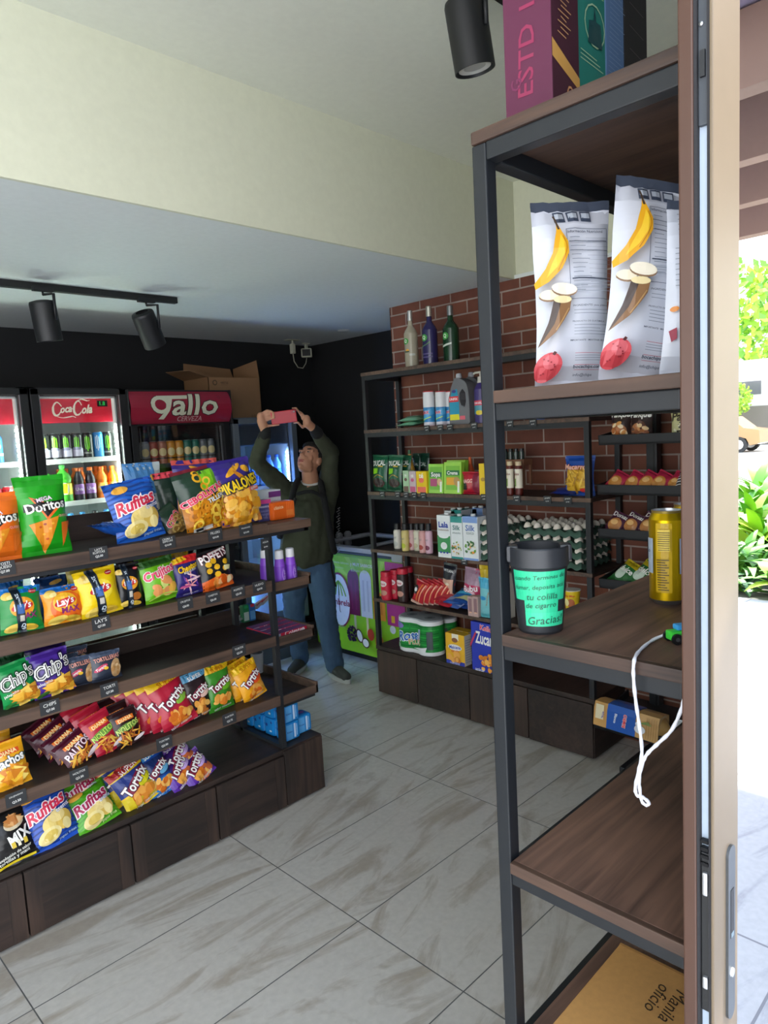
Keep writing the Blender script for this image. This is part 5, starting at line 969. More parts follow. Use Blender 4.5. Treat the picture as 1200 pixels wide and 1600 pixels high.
gpk = lambda w_, h_: carton('soup_packet', w_, h_, .03, '8cc83c', [('r', -.4, .12, .42, .9, '6ab02c'), ('r', -.4, .55, .4, .72, '1c6a3c'), ('t', 'Sopa', 0, .62, .6, 0, WH, {'b': .05}), ('r', -.36, .24, .1, .5, 'a83a6a'), ('e', .28, .38, .16, .2, 30, 'd8b080'), ('r', .3, .05, .42, .4, 'e8f0dc')], kind='foil')
gp2 = lambda w_, h_: carton('soup_packet', w_, h_, .03, '96cc40', [('r', -.38, .12, .42, .88, '74b430'), ('r', -.36, .58, .4, .74, '1c6a3c'), ('t', 'Crema', 0, .66, .6, 0, WH, {'b': .05}), ('r', -.34, .28, .14, .52, 'e0a020'), ('e', .28, .38, .18, .24, 30, 'b89050'), ('r', .3, .05, .42, .4, 'e8f0dc')], kind='foil')
wplace(gpk, 671, 694, 725, 764, 2.985, z, 'lime soup packet with a purple panel', 'packet', 4); wplace(gp2, 695, 722, 722, 764, 2.985, z, 'lime soup packet with an orange panel', 'packet', 4)
wplace(gp2, 699, 728, 719, 760, 3.03, z, 'lime soup packet standing behind the orange panel one', 'packet', 4)
wplace(lambda w_, h_: bag('noodle_pack', w_, h_, .06, 'b82034', [('t', 'MAGGI', -.15, .6, .6, 4, 'f0c8c0', {'b': .06}), ('r', .1, 0, .5, 1, '7a1c34'), ('r', -.48, .2, -.2, .5, '24201f')] + [('r', .12 + .06 * k, 0, .14 + .06 * k, 1, '9a2c44') for k in range(6)], 8, .03), 723, 756, 737, 764, 2.99, z, 'red soup pack below the orange capped bottle', 'packet')
wplace(lambda w_, h_: vessel('sauce_bottle', [(w_ / 2, 0, 'a03a18'), (w_ / 2, h_ * .6, 'b84a20'), (w_ * .2, h_ * .8, 'd8602a'), (w_ * .15, h_, 'e86a30')]), 728, 742, 714, 762, 3.10, z, 'orange sauce bottle behind the red soup pack', 'bottle')
wplace(lambda w_, h_: carton('tea_box', w_, h_, .05, 'e8c428', [('e', 0, .5, .3, .2, 0, 'b08a30')]), 753, 765, 724, 764, 2.99, z, 'narrow yellow box next to the near post', 'box')
for k, (a_, b_, lb) in enumerate(((791, 803, 'sauce jar with white label beside the near post'), (804, 817, 'sauce jar with white label, right of its twin'))):
    wplace(lambda w_, h_: vessel('sauce_jar', [(w_ / 2 * .9, 0, '5a1c14'), (w_ / 2, .008, '5a1c14'), (w_ / 2, h_ * .22, 'e0d8c4'), (w_ / 2, h_ * .78, '5a1c14'), (w_ / 2 * .8, h_ * .88, 'c8b490'), (w_ / 2 * .8, h_, 'c8b490')], [(h_ * .22, h_ * .78, [('r', -.3, .1, 0, .5, '6a8a3a'), ('t', 'salsa', 0, .75, .6, 0, '7a2a1c', {'b': .03})], 150, -10)]), a_, b_, 721, 756, 3.0, z, lb, 'jar')
wr_ = onX(806, 715, 3.05); sr = empty('spice_rack', (3.09, onX(800, 722, 3.09).y, onX(805, 718, 3.05).z), (0, 0, R(-90)), 'little wooden rack of dark jars above the sauce jars', 'rack')
mb = MB(); mb.box((-.12, -.04, -.03), (.10, .04, 0), mat('7a5038', 'card'), .003); [mb.box((x, y, -.135), (x + .012, y + .012, -.03), mat('7a5038', 'card')) for x in (-.118, .086) for y in (-.038, .026)]; mb.build('tray', sr)
for k in range(6):
    mb = MB(); mb.lathe([(.014, 0, mat('24302c', 'gloss')), (.014, .04, mat('24302c', 'gloss')), (.012, .042, mat('101214', 'plastic')), (.012, .055, mat('101214', 'plastic'))], 14, (-.1 + .034 * k, -.012, 0)); tag(mb.build('spice_jar', None, sr.matrix_basis @ Vector((0, 0, 0)), (0, 0, R(-90))), 'dark spice jar in the little wooden rack, ' + ['leftmost', 'second from left', 'third from left', 'third from right', 'second from right', 'rightmost'][k], 'jar')
wplace(lambda w_, h_: bag('pasta_bag', w_, h_, w_ * .35, '1c4aa0', [('r', -.42, .12, .42, .74, 'd8a828')] + pile('stick', 0, .42, .36, .25, 30, .12, ['f0c84a', 'b8861c', 'e0b030'], 3) + [('t', 'Macarrón', 0, .72, .8, 0, 'e8b8a0', {'b': .05, 'oc': 'b03a30', 'ow': .1}), ('e', .2, .14, .12, .06, 0, 'd83a30')], 3, .06), 882, 929, 712, 760, 3.06, z, 'blue and yellow pasta bag behind the shelf post', 'bag', 4)
o = bag('sachet', .13, .12, .03, '1c2c7a', [('r', -.3, .3, .3, .6, '3a4a9a')], 8); put(o, (3.02, onX(877, 762, 3.02).y, z + .012), -80, 82, 0, 'flat dark blue sachet left of the pasta bag', 'sachet')
z = BZ[3]
sp_c = ['e0dcd0', 'd8c47c', 'd8b4b4', 'dcd8c0', 'd8a4a0', 'd8b0c0']
for k, x in enumerate((621, 633, 643, 652, 660, 670)):
    X = 3.02 + (.0 if k in (1, 4, 5) else .04); wplace(lambda w_, h_: vessel('spice_bottle', [(w_ / 2 * .95, 0, sp_c[k]), (w_ / 2, .005, sp_c[k]), (w_ / 2, h_ * .70, sp_c[k]), (w_ / 2 * .75, h_ * .76, '17171a'), (w_ / 2 * .75, h_, '17171a')], [(.01, h_ * .6, [('e', 0, .25, .3, .25, 0, ['c8c8c0', 'b8c030', 'a84a4a', 'c8c098', 'a83a30', '7a2a4a'][k]), ('t', 'sal', 0, .75, .3, 0, '808080', {'b': .0})], 150, 0)]), x - 5.5, x + 5.5, 818, 852, X, z, 'small seasoning bottle with black cap, ' + ['leftmost', 'second from the left', 'third from the left', 'fourth from the left', 'fifth from the left', 'rightmost'][k] + ' of six', 'bottle')
def milk(c1, c2, pic, cap='d8dcdc'):
    def f(w_, h_):
        o = carton('milk_carton', w_, h_, .085, 'dfe3e4', [('r', -.5, .86, .5, 1, c1), ('r', -.5, 0, .5, .05, c1)] + pic, side='cfd4d6', top=c1, sideart=[('t', 'leche', 0, .8, .5, 0, c2, {'b': .03})]); 
        m2 = MB(); m2.lathe([(.014, 0, mat(cap, 'plastic')), (.014, .012, mat(cap, 'plastic'))], 14, (0, -.01, h_)); m2.build('cap', o); return o
    return f
lala = [('r', -.5, .86, .5, 1, 'e4e8e8'), ('t', 'Lala', 0, .78, .7, 0, '1c3a9a', {'b': .07}), ('t', 'Deslactosada', 0, .66, .8, 0, '8a6a50', {'b': .02}), ('r', -.5, .12, .5, .52, '2c8a4a'), ('e', 0, .52, .4, .16, 0, 'e4e8e8'), ('e', 0, .28, .25, .22, 0, 'e4e8e8'), ('e', -.25, .12, .08, .06, 0, '1c3a9a'), ('e', 0, .12, .08, .06, 0, '1c3a9a'), ('e', .25, .12, .08, .06, 0, '1c3a9a')]
silk = [('t', 'Silk', 0, .74, .6, 0, '2a6a6a', {'b': .04}), ('t', 'almendra', 0, .62, .7, 0, '708080', {'b': .02})] + pile('e', 0, .26, .38, .15, 26, .08, ['7aa040', 'e0d8b0', 'b06a4a', 'e8b848', '3a7a3a'], 2)
silk2 = [('t', 'Silk', 0, .74, .6, 0, '4a6ab0', {'b': .04}), ('t', 'coco', 0, .62, .5, 0, '708080', {'b': .02})] + pile('e', 0, .28, .36, .15, 20, .09, ['e8902c', '6a9a3c', 'e0d8b0', '3a6a3a'], 3)
wplace(milk('e4e8e8', '1c3a9a', lala), 691, 711, 804, 858, 3.0, z, 'white milk carton with a green picture, leftmost carton', 'carton')
wplace(milk('1c8a84', '2a6a6a', silk), 712, 730, 806, 861, 3.0, z, 'teal topped milk carton in the front row', 'carton')
wplace(milk('7a9ad0', '4a6ab0', silk2), 731, 754, 806, 863, 3.0, z, 'pale blue topped milk carton in front of the egg trays', 'carton')
for k, (a_, b_, c1, lb) in enumerate(((703, 719, 'dfe3e4', 'milk carton behind, left in the second row'), (713, 729, '1c8a84', 'milk carton behind the teal topped one'), (724, 741, '2a6a5a', 'dark topped milk carton in the back row'), (735, 753, '8a9aa8', 'greyish topped milk carton in the back row'), (746, 762, '7a9ad0', 'pale topped milk carton at the right of the back row'))):
    wplace(milk(c1, '4a6a80', []), a_, b_, 797 - k, 850, 3.11 if k < 2 else 3.20, z, lb, 'carton')
# egg trays
def egg_tray():
    mb = MB(); gm = mat('3c5a4c', 'paper'); nx, ny = 40, 48; W_, L_ = .29, .34; V = []
    for j in range(ny + 1):
        for i in range(nx + 1):
            x = (i / nx - .5) * W_; y = (j / ny - .5) * L_; u = i / nx * 5; v = j / ny * 6
            V.append((x, y, .040 - .034 * (math.sin(PI * u) * math.sin(PI * v)) ** 2 - (.014 * math.sin(PI * (u if j in (0, ny) else v)) ** 2 if (j in (0, ny) or i in (0, nx)) else 0)))
    F_ = [(j * (nx + 1) + i, j * (nx + 1) + i + 1, (j + 1) * (nx + 1) + i + 1, (j + 1) * (nx + 1) + i) for j in range(ny) for i in range(nx)]
    off = len(V); V2 = V + [(x, y, z_ - .003) for x, y, z_ in V]
    F2 = F_ + [tuple(i + off for i in f)[::-1] for f in F_]
    ring = [i for i in range(nx + 1)] + [(j + 1) * (nx + 1) + nx for j in range(ny)] + [ny * (nx + 1) + i for i in range(nx - 1, -1, -1)] + [j * (nx + 1) for j in range(ny - 1, 0, -1)]
    o2 = len(V2)
    for q in ring: x, y, z_ = V[q]; V2.append((x * 1.03, y * 1.03, .004 + .006 * math.sin(x * 120) * math.cos(y * 110)))
    for k in range(len(ring)): a_, b_ = ring[k], ring[(k + 1) % len(ring)]; F2.append((a_, b_, o2 + (k + 1) % len(ring), o2 + k))
    mb.add(V2, F2, gm, True); return mb.build('egg_tray')
def egg_mesh():
    mb = MB(); pr = []
    for k in range(9):
        a_ = -PI / 2 + PI * k / 8; pr.append((max(.0005, .0215 * math.cos(a_) * (1 - .12 * math.sin(a_))), .029 * math.sin(a_), mat('e2d9cc', 'paper')))
    mb.lathe(pr, 14, cap=False); return mb.build('egg')
et = egg_tray(); eg = egg_mesh(); first = [True, True]
y1 = onX(775, 860, 3.13).y; y2 = onX(884, 860, 3.13).y
cnt = 0
for si, (yc, n_, nm) in enumerate(((y1, 4, 'left'), (y2, 4, 'right'))):
    xc = 3.125; hh = .052
    for t_ in range(n_):
        q = et if first[0] else dup(et); first[0] = False
        tag(q, 'green pulp egg tray, ' + ['bottom', 'second from the bottom', 'third from the bottom', 'top'][t_ if n_ == 4 else (0, 3)[t_]] + ' of the ' + nm + ' egg stack', 'egg tray'); q.location = (xc, yc, z + .004 + t_ * hh)
        for j in range(6):
            for i in range(5):
                topl = t_ == n_ - 1
                if not topl and i > 0 and j < 5: continue      # inner eggs of lower trays cannot be seen
                e = eg if first[1] else dup(eg); first[1] = False
                e.location = (xc + ((i + .5) / 5 - .5) * .29 + (-.006 if (not topl and i == 0) else 0), yc - ((j + .5) / 6 - .5) * .34 - (.006 if (not topl and j == 5) else 0), z + .004 + t_ * hh + .034); e.rotation_euler = (R((7 * cnt) % 11 - 5), R((5 * cnt) % 9 - 4), 0)
                tag(e, 'white egg ' + ('in the top tray of the ' if topl else 'peeking from a lower tray of the ') + nm + ' egg stack', 'egg', 'eggs of the ' + nm + ' stack, ' + ('top tray' if topl else 'tray number %d' % 0 if False else 'lower trays') if not topl else 'eggs of the ' + nm + ' stack, top tray'); cnt += 1
z = BZ[4]
def cup_can(c, capc): return lambda w_, h_: vessel('drink_can_tub', [(w_ / 2 * .92, 0, c), (w_ / 2, .01, c), (w_ / 2, h_ * .78, c), (w_ / 2 * .9, h_ * .84, capc), (w_ / 2 * .95, h_ * .86, capc), (w_ / 2 * .9, h_, capc)], [(h_ * .1, h_ * .78, [('e', 0, .72, .3, .2, 0, 'e8d8d8'), ('e', .05, .25, .25, .18, 0, 'c89080'), ('t', 'fresa', 0, .72, .4, 0, 'c02040', {'b': .03})], 150, 0)], 18)
for k, (a_, b_, yt, X, c, lb) in enumerate(((596, 612, 893, 2.99, 'd01c3c', 'red drink tub at the left front of the low wall shelf'), (610, 625, 890, 3.04, 'd01c3c', 'red drink tub, second from the left'), (621, 638, 888, 3.0, '2c1616', 'dark brown drink tub with red lid, third from the left'), (632, 646, 886, 3.08, '2c1616', 'dark brown drink tub with red lid at the back'))):
    o = wplace(cup_can(c, 'c81c38'), a_, b_, yt, 930, X, z, lb, 'drink tub', name='drink_tub')
ck = None
for k in range(6):
    if ck is None: ck = wplace(lambda w_, h_: bag('cookie_pack', w_, h_, .05, 'b81c2c', [('e', -.2, .6, .22, .3, 0, '1c1a1c'), ('e', -.2, .6, .16, .14, 0, 'e0e0e0'), ('s', [(0, .1), (.2, .9)], .1, 'e8803c'), ('s', [(.2, .1), (.4, .9)], .06, 'f0a878'), ('r', -.5, 0, .5, .12, 'd8b0a0')], 4, .06), 641, 659, 906, 931, 3.0, z, 'red cookie pack, first of the slanting row', 'cookie pack', 10, 14)
    else: dup(ck, ck.location + Vector((.017 * k, -.027 * k, 0)), None, 'red cookie pack, ' + ['', 'second', 'third', 'fourth', 'fifth', 'last'][k] + ' of the slanting row')
wplace(lambda w_, h_: bag('snack_bag', w_, h_, .05, '1a1c28', [('t', 'NATURAL', 0, .82, .8, -4, 'e0e0e0', {'b': .05}), ('r', -.4, .05, .4, .62, 'd8a890'), ('e', 0, .25, .3, .2, 0, 'b82c38'), ('e', 0, .5, .2, .1, 0, 'e8d8c0')], 6), 688, 709, 880, 934, 3.10, z, 'black topped snack bag standing upright behind the cookie packs', 'snack bag', 4, 4)
for k, (x, yb_, X, dz, c, s2, lb) in enumerate(((690, 942, 3.0, .0, 'b82838', 'd84a50', 'red flat packet at the left of the flat packets'), (690, 938, 3.02, .022, 'a82030', 'c84048', 'red flat packet lying on another red one'), (703, 945, 3.0, .0, '4a6ab0', 'a8b8d8', 'blue and white flat packet, lowest of the middle pile'), (706, 940, 3.01, .02, '2a56a0', '8a9ac8', 'blue flat packet, second of the middle pile'), (716, 943, 3.0, .036, '1c4a94', 'c8c890', 'blue flat packet with yellow spots on top'), (722, 940, 3.04, .056, '1a5a9c', '4ab0d8', 'bright blue flat packet, topmost of the pile'), (728, 944, 3.02, .0, '1c3a7a', '4a6ac0', 'navy flat packet at the right of the pile'))):
    o = bag('cookie_pack', .13, .12, .035, c, [('r', -.5, .2, .5, .5, s2), ('e', .1, .6, .2, .2, 10, s2), ('t', 'Picnic', 0, .7, .6, 0, WH, {'b': .03})], 80 + k, .04); put(o, (X, onX(x, yb_, X).y, z + .016 + dz), -90 + (k * 17 % 30 - 15), 78, 0, lb, 'cookie pack')
wplace(lambda w_, h_: bag('snack_bag', w_, h_, .06, 'c83a68', [('r', -.5, .6, .5, 1, 'a8889c'), ('e', 0, .35, .3, .2, 10, 'f0b8c8'), ('t', 'Bubu', 0, .5, .7, 12, 'f6e8ee', {'b': .06, 'oc': 'a01c50', 'ow': .1})], 7), 720, 750, 888, 934, 3.10, z, 'pink sweet bag standing behind the flat packets', 'snack bag', 5, 5)
for k, x in enumerate((735, 743)):
    wplace(lambda w_, h_: carton('wafer_box', w_, h_, .05, 'b89a94', [('r', -.3, .2, .3, .9, '8a6a70'), ('e', 0, .2, .3, .1, 0, 'e0b090')]), x, x + 8, 931, 950, 2.985, z, ['small beige wafer box left of its twin', 'small beige wafer box right of its twin'][k], 'box')
wplace(lambda w_, h_: bag('snack_bag', w_, h_, .05, '7ac0c8', [('r', -.5, .75, .5, 1, '4aa8c8'), ('e', -.2, .5, .22, .1, 0, '2a86c0'), ('t', 'Suavicremas', .12, .5, .7, 78, 'b87838', {'b': .03}), ('r', -.5, 0, .5, .1, '5ab0b8')], 8, .03), 749, 775, 903, 955, 2.985, z, 'pale turquoise snack bag beside the near post', 'snack bag')
wplace(lambda w_, h_: bag('snack_bag', w_, h_, .06, 'd8b82c', [('e', 0, .6, .4, .25, 0, 'e8e0c0')], 9), 750, 780, 880, 945, 3.08, z, 'yellow and cream bag behind the turquoise snack bag', 'snack bag')
wplace(lambda w_, h_: carton('cereal_packet', w_, h_, .05, 'c8c4b8', [('r', -.3, .3, .3, .8, 'e09030'), ('e', 0, .3, .3, .2, 0, '4a6a3a')]), 768, 800, 893, 960, 3.06, z, 'pale carton partly behind the ash bin', 'carton')
noo = lambda w_, h0_: (lambda h_: vessel('noodle_cup', [(w_ * .38, 0, 'e0c020'), (w_ / 2, h_ * .92, 'e8e0c8'), (w_ / 2 * 1.06, h_ * .93, 'e8e4d8'), (w_ / 2 * 1.06, h_ * .96, '3a3020')], [(h_ * .08, h_ * .85, [('r', -.5, .3, .5, .7, 'd8b820'), ('t', 'Laky Men', 0, .8, .6, 0, 'c83020', {'b': .04}), ('e', .1, .35, .2, .25, 0, 'a85a30'), ('e', -.15, .4, .15, .2, 0, 'f0e0a0')], 150, 5)], 20))(min(h0_, .105))
o = wplace(noo, 879, 908, 893, 922, 3.03, z + .107, 'yellow noodle cup on top of two others', 'noodle cup')
wplace(noo, 868, 890, 926, 945, 3.0, z, 'yellow noodle cup, lower left of the stack', 'noodle cup'); wplace(noo, 889, 911, 921, 942, 3.0, z, 'yellow noodle cup, lower right of the stack', 'noodle cup')
z = .314
def rolls(w_, h_):
    o = empty('toilet_paper_pack'); r = w_ / 4; mb = MB(); n_ = 44
    wf_ = mat('e6e8ea', 'foil'); cap_ = mat('b4b8bc', 'plastic')
    def ol(t, k=1.0):                        # outline of two rolls side by side under one film
        a = 2 * PI * t; x = 2 * r * math.cos(a); xx = abs(abs(x) - r); y = r * math.sqrt(max(0, 1 - (xx / r) ** 2)) if abs(x) > r * .12 and abs(x) > r else max(r * .80, r * math.sqrt(max(0, 1 - (xx / r) ** 2)))
        return Vector((x * k, (y if math.sin(a) > 0 else -y) * k, 0))
    for z0, z1, k0, k1, m_ in ((0, .02, .94, 1, wf_), (.02, .12, 1, 1, wf_), (.12, .47, 1, 1, mat('1c8a3a', 'foil')), (.47, .53, 1, 1, mat('178034', 'foil')), (.53, .86, 1, 1, mat('1c8a3a', 'foil')), (.86, .97, 1, .99, wf_), (.97, 1, .99, .92, cap_)):
        vs = [ol(i / n_, k0) + Vector((0, 0, z0 * h_)) for i in range(n_)] + [ol(i / n_, k1) + Vector((0, 0, z1 * h_)) for i in range(n_)]
        mb.add(vs, [(i, (i + 1) % n_, n_ + (i + 1) % n_, n_ + i) for i in range(n_)], m_, True)
    mb.add([ol(i / n_, .92) + Vector((0, 0, h_)) for i in range(n_)], [list(range(n_))], cap_)
    for s_ in (-r, r): mb.lathe([(r * .42, h_ + .0005, mat('8a8e94', 'plastic')), (r * .20, h_ + .001, mat('54585e', 'plastic')), (.001, h_ + .001, mat('54585e', 'plastic'))], 16, (s_ * .92, 0, 0), cap=False)
    def surf(x, y, o_):
        xx = abs(abs(x) - r); yy = -max(r * .80 if abs(x) < r else 0, r * math.sqrt(max(0, 1 - min(1, xx / r) ** 2))); return Vector((x, yy - o_, y))
    Wd = 4 * r
    S = [('p', [(-.5, .78 - .1 * k), (.5, .86 - .1 * k), (.5, .83 - .1 * k), (-.5, .76 - .1 * k)], '38b04c' if k % 2 else '0f6a2c') for k in range(7)] + [('t', 'Rosal', -.10, .50, .58, 10, '2a6ac0', {'b': .06, 'oc': 'f2f4f6', 'ow': .12, 'sh': .3}), ('t', 'PLUS', .02, .34, .3, 6, 'c8a050', {'b': .04, 'oc': 'f2f4f6', 'ow': .08}), ('e', -.34, .76, .12, .06, 0, '8a7ac8'), ('p', [(-.02, .16), (.34, .26), (.3, .10)], 'e6e8ea'), ('r', .34, .2, .44, .7, '3a4a4a'), ('e', -.38, .18, .06, .05, 0, '9ad0a0')]
    gx = [Wd * (-.5 + k / 28) for k in range(29)]; art(mb, S, surf, Wd, h_, gx, [], lift=.0012); mb.build('wrapped_rolls', o); return o
wplace(rolls, 630, 690, 963, 1026, 3.05, z, 'large green and white toilet paper pack at the front of the base', 'toilet paper')
wplace(rolls, 658, 711, 960, 1012, 3.20, z, 'smaller looking toilet paper pack behind the front one', 'toilet paper')
corn_b = lambda w_, h_: carton('cornmeal_box', w_, h_, .06, 'e0ac24', [('r', -.5, 0, .5, .12, '2c3aa0'), ('r', -.15, .8, .2, 1, 'e8e0c8'), ('e', 0, .8, .16, .1, 0, '8a5a3a'), ('e', 0, .56, .36, .13, 0, 'e8e4e0'), ('t', 'Maicena', 0, .57, .6, 4, '2a4ab0', {'b': .05}), ('t', 'canela', 0, .45, .4, 4, 'c83a3a', {'b': .02})] + pile('e', 0, .26, .32, .12, 12, .13, ['d88a3c', 'e8a850', 'c87830'], 3) + [('t', 'nutritiva', 0, .06, .5, 0, 'c8c8f0')], side='c4c2bc', top='c89a24', sideart=[('r', -.4, .1 + .08 * k, .4, .13 + .08 * k, '9a9aa0') for k in range(10)])
wplace(corn_b, 702, 731, 989, 1036, 2.998, z, 'yellow cornmeal box with blue base, front one', 'box'); o = wplace(corn_b, 711, 737, 984, 1030, 3.07, z, 'yellow cornmeal box behind the front one', 'box')
wplace(lambda w_, h_: carton('cereal_box', w_, h_, .07, '2436a8', [('t', 'Kelloggs', .1, .88, .6, -4, 'd83048', {'b': .05, 'oc': 'f0e8ec', 'ow': .09}), ('t', 'Zucaritas', .06, .68, .82, -3, WH, {'b': .05, 'hs': 2.0})] + pile('e', .1, .2, .38, .18, 40, .07, ['e89a38', 'd8802c', 'f0b458'], 4) + [('s', [(-.5, .5), (-.3, .8)], .05, 'c03858'), ('t', 'azúcar', -.2, .05, .3, 0, 'e0e0f0')], side='1c2a80', top='2030a0'), 743, 792, 973, 1046, 3.0, z, 'blue cereal box partly behind the near shelf post', 'box')
for k, (x, lv, l, lb) in enumerate(((667, 1, 'Q42.00', 'below the first white spray can'), (688, 1, 'Q42.00', 'below the second white spray can'), (703, 1, 'Q35.00', 'below the third white spray can'), (741, 1, 'Q60.00', 'below the purple pump bottle'), (797, 1, 'Q9.00', 'upper shelf right beside the near post'), (833, 1, 'Q12.00', 'upper shelf under the near shelf rail'), (597, 2, 'Q14.00', 'below the first bean pouch'), (621, 2, 'Q14.00', 'below the second bean pouch'), (634, 2, 'Q22.00', 'below the oil bottle'), (647, 2, 'Q10.00', 'below the small pink and grey box'), (661, 2, 'Q16.00', 'below the yellow box'), (756, 2, 'Q18.00', 'left of the near post on the middle shelf'), (807, 2, 'Q35.00', 'below the sauce jars'), (855, 2, 'Q12.00', 'middle of the bare shelf stretch'), (887, 2, 'Q15.00', 'below the pasta bag'), (725, 3, 'Q32.00', 'below the milk cartons'))):
    yy = onX(x, {1: 668, 2: 763, 3: 865}[lv], 2.96).y; ptag((2.958, yy, BZ[lv] - .030), -90, ('precio', l), 'chalkboard price tag on the wall shelf, ' + lb, .042, .036, 2)
# bakery rack goods
def bun(fill, film, seed=1, w0=.11, txt=None): return lambda w_, h_: bag('bun_pack', w_, h_, w_ * .4, film, [('e', .02, .42, .36, .34, 10, fill), ('e', -.05, .5, .2, .14, 10, 'e8b878')] + ([('t', txt, 0, .86, .8, 4, WH, {'b': .05})] if txt else []), seed, .06)
RB = 'bakery'
for k, (a_, b_) in enumerate(((937, 967), (963, 992), (984, 1016), (1004, 1036), (1030, 1056))):
    wplace(bun('c8863a', 'b82a4a', k), a_, b_, 730, 762, 3.0, 1.352 - .03, 'pink wrapped bread roll pack in the upper bakery row, ' + ['leftmost', 'second from the left', 'third from the left', 'second from the right', 'rightmost'][k], 'bread pack', 35, 28, name='bread_roll_pack')
wplace(lambda w_, h_: bag('bread_roll_pack', w_, h_, .05, '222026', [('s', [(-.4, .2 + .15 * k), (0, .3 + .15 * k), (.4, .2 + .15 * k)], .07, 'd8d8d8', 1) for k in range(5)], 8), 1050, 1075, 735, 762, 3.0, 1.322, 'zebra striped bread pack at the right end of the upper bakery row', 'bread pack', 30, 10)
for k, (a_, b_) in enumerate(((937, 968), (962, 992), (986, 1020), (1014, 1044), (1036, 1066))):
    wplace(bun('b87a40', '4a2038', 10 + k, txt='Donas'), a_, b_, 796 + k, 831, 3.0, 1.150 - .03, 'brown doughnut pack in the lower bakery row, ' + ['leftmost', 'second from the left', 'middle', 'second from the right', 'rightmost'][k], 'bread pack', 30, 24, name='doughnut_pack')
for k, (a_, b_) in enumerate(((954, 986), (984, 1020))):
    wplace(lambda w_, h_: bag('cake_pack', w_, h_, .06, '2c1a18', [('t', 'Panqué', 0, .86, .9, 0, WH, {'b': .07}), ('e', 0, .36, .38, .3, 0, 'a8683a')] + pile('e', 0, .35, .34, .26, 16, .13, ['c88a50', '8a5030', 'e0c090', '5a3020'] if k else ['d8944a', 'e8b070', 'b86a30', 'f0d8b0'], k + 2), 12 + k), a_, b_, 643, 681, 3.02, 1.576 - .03, ['dark pound cake pack, left of two on the bakery rack', 'dark pound cake pack with nuts, right of two on the bakery rack'][k], 'cake pack', 4)
wplace(lambda w_, h_: bag('cake_pack', w_, h_, .05, 'c8c490', [('t', 'Pan', 0, .8, .8, 0, '3a3020', {'b': .06})] + pile('e', 0, .35, .35, .25, 20, .07, ['3a3830', 'e8e4c8'], 4), 14), 1048, 1080, 642, 678, 3.02, 1.546, 'pale patterned cake pack next to the door edge', 'cake pack', 4)
for k, (a_, b_) in enumerate(((942, 978), (968, 1008), (1000, 1040))):
    wplace(lambda w_, h_: bag('bean_pouch', w_, h_, .05, '2a6a34' if k < 2 else '2a2c1c', [('r', -.5, .75, .5, 1, 'c8b020'), ('e', -.1, .4, .25, .25, 0, 'c8d8c8'), ('t', 'dulce', 0, .6, .7, 0, WH, {'b': .05})], 15 + k), a_, b_, 866, 904, 2.99, .915 - .03, ['green pouch, leftmost on the lower bakery tray', 'green pouch, middle on the lower bakery tray', 'dark olive pouch, rightmost on the lower bakery tray'][k], 'pouch', 45, 30)
# loaf of sliced bread
ly0, ly1 = onX(929, 1100, 2.88).y, onX(1050, 1110, 2.88).y; L = ly0 - ly1
lf = empty('bread_loaf', (2.915, (ly0 + ly1) / 2, .226), (0, R(-12), R(-90)), 'long bag of sliced white bread with a blue wrapper lying on the lowest rack tray', 'bread')
lf.rotation_euler = (R(-8), R(2), R(-90))
mb = MB(); sec = [(-.055, .0), (.055, 0), (.058, .085), (.05, .115), (.0, .12), (-.05, .115), (-.058, .085)]
def loaf(x0_, x1_, k_, mt): 
    Tm = Matrix(((0, 0, 1, 0), (1, 0, 0, 0), (0, 1, 0, 0), (0, 0, 0, 1))); mb.prism([(a_ * k_, b_ * k_) for a_, b_ in sec], x0_, x1_, mt, Tm)
loaf(-L / 2, -L * .32, .97, mat('c89a5a', 'foil')); loaf(-L * .32, .02, 1.0, mat('1f56ac', 'foil')); loaf(.02, L * .34, .96, mat('c29a62', 'foil'))
mb.lathe([(.05, 0, mat('a8844c', 'foil')), (.012, .03, mat('5a90c8', 'foil')), (.03, .06, mat('8ab8e0', 'foil'))], 12, (0, 0, 0), Matrix.Translation((L * .34, 0, .055)) @ Matrix.Rotation(PI / 2, 4, 'Y'))
art(mb, [('r', -.47, .3, -.36, .9, 'e0d4b0'), ('t', 'VITAL', -.37, .5, .09, -96, '2a3a90', {'b': .05, 'oc': 'e8c8c0', 'ow': .1}), ('t', 'Blanco', -.2, .5, .12, -96, 'e8f0f8', {'b': .05}), ('t', 'BIMBO', -.08, .5, .16, 84, 'd82838', {'b': .08, 'oc': 'f4ecec', 'ow': .14}), ('e', .12, .35, .07, .05, 0, 'dfe3e8'), ('e', .10, .55, .04, .03, 0, 'dfe3e8'), ('p', [(.1, .6), (.22, .75), (.26, .6)], '6a8a4a')] + [('r', .2 + .03 * k, .08, .206 + .03 * k, .9, '9a7440') for k in range(5)], lambda x, y, o_: Vector((x, -.0595 - o_, y + .002)), L, .112)
mb.build('wrapped_slices', lf)
o = bag('bread_roll_pack', .12, .1, .05, 'd8dce0', [('t', 'pan', 0, .5, .5, 0, '4a6a9a')], 9); put(o, (2.93, onX(1068, 1120, 2.93).y, .23), -90, 40, 0, 'pale bread pack beside the loaf near the door edge', 'bread pack')
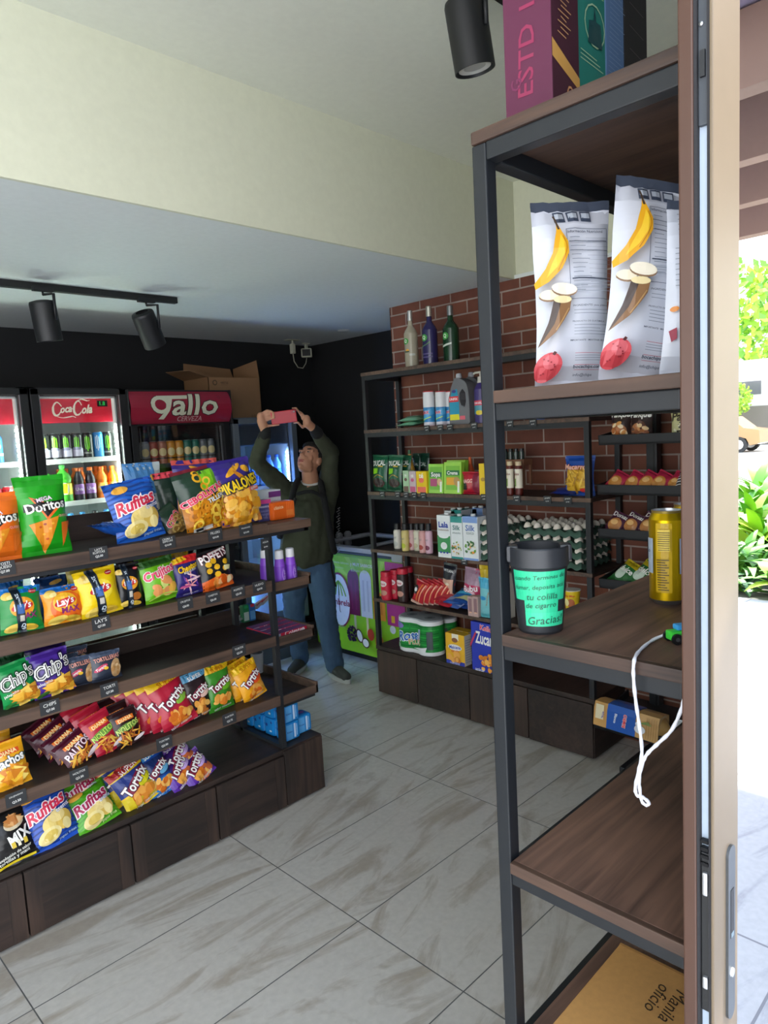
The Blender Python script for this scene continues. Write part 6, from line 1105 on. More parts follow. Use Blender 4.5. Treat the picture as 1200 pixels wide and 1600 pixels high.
# ================================================================ things on the near shelf
z = NZ[0]; xf = .90
ya = onX(788, 90, xf).y; yb_ = onX(862, 90, xf).y; yr = yb_
def vt(t, x, y, wd, c, **k): return ('t', t, x, y, wd, 90, c, k)
edges = [905, 950, 979, 1015]; xs_ = [xf] + [onY(e, 60, yr).x for e in edges]
specs = [('561b3a', '3a0c20', [('t', 'ESTD 1841', .0, .40, 2.35, 87, '8a264c', {'b': .02, 'hs': .85}), ('t', 'G', -.25, .19, .2, 86, '6a2048')], [('p', [(-.5, .245), (.5, .165), (.5, .215), (-.5, .315)], 'c8964c'), ('t', 'STD', .1, .1, .6, 80, 'c89060')] + [('s', [(-.3 + (k % 2) * .1, .35 + .02 * k), (.0 + (k % 3) * .08, .34 + .02 * k)], .02, 'c09060') for k in range(8)] + [('ring', .0, .66, .36, .42, .12, 0, 'b87050'), ('e', .0, .63, .22, .3, 0, 'd82850', 7), ('e', .1, .58, .16, .2, 40, 'b01c40', 6)] + [('s', [(-.4 + (k % 2) * .05, .78 + .015 * k), (.38 - (k % 3) * .1, .76 + .015 * k)], .018, 'b88868') for k in range(12)], 'magenta tall gift box with pink vertical lettering on top of the near shelf'),
         ('2a9aa0', '1c7a6c', [], [('s', [(-.4, .32 + .017 * k), (.4 - (k % 4) * .12, .31 + .017 * k)], .018, 'a8c8a0') for k in range(3)] + [('ring', .1, .48, .36, .36, .08, 0, 'a8c8a0'), ('p', [(-.15, .40), (.35, .40), (.3, .5), (.15, .5), (.1, .56), (.05, .5), (-.1, .49)], '0c4448')] + [('s', [(-.38, .62 + .018 * k), (.42 - (k % 5) * .1, .61 + .018 * k)], .018, 'a8c890') for k in range(20)], 'teal tall gift box right of the magenta one'),
         ('5a7fa4', '5f7ea6', [], [('s', [(-.4, .3 + .02 * k), (.4 - (k % 4) * .1, .29 + .02 * k)], .012, '8aa4c0') for k in range(32)], 'greyish blue tall gift box between the teal and black ones'),
         ('17151a', '1c191a', [], [('s', [(-.3, .3 + .1 * k), (.3, .28 + .1 * k)], .015, '4a403c') for k in range(6)], 'black tall gift box at the right of the row of tall boxes')]
for k, (c, s_, fa, sa, lb) in enumerate(specs):
    d_ = xs_[k + 1] - xs_[k] - .002; w_ = ya - yb_ - (.004 if k else 0)
    o = carton('gift_box', w_, .34, d_, c, fa, side=s_, sideart=sa, ch=.001); put(o, (xs_[k] + d_ / 2, (ya + yb_) / 2 + (.002 if k else 0), z), -90, 0, 0, lb, 'box')
def yuca(seed, banana=True):
    S = [('t', '22g', -.32 + .0, .90, .0001, 0, '304060')] * 0
    for k in range(3): S += [('r', -.22 + .155 * k, .885, -.09 + .155 * k, .945, '4a5468'), ('r', -.205 + .155 * k, .905, -.105 + .155 * k, .935, 'c8d0dc')]
    S += [('s', [(-.10, .845), (.42, .845)], .006, '5a6478'), ('s', [(-.10, .845), (-.10, .47)], .006, '5a6478'), ('s', [(.42, .845), (.42, .47)], .006, '5a6478'), ('s', [(-.10, .47), (.42, .47)], .006, '5a6478'), ('t', 'Información Nutricional', .13, .828, .44, 0, '3a4458', {'b': .02}), ('s', [(-.08, .775), (.40, .775)], .010, '3a4458'), ('s', [(-.08, .725), (.40, .725)], .006, '3a4458'), ('s', [(-.08, .575), (.40, .575)], .014, '3a4458')]
    for k in range(13): S += [('s', [(-.07, .80 - .024 * k - .004), (.05 + .03 * ((k * 7) % 4), .80 - .024 * k - .004)], .008, '8a92a0'), ('s', [(.12, .80 - .024 * k - .01), (.40, .80 - .024 * k - .01)], .003, '8a92a0')]
    for k in range(4): S.append(('s', [(-.08, .555 - .018 * k), (.38 - .05 * (k % 2), .555 - .018 * k)], .006, '9aa2b0'))
    S += [('t', 'INGREDIENTES: yuca, plátano, camote', .16, .425, .5, -1, '3a4458', {'b': .02})] + [('s', [(-.08, .405 - .017 * k), (.42 - .06 * ((k * 5) % 4), .400 - .017 * k)], .007, '8a92a0') for k in range(2)]
    S += [('t', 'PRODUCTO DE GUATEMALA', .08, .345, .36, -1, '3a4458', {'b': .02})] + [('s', [(-.08, .328 - .016 * k), (.42 - .07 * ((k * 3) % 4), .324 - .016 * k)], .007, '8a92a0') for k in range(4)] + [('t', 'IMPORTANTE · MANTENER SECO', .08, .248, .4, -1, '3a4458', {'b': .03})]
    S += [('s', [(-.06, .185), (.44, .18)], .005, 'c04458'), ('s', [(-.06, .125), (.44, .12)], .005, 'c04458'), ('s', [(-.06, .10), (.44, .095)], .004, 'c04458')] + [('s', [(-.06, .172 - .012 * k), (.42, .168 - .012 * k)], .006, '8a92a0') for k in range(3)] + [('t', 'bocachips.com', .08, .112, .3, -1, '2c3850', {'b': .04}), ('t', 'info@chips', .04, .072, .2, -1, '5a6478', {'b': .02})]
    if banana:
        S += [('p', [(-.22, .86), (-.205, .855), (-.17, .81), (-.12, .76), (-.12, .70), (-.20, .62), (-.34, .55), (-.46, .52), (-.47, .55), (-.36, .62), (-.28, .70), (-.25, .77), (-.225, .82)], 'e8a81c'), ('p', [(-.19, .80), (-.15, .755), (-.16, .70), (-.24, .63), (-.36, .57), (-.30, .64), (-.23, .71), (-.20, .77)], 'f5c832'), ('s', [(-.235, .90), (-.215, .855), (-.20, .825)], .018, '4a3a2c'), ('s', [(-.17, .79), (-.14, .72), (-.24, .61)], .006, 'b87818', 1)]
    S += [('e', -.34, .475, .095, .065, -6, '8a6a4c'), ('e', -.34, .482, .093, .06, -6, 'e8dcc0'), ('e', -.19, .505, .13, .075, -10, '8a6a4c'), ('e', -.19, .512, .128, .07, -10, 'f0e6d0'), ('p', [(-.30, .455), (-.12, .455), (-.14, .40), (-.28, .29), (-.44, .215), (-.42, .25), (-.34, .36)], '8a6440'), ('p', [(-.30, .455), (-.23, .44), (-.30, .33), (-.44, .215), (-.36, .33)], '4a3a32'), ('e', -.21, .456, .092, .045, 0, 'ecd8a4'), ('s', [(-.15, .41), (-.28, .30)], .012, 'b8905c')]
    S += [('e', -.33, .115, .125, .17, -18, 'd85058', 24), ('e', -.36, .085, .09, .12, -18, 'd04850'), ('e', -.31, .14, .07, .09, -18, 'e87078'), ('s', [(-.29, .175), (-.27, .19)], .03, '5a2a2c')] + [('e', -.33 + .05 * math.cos(k * 1.7) * 1.2, .115 + .04 * math.sin(k * 2.3), .009, .009, 0, 'a02c38', 6) for k in range(9)]
    return S
z = NZ[1]
def cbag(w_, h_, seed, extra=()): return bag('snack_bag', w_, h_, w_ * .42, 'd9dde8', yuca(seed) + list(extra), seed, .05, sealcol='4a5262', fat=.1, topseal=True)
def fplace(mk, x0, x1, yt, yb, Dp, z, yaw, label, cat, lean=3, roll=0, group=None):
    """package facing the viewer's side: Dp is its depth along the view"""
    xm = (x0 + x1) / 2; c = EYE + ray(xm, yb) * (Dp / FPX); h = (EYE + ray(xm, yt) * (Dp / FPX)).z - z; o = mk((x1 - x0) * Dp / FPX, h)
    return put(o, (c.x, c.y, z), yaw, lean, roll, label, cat, group)
fplace(lambda w, h: cbag(w * 1.12, h, 3, [('p', [(.36, .86), (.44, .80), (.47, .76), (.40, .79)], 'c82c3c')]), 840, 951, 322, 604, 1.125, z, -38, 'white root chip bag with banana picture, leftmost of three on the near shelf', 'snack bag', 2, 1)
fplace(lambda w, h: cbag(w * 1.12, h, 5), 937, 1052, 284, 598, 1.03, z, -38, 'white root chip bag with banana picture, tallest of three on the near shelf', 'snack bag', 3, 8)
S3 = [('s', [(-.30, .92 - .03 * k), (.3 - (k % 3) * .1, .93 - .03 * k)], .016, '9aa2ac') for k in range(5)] + [('s', [(-.36, .72 - .03 * k), (.2 - (k % 3) * .1, .73 - .03 * k)], .016, '9aa2ac') for k in range(8)] + [('e', -.0, .56, .1, .05, 0, '8ac83c'), ('e', .0, .30, .2, .1, 20, '4a3038'), ('e', .05, .20, .16, .06, -10, 'b89878'), ('p', [(-.42, .26), (-.3, .28), (-.28, .22), (-.36, .2)], 'a02c44'), ('e', -.36, .38, .07, .05, 20, 'e8923c'), ('e', .3, .4, .1, .1, 0, 'd8a030')]
fplace(lambda w, h: bag('snack_bag', w, h, w * .34, 'd9dde8', S3, 7, .05, sealcol='4a5262', fat=.1, topseal=True), 1030, 1110, 318, 584, .985, z, -40, 'white root chip bag cut off by the door edge on the near shelf', 'snack bag', 2, 4)
# ash bin with green notes
z = NZ[2]
p = onZ(838, 986, z)
PB = [(.031, 0), (.033, .004), (.0415, .098), (.0425, .10), (.0445, .102), (.0445, .128), (.043, .130), (.040, .128), (.0395, .104), (.034, .10), (.030, .01)]
S = ('r', -.5, .50, .5, .98, '3ad8a0'), ('r', -.34, .24, .36, .52, '3ad8a0'), ('r', -.34, .02, .44, .25, '3edca6')
ab = empty('ash_bin', (p.x + .012, p.y, z), (0, 0, R(-52)), 'small black car ash bin with handwritten green notes, standing on the near shelf', 'ash bin')
mb = MB(); km = mat('26282c', 'plastic'); mb.lathe([(r_, h_, km) for r_, h_ in PB], 40, cap=False)
for k in range(2): mb.box((-.048 + k * .078, -.012, .106), (-.030 + k * .078, .012, .131), km, .004)
mb.build('bin_body', ab)
mb = MB(); hnd = lambda t, x, y, w_, r_=0: ('t', t, x, y, w_, r_, '1c4a3c', {'b': .0, 'sh': .2})
A_ = [('r', -.5, .46, .42, .99, '2bb585'), ('r', -.30, .22, .28, .47, '2bb585'), ('r', -.30, -.02 + .02, .42, .25, '30bd8c'), hnd('cuando Termines de', -.04, .88, .84, 4), hnd('fumar, deposita acá', -.04, .70, .82, 4), hnd('tu colilla', .0, .54, .50, 3), hnd('de cigarro', -.02, .37, .5, 3), hnd('Gracias!', .06, .12, .62, 4)]
def csurf(x, y, o_): zz_ = .014 + y; rr = .033 + (.0415 - .033) * (zz_ / .098) + .0004 + o_; a = -PI / 2 + x / .037; return Vector((rr * math.cos(a), rr * math.sin(a), zz_))
art(mb, A_, csurf, .086, .084, [.086 * (-.5 + k / 16) for k in range(17)], [], lift=.0003, step=.00025); mb.build('paper_note', ab)
# slim gold cans
p = onZ(1043, 941, z)
gold = mat('e0b812', 'metal')
def pcan(): return vessel('drink_can', [(.0205, 0, mat('b0b2b4', 'metal')), (.0285, .009, gold), (.0285, .142, gold), (.0235, .153, mat('c9b060', 'metal')), (.0245, .157, mat('c9ccd0', 'metal')), (.0225, .157, mat('c9ccd0', 'metal')), (.022, .153, mat('b8babd', 'metal'))],
    [(.05, .115, [('r', -.5, .05, -.30, .95, 'aebccb'), ('r', .20, .05, .5, .95, 'aebccb'), ('t', 'S.PELLEGRINO', .52, .62, .5, 0, '1c2c4c', {'b': .05}), ('t', 'NO', -.42, .62, .1, 0, '1c2c4c', {'b': .05})], 175, 0),
     (.02, .14, [('r', -.24, .02, .06, .98, 'd2ab14')] + [('s', [(-.20, .06 + .035 * k), (.0 - .03 * (k % 3), .06 + .035 * k)], .018, '5a4a1c') for k in range(13)] + [('r', -.18, .60, .02, .90, 'e8c83c')] + [('s', [(-.17, .62 + .03 * k), (.01, .62 + .03 * k)], .012, '4a3c14') for k in range(9)], 170, 0)], 36)
c1 = pcan(); put(c1, (p.x, p.y, z), -62, 0, 0, 'slim gold drink can standing on the near shelf', 'can')
q = dup(c1, (p.x + .09, p.y - .0, z)); q['label'] = 'slim gold drink can partly hidden behind the front gold can'
# toy and cord
p = onZ(1054, 1004, z); tc_ = empty('toy_car', (p.x + .005, p.y - .004, z), (0, 0, R(-35)), 'tiny green toy car with black wheels and a white pull cord on the near shelf', 'toy')
mb = MB(); mb.box((-.016, -.008, .005), (.020, .008, .018), mat('3ac83a', 'plastic'), .003); mb.box((-.006, -.007, .018), (.014, .007, .026), mat('3a9ad8', 'plastic'), .003); mb.build('body', tc_)
for x_ in (-.009, .013):
    for y_ in (-.012, .009): mb = MB(); mb.lathe([(.0075, 0, mat('141416', 'plastic')), (.0075, .004, mat('141416', 'plastic')), (.003, .0042, mat('4a4a4c', 'plastic')), (.003, .0045, mat('4a4a4c', 'plastic'))], 16, T=Matrix.Translation((x_, y_ if y_ > 0 else y_ + .004, .0075)) @ Matrix.Rotation(PI / 2 if y_ < 0 else -PI / 2, 4, 'X')); mb.build('wheel', tc_)
mb = MB(); cw = mat('e2e2ea', 'cloth'); P_ = [onZ(1044, 990, z + .008), onZ(1020, 1000, z + .003), onZ(1000, 1016, z + .003)] + [onX(x_, y_, .829) for x_, y_ in ((991, 1032), (990, 1060), (994, 1100), (1000, 1140), (1003, 1175), (999, 1200), (993, 1228), (995, 1242), (1005, 1246), (1014, 1254), (1010, 1258), (1003, 1252), (1000, 1236), (999, 1215), (1005, 1190), (1013, 1176), (1030, 1160), (1050, 1140), (1064, 1110), (1070, 1088))] + [onX(1082, 1050, .838)]
Q = []
for i in range(len(P_) - 1):
    for j in range(4):
        t = j / 4; a_, b_, c_, d2 = P_[max(i - 1, 0)], P_[i], P_[i + 1], P_[min(i + 2, len(P_) - 1)]
        Q.append(.5 * (2 * b_ + (c_ - a_) * t + (2 * a_ - 5 * b_ + 4 * c_ - d2) * t * t + (3 * b_ - a_ - 3 * c_ + d2) * t ** 3))
mb.tube(Q, [.0023 + .0004 * math.sin(i * 2.2) for i in range(len(Q))], cw, 7); tag(mb.build('pull_cord'), 'white twisted cord hanging in a loop from the toy car over the near shelf edge', 'cord')
# manila envelope on the low board
z = NZ[4]; a_ = onZ(970, 1473, z + .006); b_ = onZ(868, 1594, z + .006); c_ = onZ(1072, 1514, z + .006)
ux = (b_ - a_).normalized(); uy = Vector((ux.y, -ux.x, 0)); 
if uy.dot(c_ - a_) < 0: uy = -uy
L_, W_ = .36, .26; mb = MB(); TT = Matrix.Translation(a_ - Vector((0, 0, .005))) @ Matrix((( ux.x, uy.x, 0, 0), (ux.y, uy.y, 0, 0), (0, 0, 1, 0), (0, 0, 0, 1)))
mb.box((0, 0, 0), (L_, W_, .005), mat('d09a58', 'paper'), .002, TT)
mb.box((.0, 0, .0035), (.006, W_, .0054), mat('b8864a', 'paper'), 0, TT)
tw_ = onZ(1055, 1575, z + .006)
art(mb, [('t', 'Manila\noficio', 0, .5, .75, 0, '4a3c2c', {'sh': .25, 'b': 0})], lambda x, y, o_: TT @ Vector(((TT.inverted() @ tw_).x + x * .75, (TT.inverted() @ tw_).y - .016 + (y - .06) * .75, .0055 + o_)), .14, .12, lift=.0003)
tag(mb.build('manila_envelope'), 'tan manila envelope with handwriting lying on the lowest visible near shelf board', 'envelope')

# ================================================================ the person
VH = Vector((_f.x, _f.y, 0)).normalized()
PC = Vector((2.955, 3.72, 0)); dpl = PC.dot(Vector((PC.x, PC.y, 0)).normalized()); nP = Vector((PC.x, PC.y, 0)).normalized()
def pp(px, py, t=0.0): d = ray(px, py); return EYE + d * ((nP.dot(PC) - t) / nP.dot(d))
toC = -nP; LF = Vector((-nP.y, nP.x, 0)); UP = Vector((0, 0, 1))
def caps_mesh(name, caps, voxel, mt, parent=None, smooth=4, disp=None):
    bm = bmesh.new()
    for c in caps:
        if c[0] == 'e':
            _, cen, rad, Mx = c; b2 = bmesh.ops.create_icosphere(bm, subdivisions=3, radius=1)
            for v in b2['verts']: v.co = Vector(cen) + (Mx @ Vector((v.co.x * rad[0], v.co.y * rad[1], v.co.z * rad[2])))
        else:
            p0, r0, p1, r1 = c; p0, p1 = Vector(p0), Vector(p1); n_ = 14; d = (p1 - p0)
            if d.length < 1e-6: continue
            q = d.to_track_quat('Z', 'Y'); L = d.length; rings = []
            sl = [(-math.cos(a) * r0, math.sin(a) * r0) for a in [PI * .5 * k / 4 for k in range(1, 5)]] + [(L + math.sin(a) * r1, math.cos(a) * r1) for a in [PI * .5 * k / 4 for k in range(0, 4)]]
            pole0 = bm.verts.new(p0 + q @ Vector((0, 0, -r0))); pole1 = bm.verts.new(p1 + q @ Vector((0, 0, r1)))
            for h_, r_ in sl: rings.append([bm.verts.new(p0 + q @ Vector((r_ * math.cos(2 * PI * k / n_), r_ * math.sin(2 * PI * k / n_), h_))) for k in range(n_)])
            for k in range(n_):
                bm.faces.new((pole0, rings[0][(k + 1) % n_], rings[0][k])); bm.faces.new((pole1, rings[-1][k], rings[-1][(k + 1) % n_]))
                for i in range(len(rings) - 1): bm.faces.new((rings[i][k], rings[i][(k + 1) % n_], rings[i + 1][(k + 1) % n_], rings[i + 1][k]))
    me = D.meshes.new(name); bm.to_mesh(me); bm.free()
    o = D.objects.new(name, me); C.objects.link(o)
    rm = o.modifiers.new('r', 'REMESH'); rm.mode = 'VOXEL'; rm.voxel_size = voxel; rm.use_smooth_shade = True
    sm = o.modifiers.new('s', 'SMOOTH'); sm.iterations = smooth; sm.factor = .5
    bpy.context.view_layer.update(); dg = bpy.context.evaluated_depsgraph_get(); me2 = D.meshes.new_from_object(o.evaluated_get(dg)); o.modifiers.clear(); o.data = me2
    if disp:
        for v in me2.vertices: v.co += disp(v.co, v.normal)
    me2.materials.clear(); me2.materials.append(mt)
    for p_ in me2.polygons: p_.use_smooth = True; p_.material_index = 0
    if parent: o.parent = parent
    return o
skin = mat('b98468', 'plastic'); skin.node_tree.nodes['Principled BSDF'].inputs['Roughness'].default_value = .55
I3 = Matrix.Identity(3)
shL, elL, wrL = pp(449, 770, -.02), pp(401, 722, .14), pp(415, 676, .30)
shR, elR, wrR = pp(513, 768, -.04), pp(517, 708, .06), pp(491, 671, .24)
pel, che, nkb = pp(481, 885, 0), pp(482, 802, 0), pp(486, 752, 0)
hc = pp(484, 719, .045)
anR = Vector((3.00, 3.60, .09)); anL = Vector((2.965, 3.93, .09))
hpR, hpL = pel + LF * -.085 + UP * -.03, pel + LF * .085 + UP * -.03
knR, knL = pp(509, 962, .09), pp(459, 955, -.04)
fw = (toC * .66 + LF * .46 + UP * .60).normalized(); rt_ = fw.cross(UP).normalized(); uu = rt_.cross(fw).normalized()
HM = Matrix((rt_, fw, uu)).transposed()          # head frame: x = its own right, y = face, z = crown
def hp(x, y, z_): return hc + HM @ Vector((x, y, z_))
body = [('e', hp(0, -.005, .02), (.071, .088, .092), HM), ('e', hp(0, .030, -.045), (.052, .058, .060), HM), (hp(-.03, .01, -.075), .022, hp(0, .065, -.092), .018), (hp(.03, .01, -.075), .022, hp(0, .065, -.092), .018),
        (hp(0, .078, .012), .009, hp(0, .098, -.022), .0135), (hp(-.012, .086, -.026), .009, hp(.012, .086, -.026), .009), (hp(-.018, .080, -.054), .0065, hp(.018, .080, -.054), .0065), (hp(-.016, .078, -.064), .0075, hp(.016, .078, -.064), .0075),
        ('e', hp(.074, -.012, -.005), (.010, .020, .032), HM), ('e', hp(-.074, -.012, -.005), (.010, .020, .032), HM), (hp(-.05, .066, .032), .010, hp(.05, .066, .032), .010), ('e', hp(.032, .048, -.018), (.026, .018, .028), HM), ('e', hp(-.032, .048, -.018), (.026, .018, .028), HM),
        (hc - uu * .05 - fw * .02, .052, nkb - UP * .03, .060),
        (nkb, .055, che, .11), (che + LF * .07, .09, pel + LF * .06, .085), (che - LF * .07, .09, pel - LF * .06, .085), (che + LF * .09 + UP * .03, .06, shL, .045), (che - LF * .09 + UP * .03, .06, shR, .045),
        (shL, .045, elL, .036), (elL, .036, wrL, .026), (shR, .045, elR, .036), (elR, .036, wrR, .026), (hpL, .075, knL, .05), (knL, .05, anL, .036), (hpR, .075, knR, .05), (knR, .05, anR, .036), (anL, .033, anL + toC * .04 + LF * .01 - UP * .045, .026), (anR, .033, anR + toC * .04 - LF * .02 - UP * .045, .026)]
# hands: palm, four fingers, thumb; image-left hand holds the left end, image-right hand the right end
phc = pp(443.5, 651.5, .33); phx = (pp(463, 648, .33) - pp(425, 653, .33)).normalized(); pha = phx; phn = toC.cross(pha).normalized(); phn = pha.cross(toC).normalized()
PL, PH_ = .158, .078
eR = phc + pha * PL / 2; eL = phc - pha * PL / 2; phu = (UP - pha * UP.dot(pha)).normalized()
pmL = pp(409, 658, .31); pmR = pp(480, 661, .29)
body += [(wrL, .027, pmL, .031), (pmL - phu * .01, .027, pmL + phu * .03, .026), (wrR, .027, pmR, .028), (pmR, .026, pmR + phu * .028, .024)]
def finger(pts, r=.0085): return [(pts[i], r * (1 - .12 * i), pts[i + 1], r * (1 - .12 * (i + 1))) for i in range(len(pts) - 1)]
tc2 = toC * .012
for k, (dz_, ln) in enumerate(((.046, .085), (.030, .09), (.014, .084), (-.004, .068))):          # image-left: fingers spread along the back edge of the phone
    kn = pmL + phu * (dz_ + .002) + pha * .012 + toC * .002; body += finger([kn, kn + pha * ln * .35 + phu * .012 * (1 - k * .3) + toC * .014, kn + pha * ln * .62 + phu * .006 + toC * .012, eL + phu * (dz_ * .62 + .004) + pha * .022 + tc2])
kn = pmL - phu * .018 + pha * .008; body += finger([kn, kn + pha * .028 - phu * .016, eL - phu * .043 + pha * .016, eL - phu * .045 + pha * .044], .0098)
kn0 = pmR + phu * .030
body += finger([kn0 - pha * .012, kn0 - pha * .030 + phu * .020, eR + phu * .046 + pha * .004, eR + phu * .046 - pha * .020])                      # index over the top edge
body += finger([kn0 - pha * .006 + toC * .004, kn0 - pha * .026 + phu * .036, kn0 - pha * .044 + phu * .052, kn0 - pha * .058 + phu * .060])            # middle, stretched up
body += finger([kn0 + phu * .004 + toC * .012, kn0 - pha * .018 + phu * .022 + toC * .018, kn0 - pha * .030 + phu * .008 + toC * .020, kn0 - pha * .024 - phu * .006 + toC * .014], .008)
body += finger([kn0 - phu * .010 + toC * .014, kn0 - pha * .016 + phu * .010 + toC * .022, kn0 - pha * .026 - phu * .004 + toC * .022, kn0 - pha * .018 - phu * .012 + toC * .014], .0072)
kn = pmR - phu * .012 - pha * .010; body += finger([kn, kn - pha * .022 - phu * .012, eR - phu * .044 + pha * .002, eR - phu * .045 - pha * .022], .0098)
per = caps_mesh('person', body, .0042, skin, None, 7)
tag(per, 'person in olive sweatshirt and blue jeans leaning back, holding up a red phone', 'person')
dk = mat('1a1412', 'plastic')
mb = MB()                                         # eyes, brows, lips
for s_ in (-1, 1):
    for (cx_, cy_, cz_, rx_, ry_, rz_, m_) in ((.031 * s_, .078, .013, .011, .006, .0040, mat('948478', 'plastic')), (.031 * s_, .081, .0125, .0052, .004, .0040, mat('1c120e', 'gloss')), (.031 * s_, .081, .0185, .015, .006, .0045, skin), (.033 * s_, .081, .034, .018, .006, .0035, dk)):
        pr = [(max(.02, math.cos(PI * (k / 6 - .5))), math.sin(PI * (k / 6 - .5)), m_) for k in range(7)]; mb.lathe(pr, 12, T=Matrix.Translation(hp(cx_, cy_, cz_)) @ HM.to_4x4() @ Matrix.Diagonal((rx_, ry_, rz_, 1)), cap=False)
mb.build('eyes_and_brows', per)
mb = MB(); lipm = mat('9a5048', 'plastic')
mb.tube([hp(x_, .0875 - abs(x_) * .25, -.0545) for x_ in (-.022, -.01, 0, .01, .022)], [.003, .005, .0045, .005, .003], lipm); mb.tube([hp(x_, .086 - abs(x_) * .25, -.0645) for x_ in (-.02, -.01, 0, .01, .02)], [.003, .0055, .006, .0055, .003], lipm); mb.build('lips', per)
hair = caps_mesh('hair', [('e', hp(0, -.030, .050), (.081, .084, .078), HM), ('e', hp(0, .034, .084), (.060, .042, .030), HM), ('e', hp(.066, -.015, .028), (.014, .03, .035), HM), ('e', hp(-.066, -.015, .028), (.014, .03, .035), HM), ('e', hp(0, -.055, .0), (.064, .05, .07), HM)], .006, mat('15120f', 'cloth'), per, 3, lambda co, nn: nn * .003 * noise.noise(co * 90))
olive = mat('3c4030', 'cloth'); kb = mat('141416', 'cloth')
wrk = lambda co, nn: nn * (.010 * noise.noise(Vector((co.x * 9, co.y * 9, co.z * 6))) + .005 * noise.noise(co * 28))
cL = wrL + (elL - wrL).normalized() * .035; cR = wrR + (elR - wrR).normalized() * .035
sw = [(nkb - UP * .035, .066, che - UP * .02, .13), (che + LF * .075 + UP * .02, .105, pel + LF * .08 + UP * .07, .112), (che - LF * .075 + UP * .02, .105, pel - LF * .07 + UP * .07, .112), (che + toC * .03, .12, pel + UP * .09 + toC * .02, .125),
      (nkb - UP * .05, .07, shL, .068), (nkb - UP * .05, .07, shR, .068), (shL, .070, elL, .054), (elL, .055, cL, .040), (shR, .070, elR, .056), (elR, .056, cR, .040), (che + LF * .10, .08, shL, .066), (che - LF * .10, .08, shR, .066)]
caps_mesh('sweatshirt', sw, .009, olive, per, 4, wrk)
caps_mesh('cuff', [(cL + (elL - wrL).normalized() * .004, .0425, wrL - (elL - wrL).normalized() * .012, .031)], .005, kb, per)
caps_mesh('cuff', [(cR + (elR - wrR).normalized() * .004, .0425, wrR - (elR - wrR).normalized() * .012, .031)], .005, kb, per)
caps_mesh('hem', [(pel + LF * .085 + UP * .05, .098, pel - LF * .075 + UP * .05, .098), (pel + LF * .085 + UP * .03, .095, pel - LF * .075 + UP * .03, .095)], .008, kb, per)
mb = MB(); r_ = .060; cc_ = nkb - UP * .012 + toC * .012
mb.tube([cc_ + LF * r_ * math.cos(a) * 1.05 + toC * (r_ * math.sin(a)) * .9 + UP * (-.020 * math.sin(a) + .012) for a in [PI * (-.05 + 1.1 * k / 12) for k in range(13)]], .008, mat('c8c8c4', 'cloth')); mb.build('shirt_collar', per)
jean = mat('3f5a78', 'cloth')
jw = lambda co, nn: nn * (.008 * noise.noise(Vector((co.x * 12, co.y * 12, co.z * 22))) + .003 * noise.noise(co * 60))
caps_mesh('jeans', [(pel + LF * .06, .105, pel - LF * .06, .105), (hpL + UP * .02, .098, knL, .072), (knL, .072, anL - UP * .01, .062), (hpR + UP * .02, .100, knR, .074), (knR, .074, anR - UP * .01, .064), (pel + LF * .05 + UP * .05, .10, pel - LF * .05 + UP * .05, .10)], .009, jean, per, 3, jw)
for an, dr, nm in ((anR, (toC * .9 - LF * .42).normalized(), 'right'), (anL, (toC * .75 + LF * .3).normalized(), 'left')):
    b0 = Vector((an.x, an.y, 0))
    sh_ = caps_mesh('shoe', [(b0 - dr * .03 + UP * .055, .042, b0 + dr * .06 + UP * .050, .040), (b0 + dr * .06 + UP * .048, .040, b0 + dr * .165 + UP * .040, .034), (b0 + UP * .05, .042, b0 + UP * .10, .045)], .006, mat('3c3f3c', 'cloth'), per)
    mb = MB(); sd = Vector((-dr.y, dr.x, 0)); pl = []
    for k in range(24):
        a = 2 * PI * k / 24; ca, sa_ = math.cos(a), math.sin(a); q_ = b0 + dr * (.065 + .145 * ca) + sd * (.046 * sa_ * (1 - .15 * abs(ca))); pl.append((q_.x, q_.y))
    mb.prism(pl, .002, .030, mat('b4b4b0', 'plastic')); mb.build('sole', sh_)
# backpack worn on the back, phone in the hands
bkp = caps_mesh('backpack', [(che - toC * .25 + UP * .02, .11, pel - toC * .25 + UP * .10, .12), (che - toC * .25 - LF * .08, .10, pel - toC * .24 - LF * .08 + UP * .10, .11)], .01, kb, None, 3)
tag(bkp, 'black backpack with white line pattern worn by the person', 'backpack')
def strap(pts, nm='strap', w_=.022):
    P3 = [Vector(p) for p in pts]; Q3 = []
    for i in range(len(P3) - 1):
        for j in range(5):
            t = j / 5; a_, b2, c2, d2 = P3[max(i - 1, 0)], P3[i], P3[i + 1], P3[min(i + 2, len(P3) - 1)]; Q3.append(.5 * (2 * b2 + (c2 - a_) * t + (2 * a_ - 5 * b2 + 4 * c2 - d2) * t * t + (3 * b2 - a_ - 3 * c2 + d2) * t ** 3))
    m2 = MB(); m2.tube(Q3, w_, kb, 8); o2 = m2.build(nm, bkp); return o2
strap([pp(500, 750, -.02), pp(503, 763, .11), pp(509, 795, .175), pp(517, 838, .15), pp(523, 866, .03)]); strap([pp(466, 750, -.02), pp(460, 763, .12), pp(454, 788, .20), pp(444, 816, .19), pp(436, 842, .08)])
strap([pp(507, 778, .18), pp(486, 768, .215), pp(460, 773, .205)], 'chest_strap', .012); strap([pp(462, 778, .21), pp(456, 795, .215), pp(450, 810, .21)], 'strap_end', .010)
strap([pp(519, 860, .06), pp(518, 885, .08), pp(522, 905, .08), pp(525, 918, .07)], 'strap_end', .006)
mb = MB()
for k in range(9):
    b_ = pp(529, 800 + 8 * k, -.10); mb.tube([b_ + LF * .015, b_ - LF * .008 + UP * .012, b_ + LF * .004 + UP * .024, b_ - LF * .012 + UP * .03], .0025, mat('b8b8b8', 'plastic'), 5)
mb.build('line_pattern', bkp)
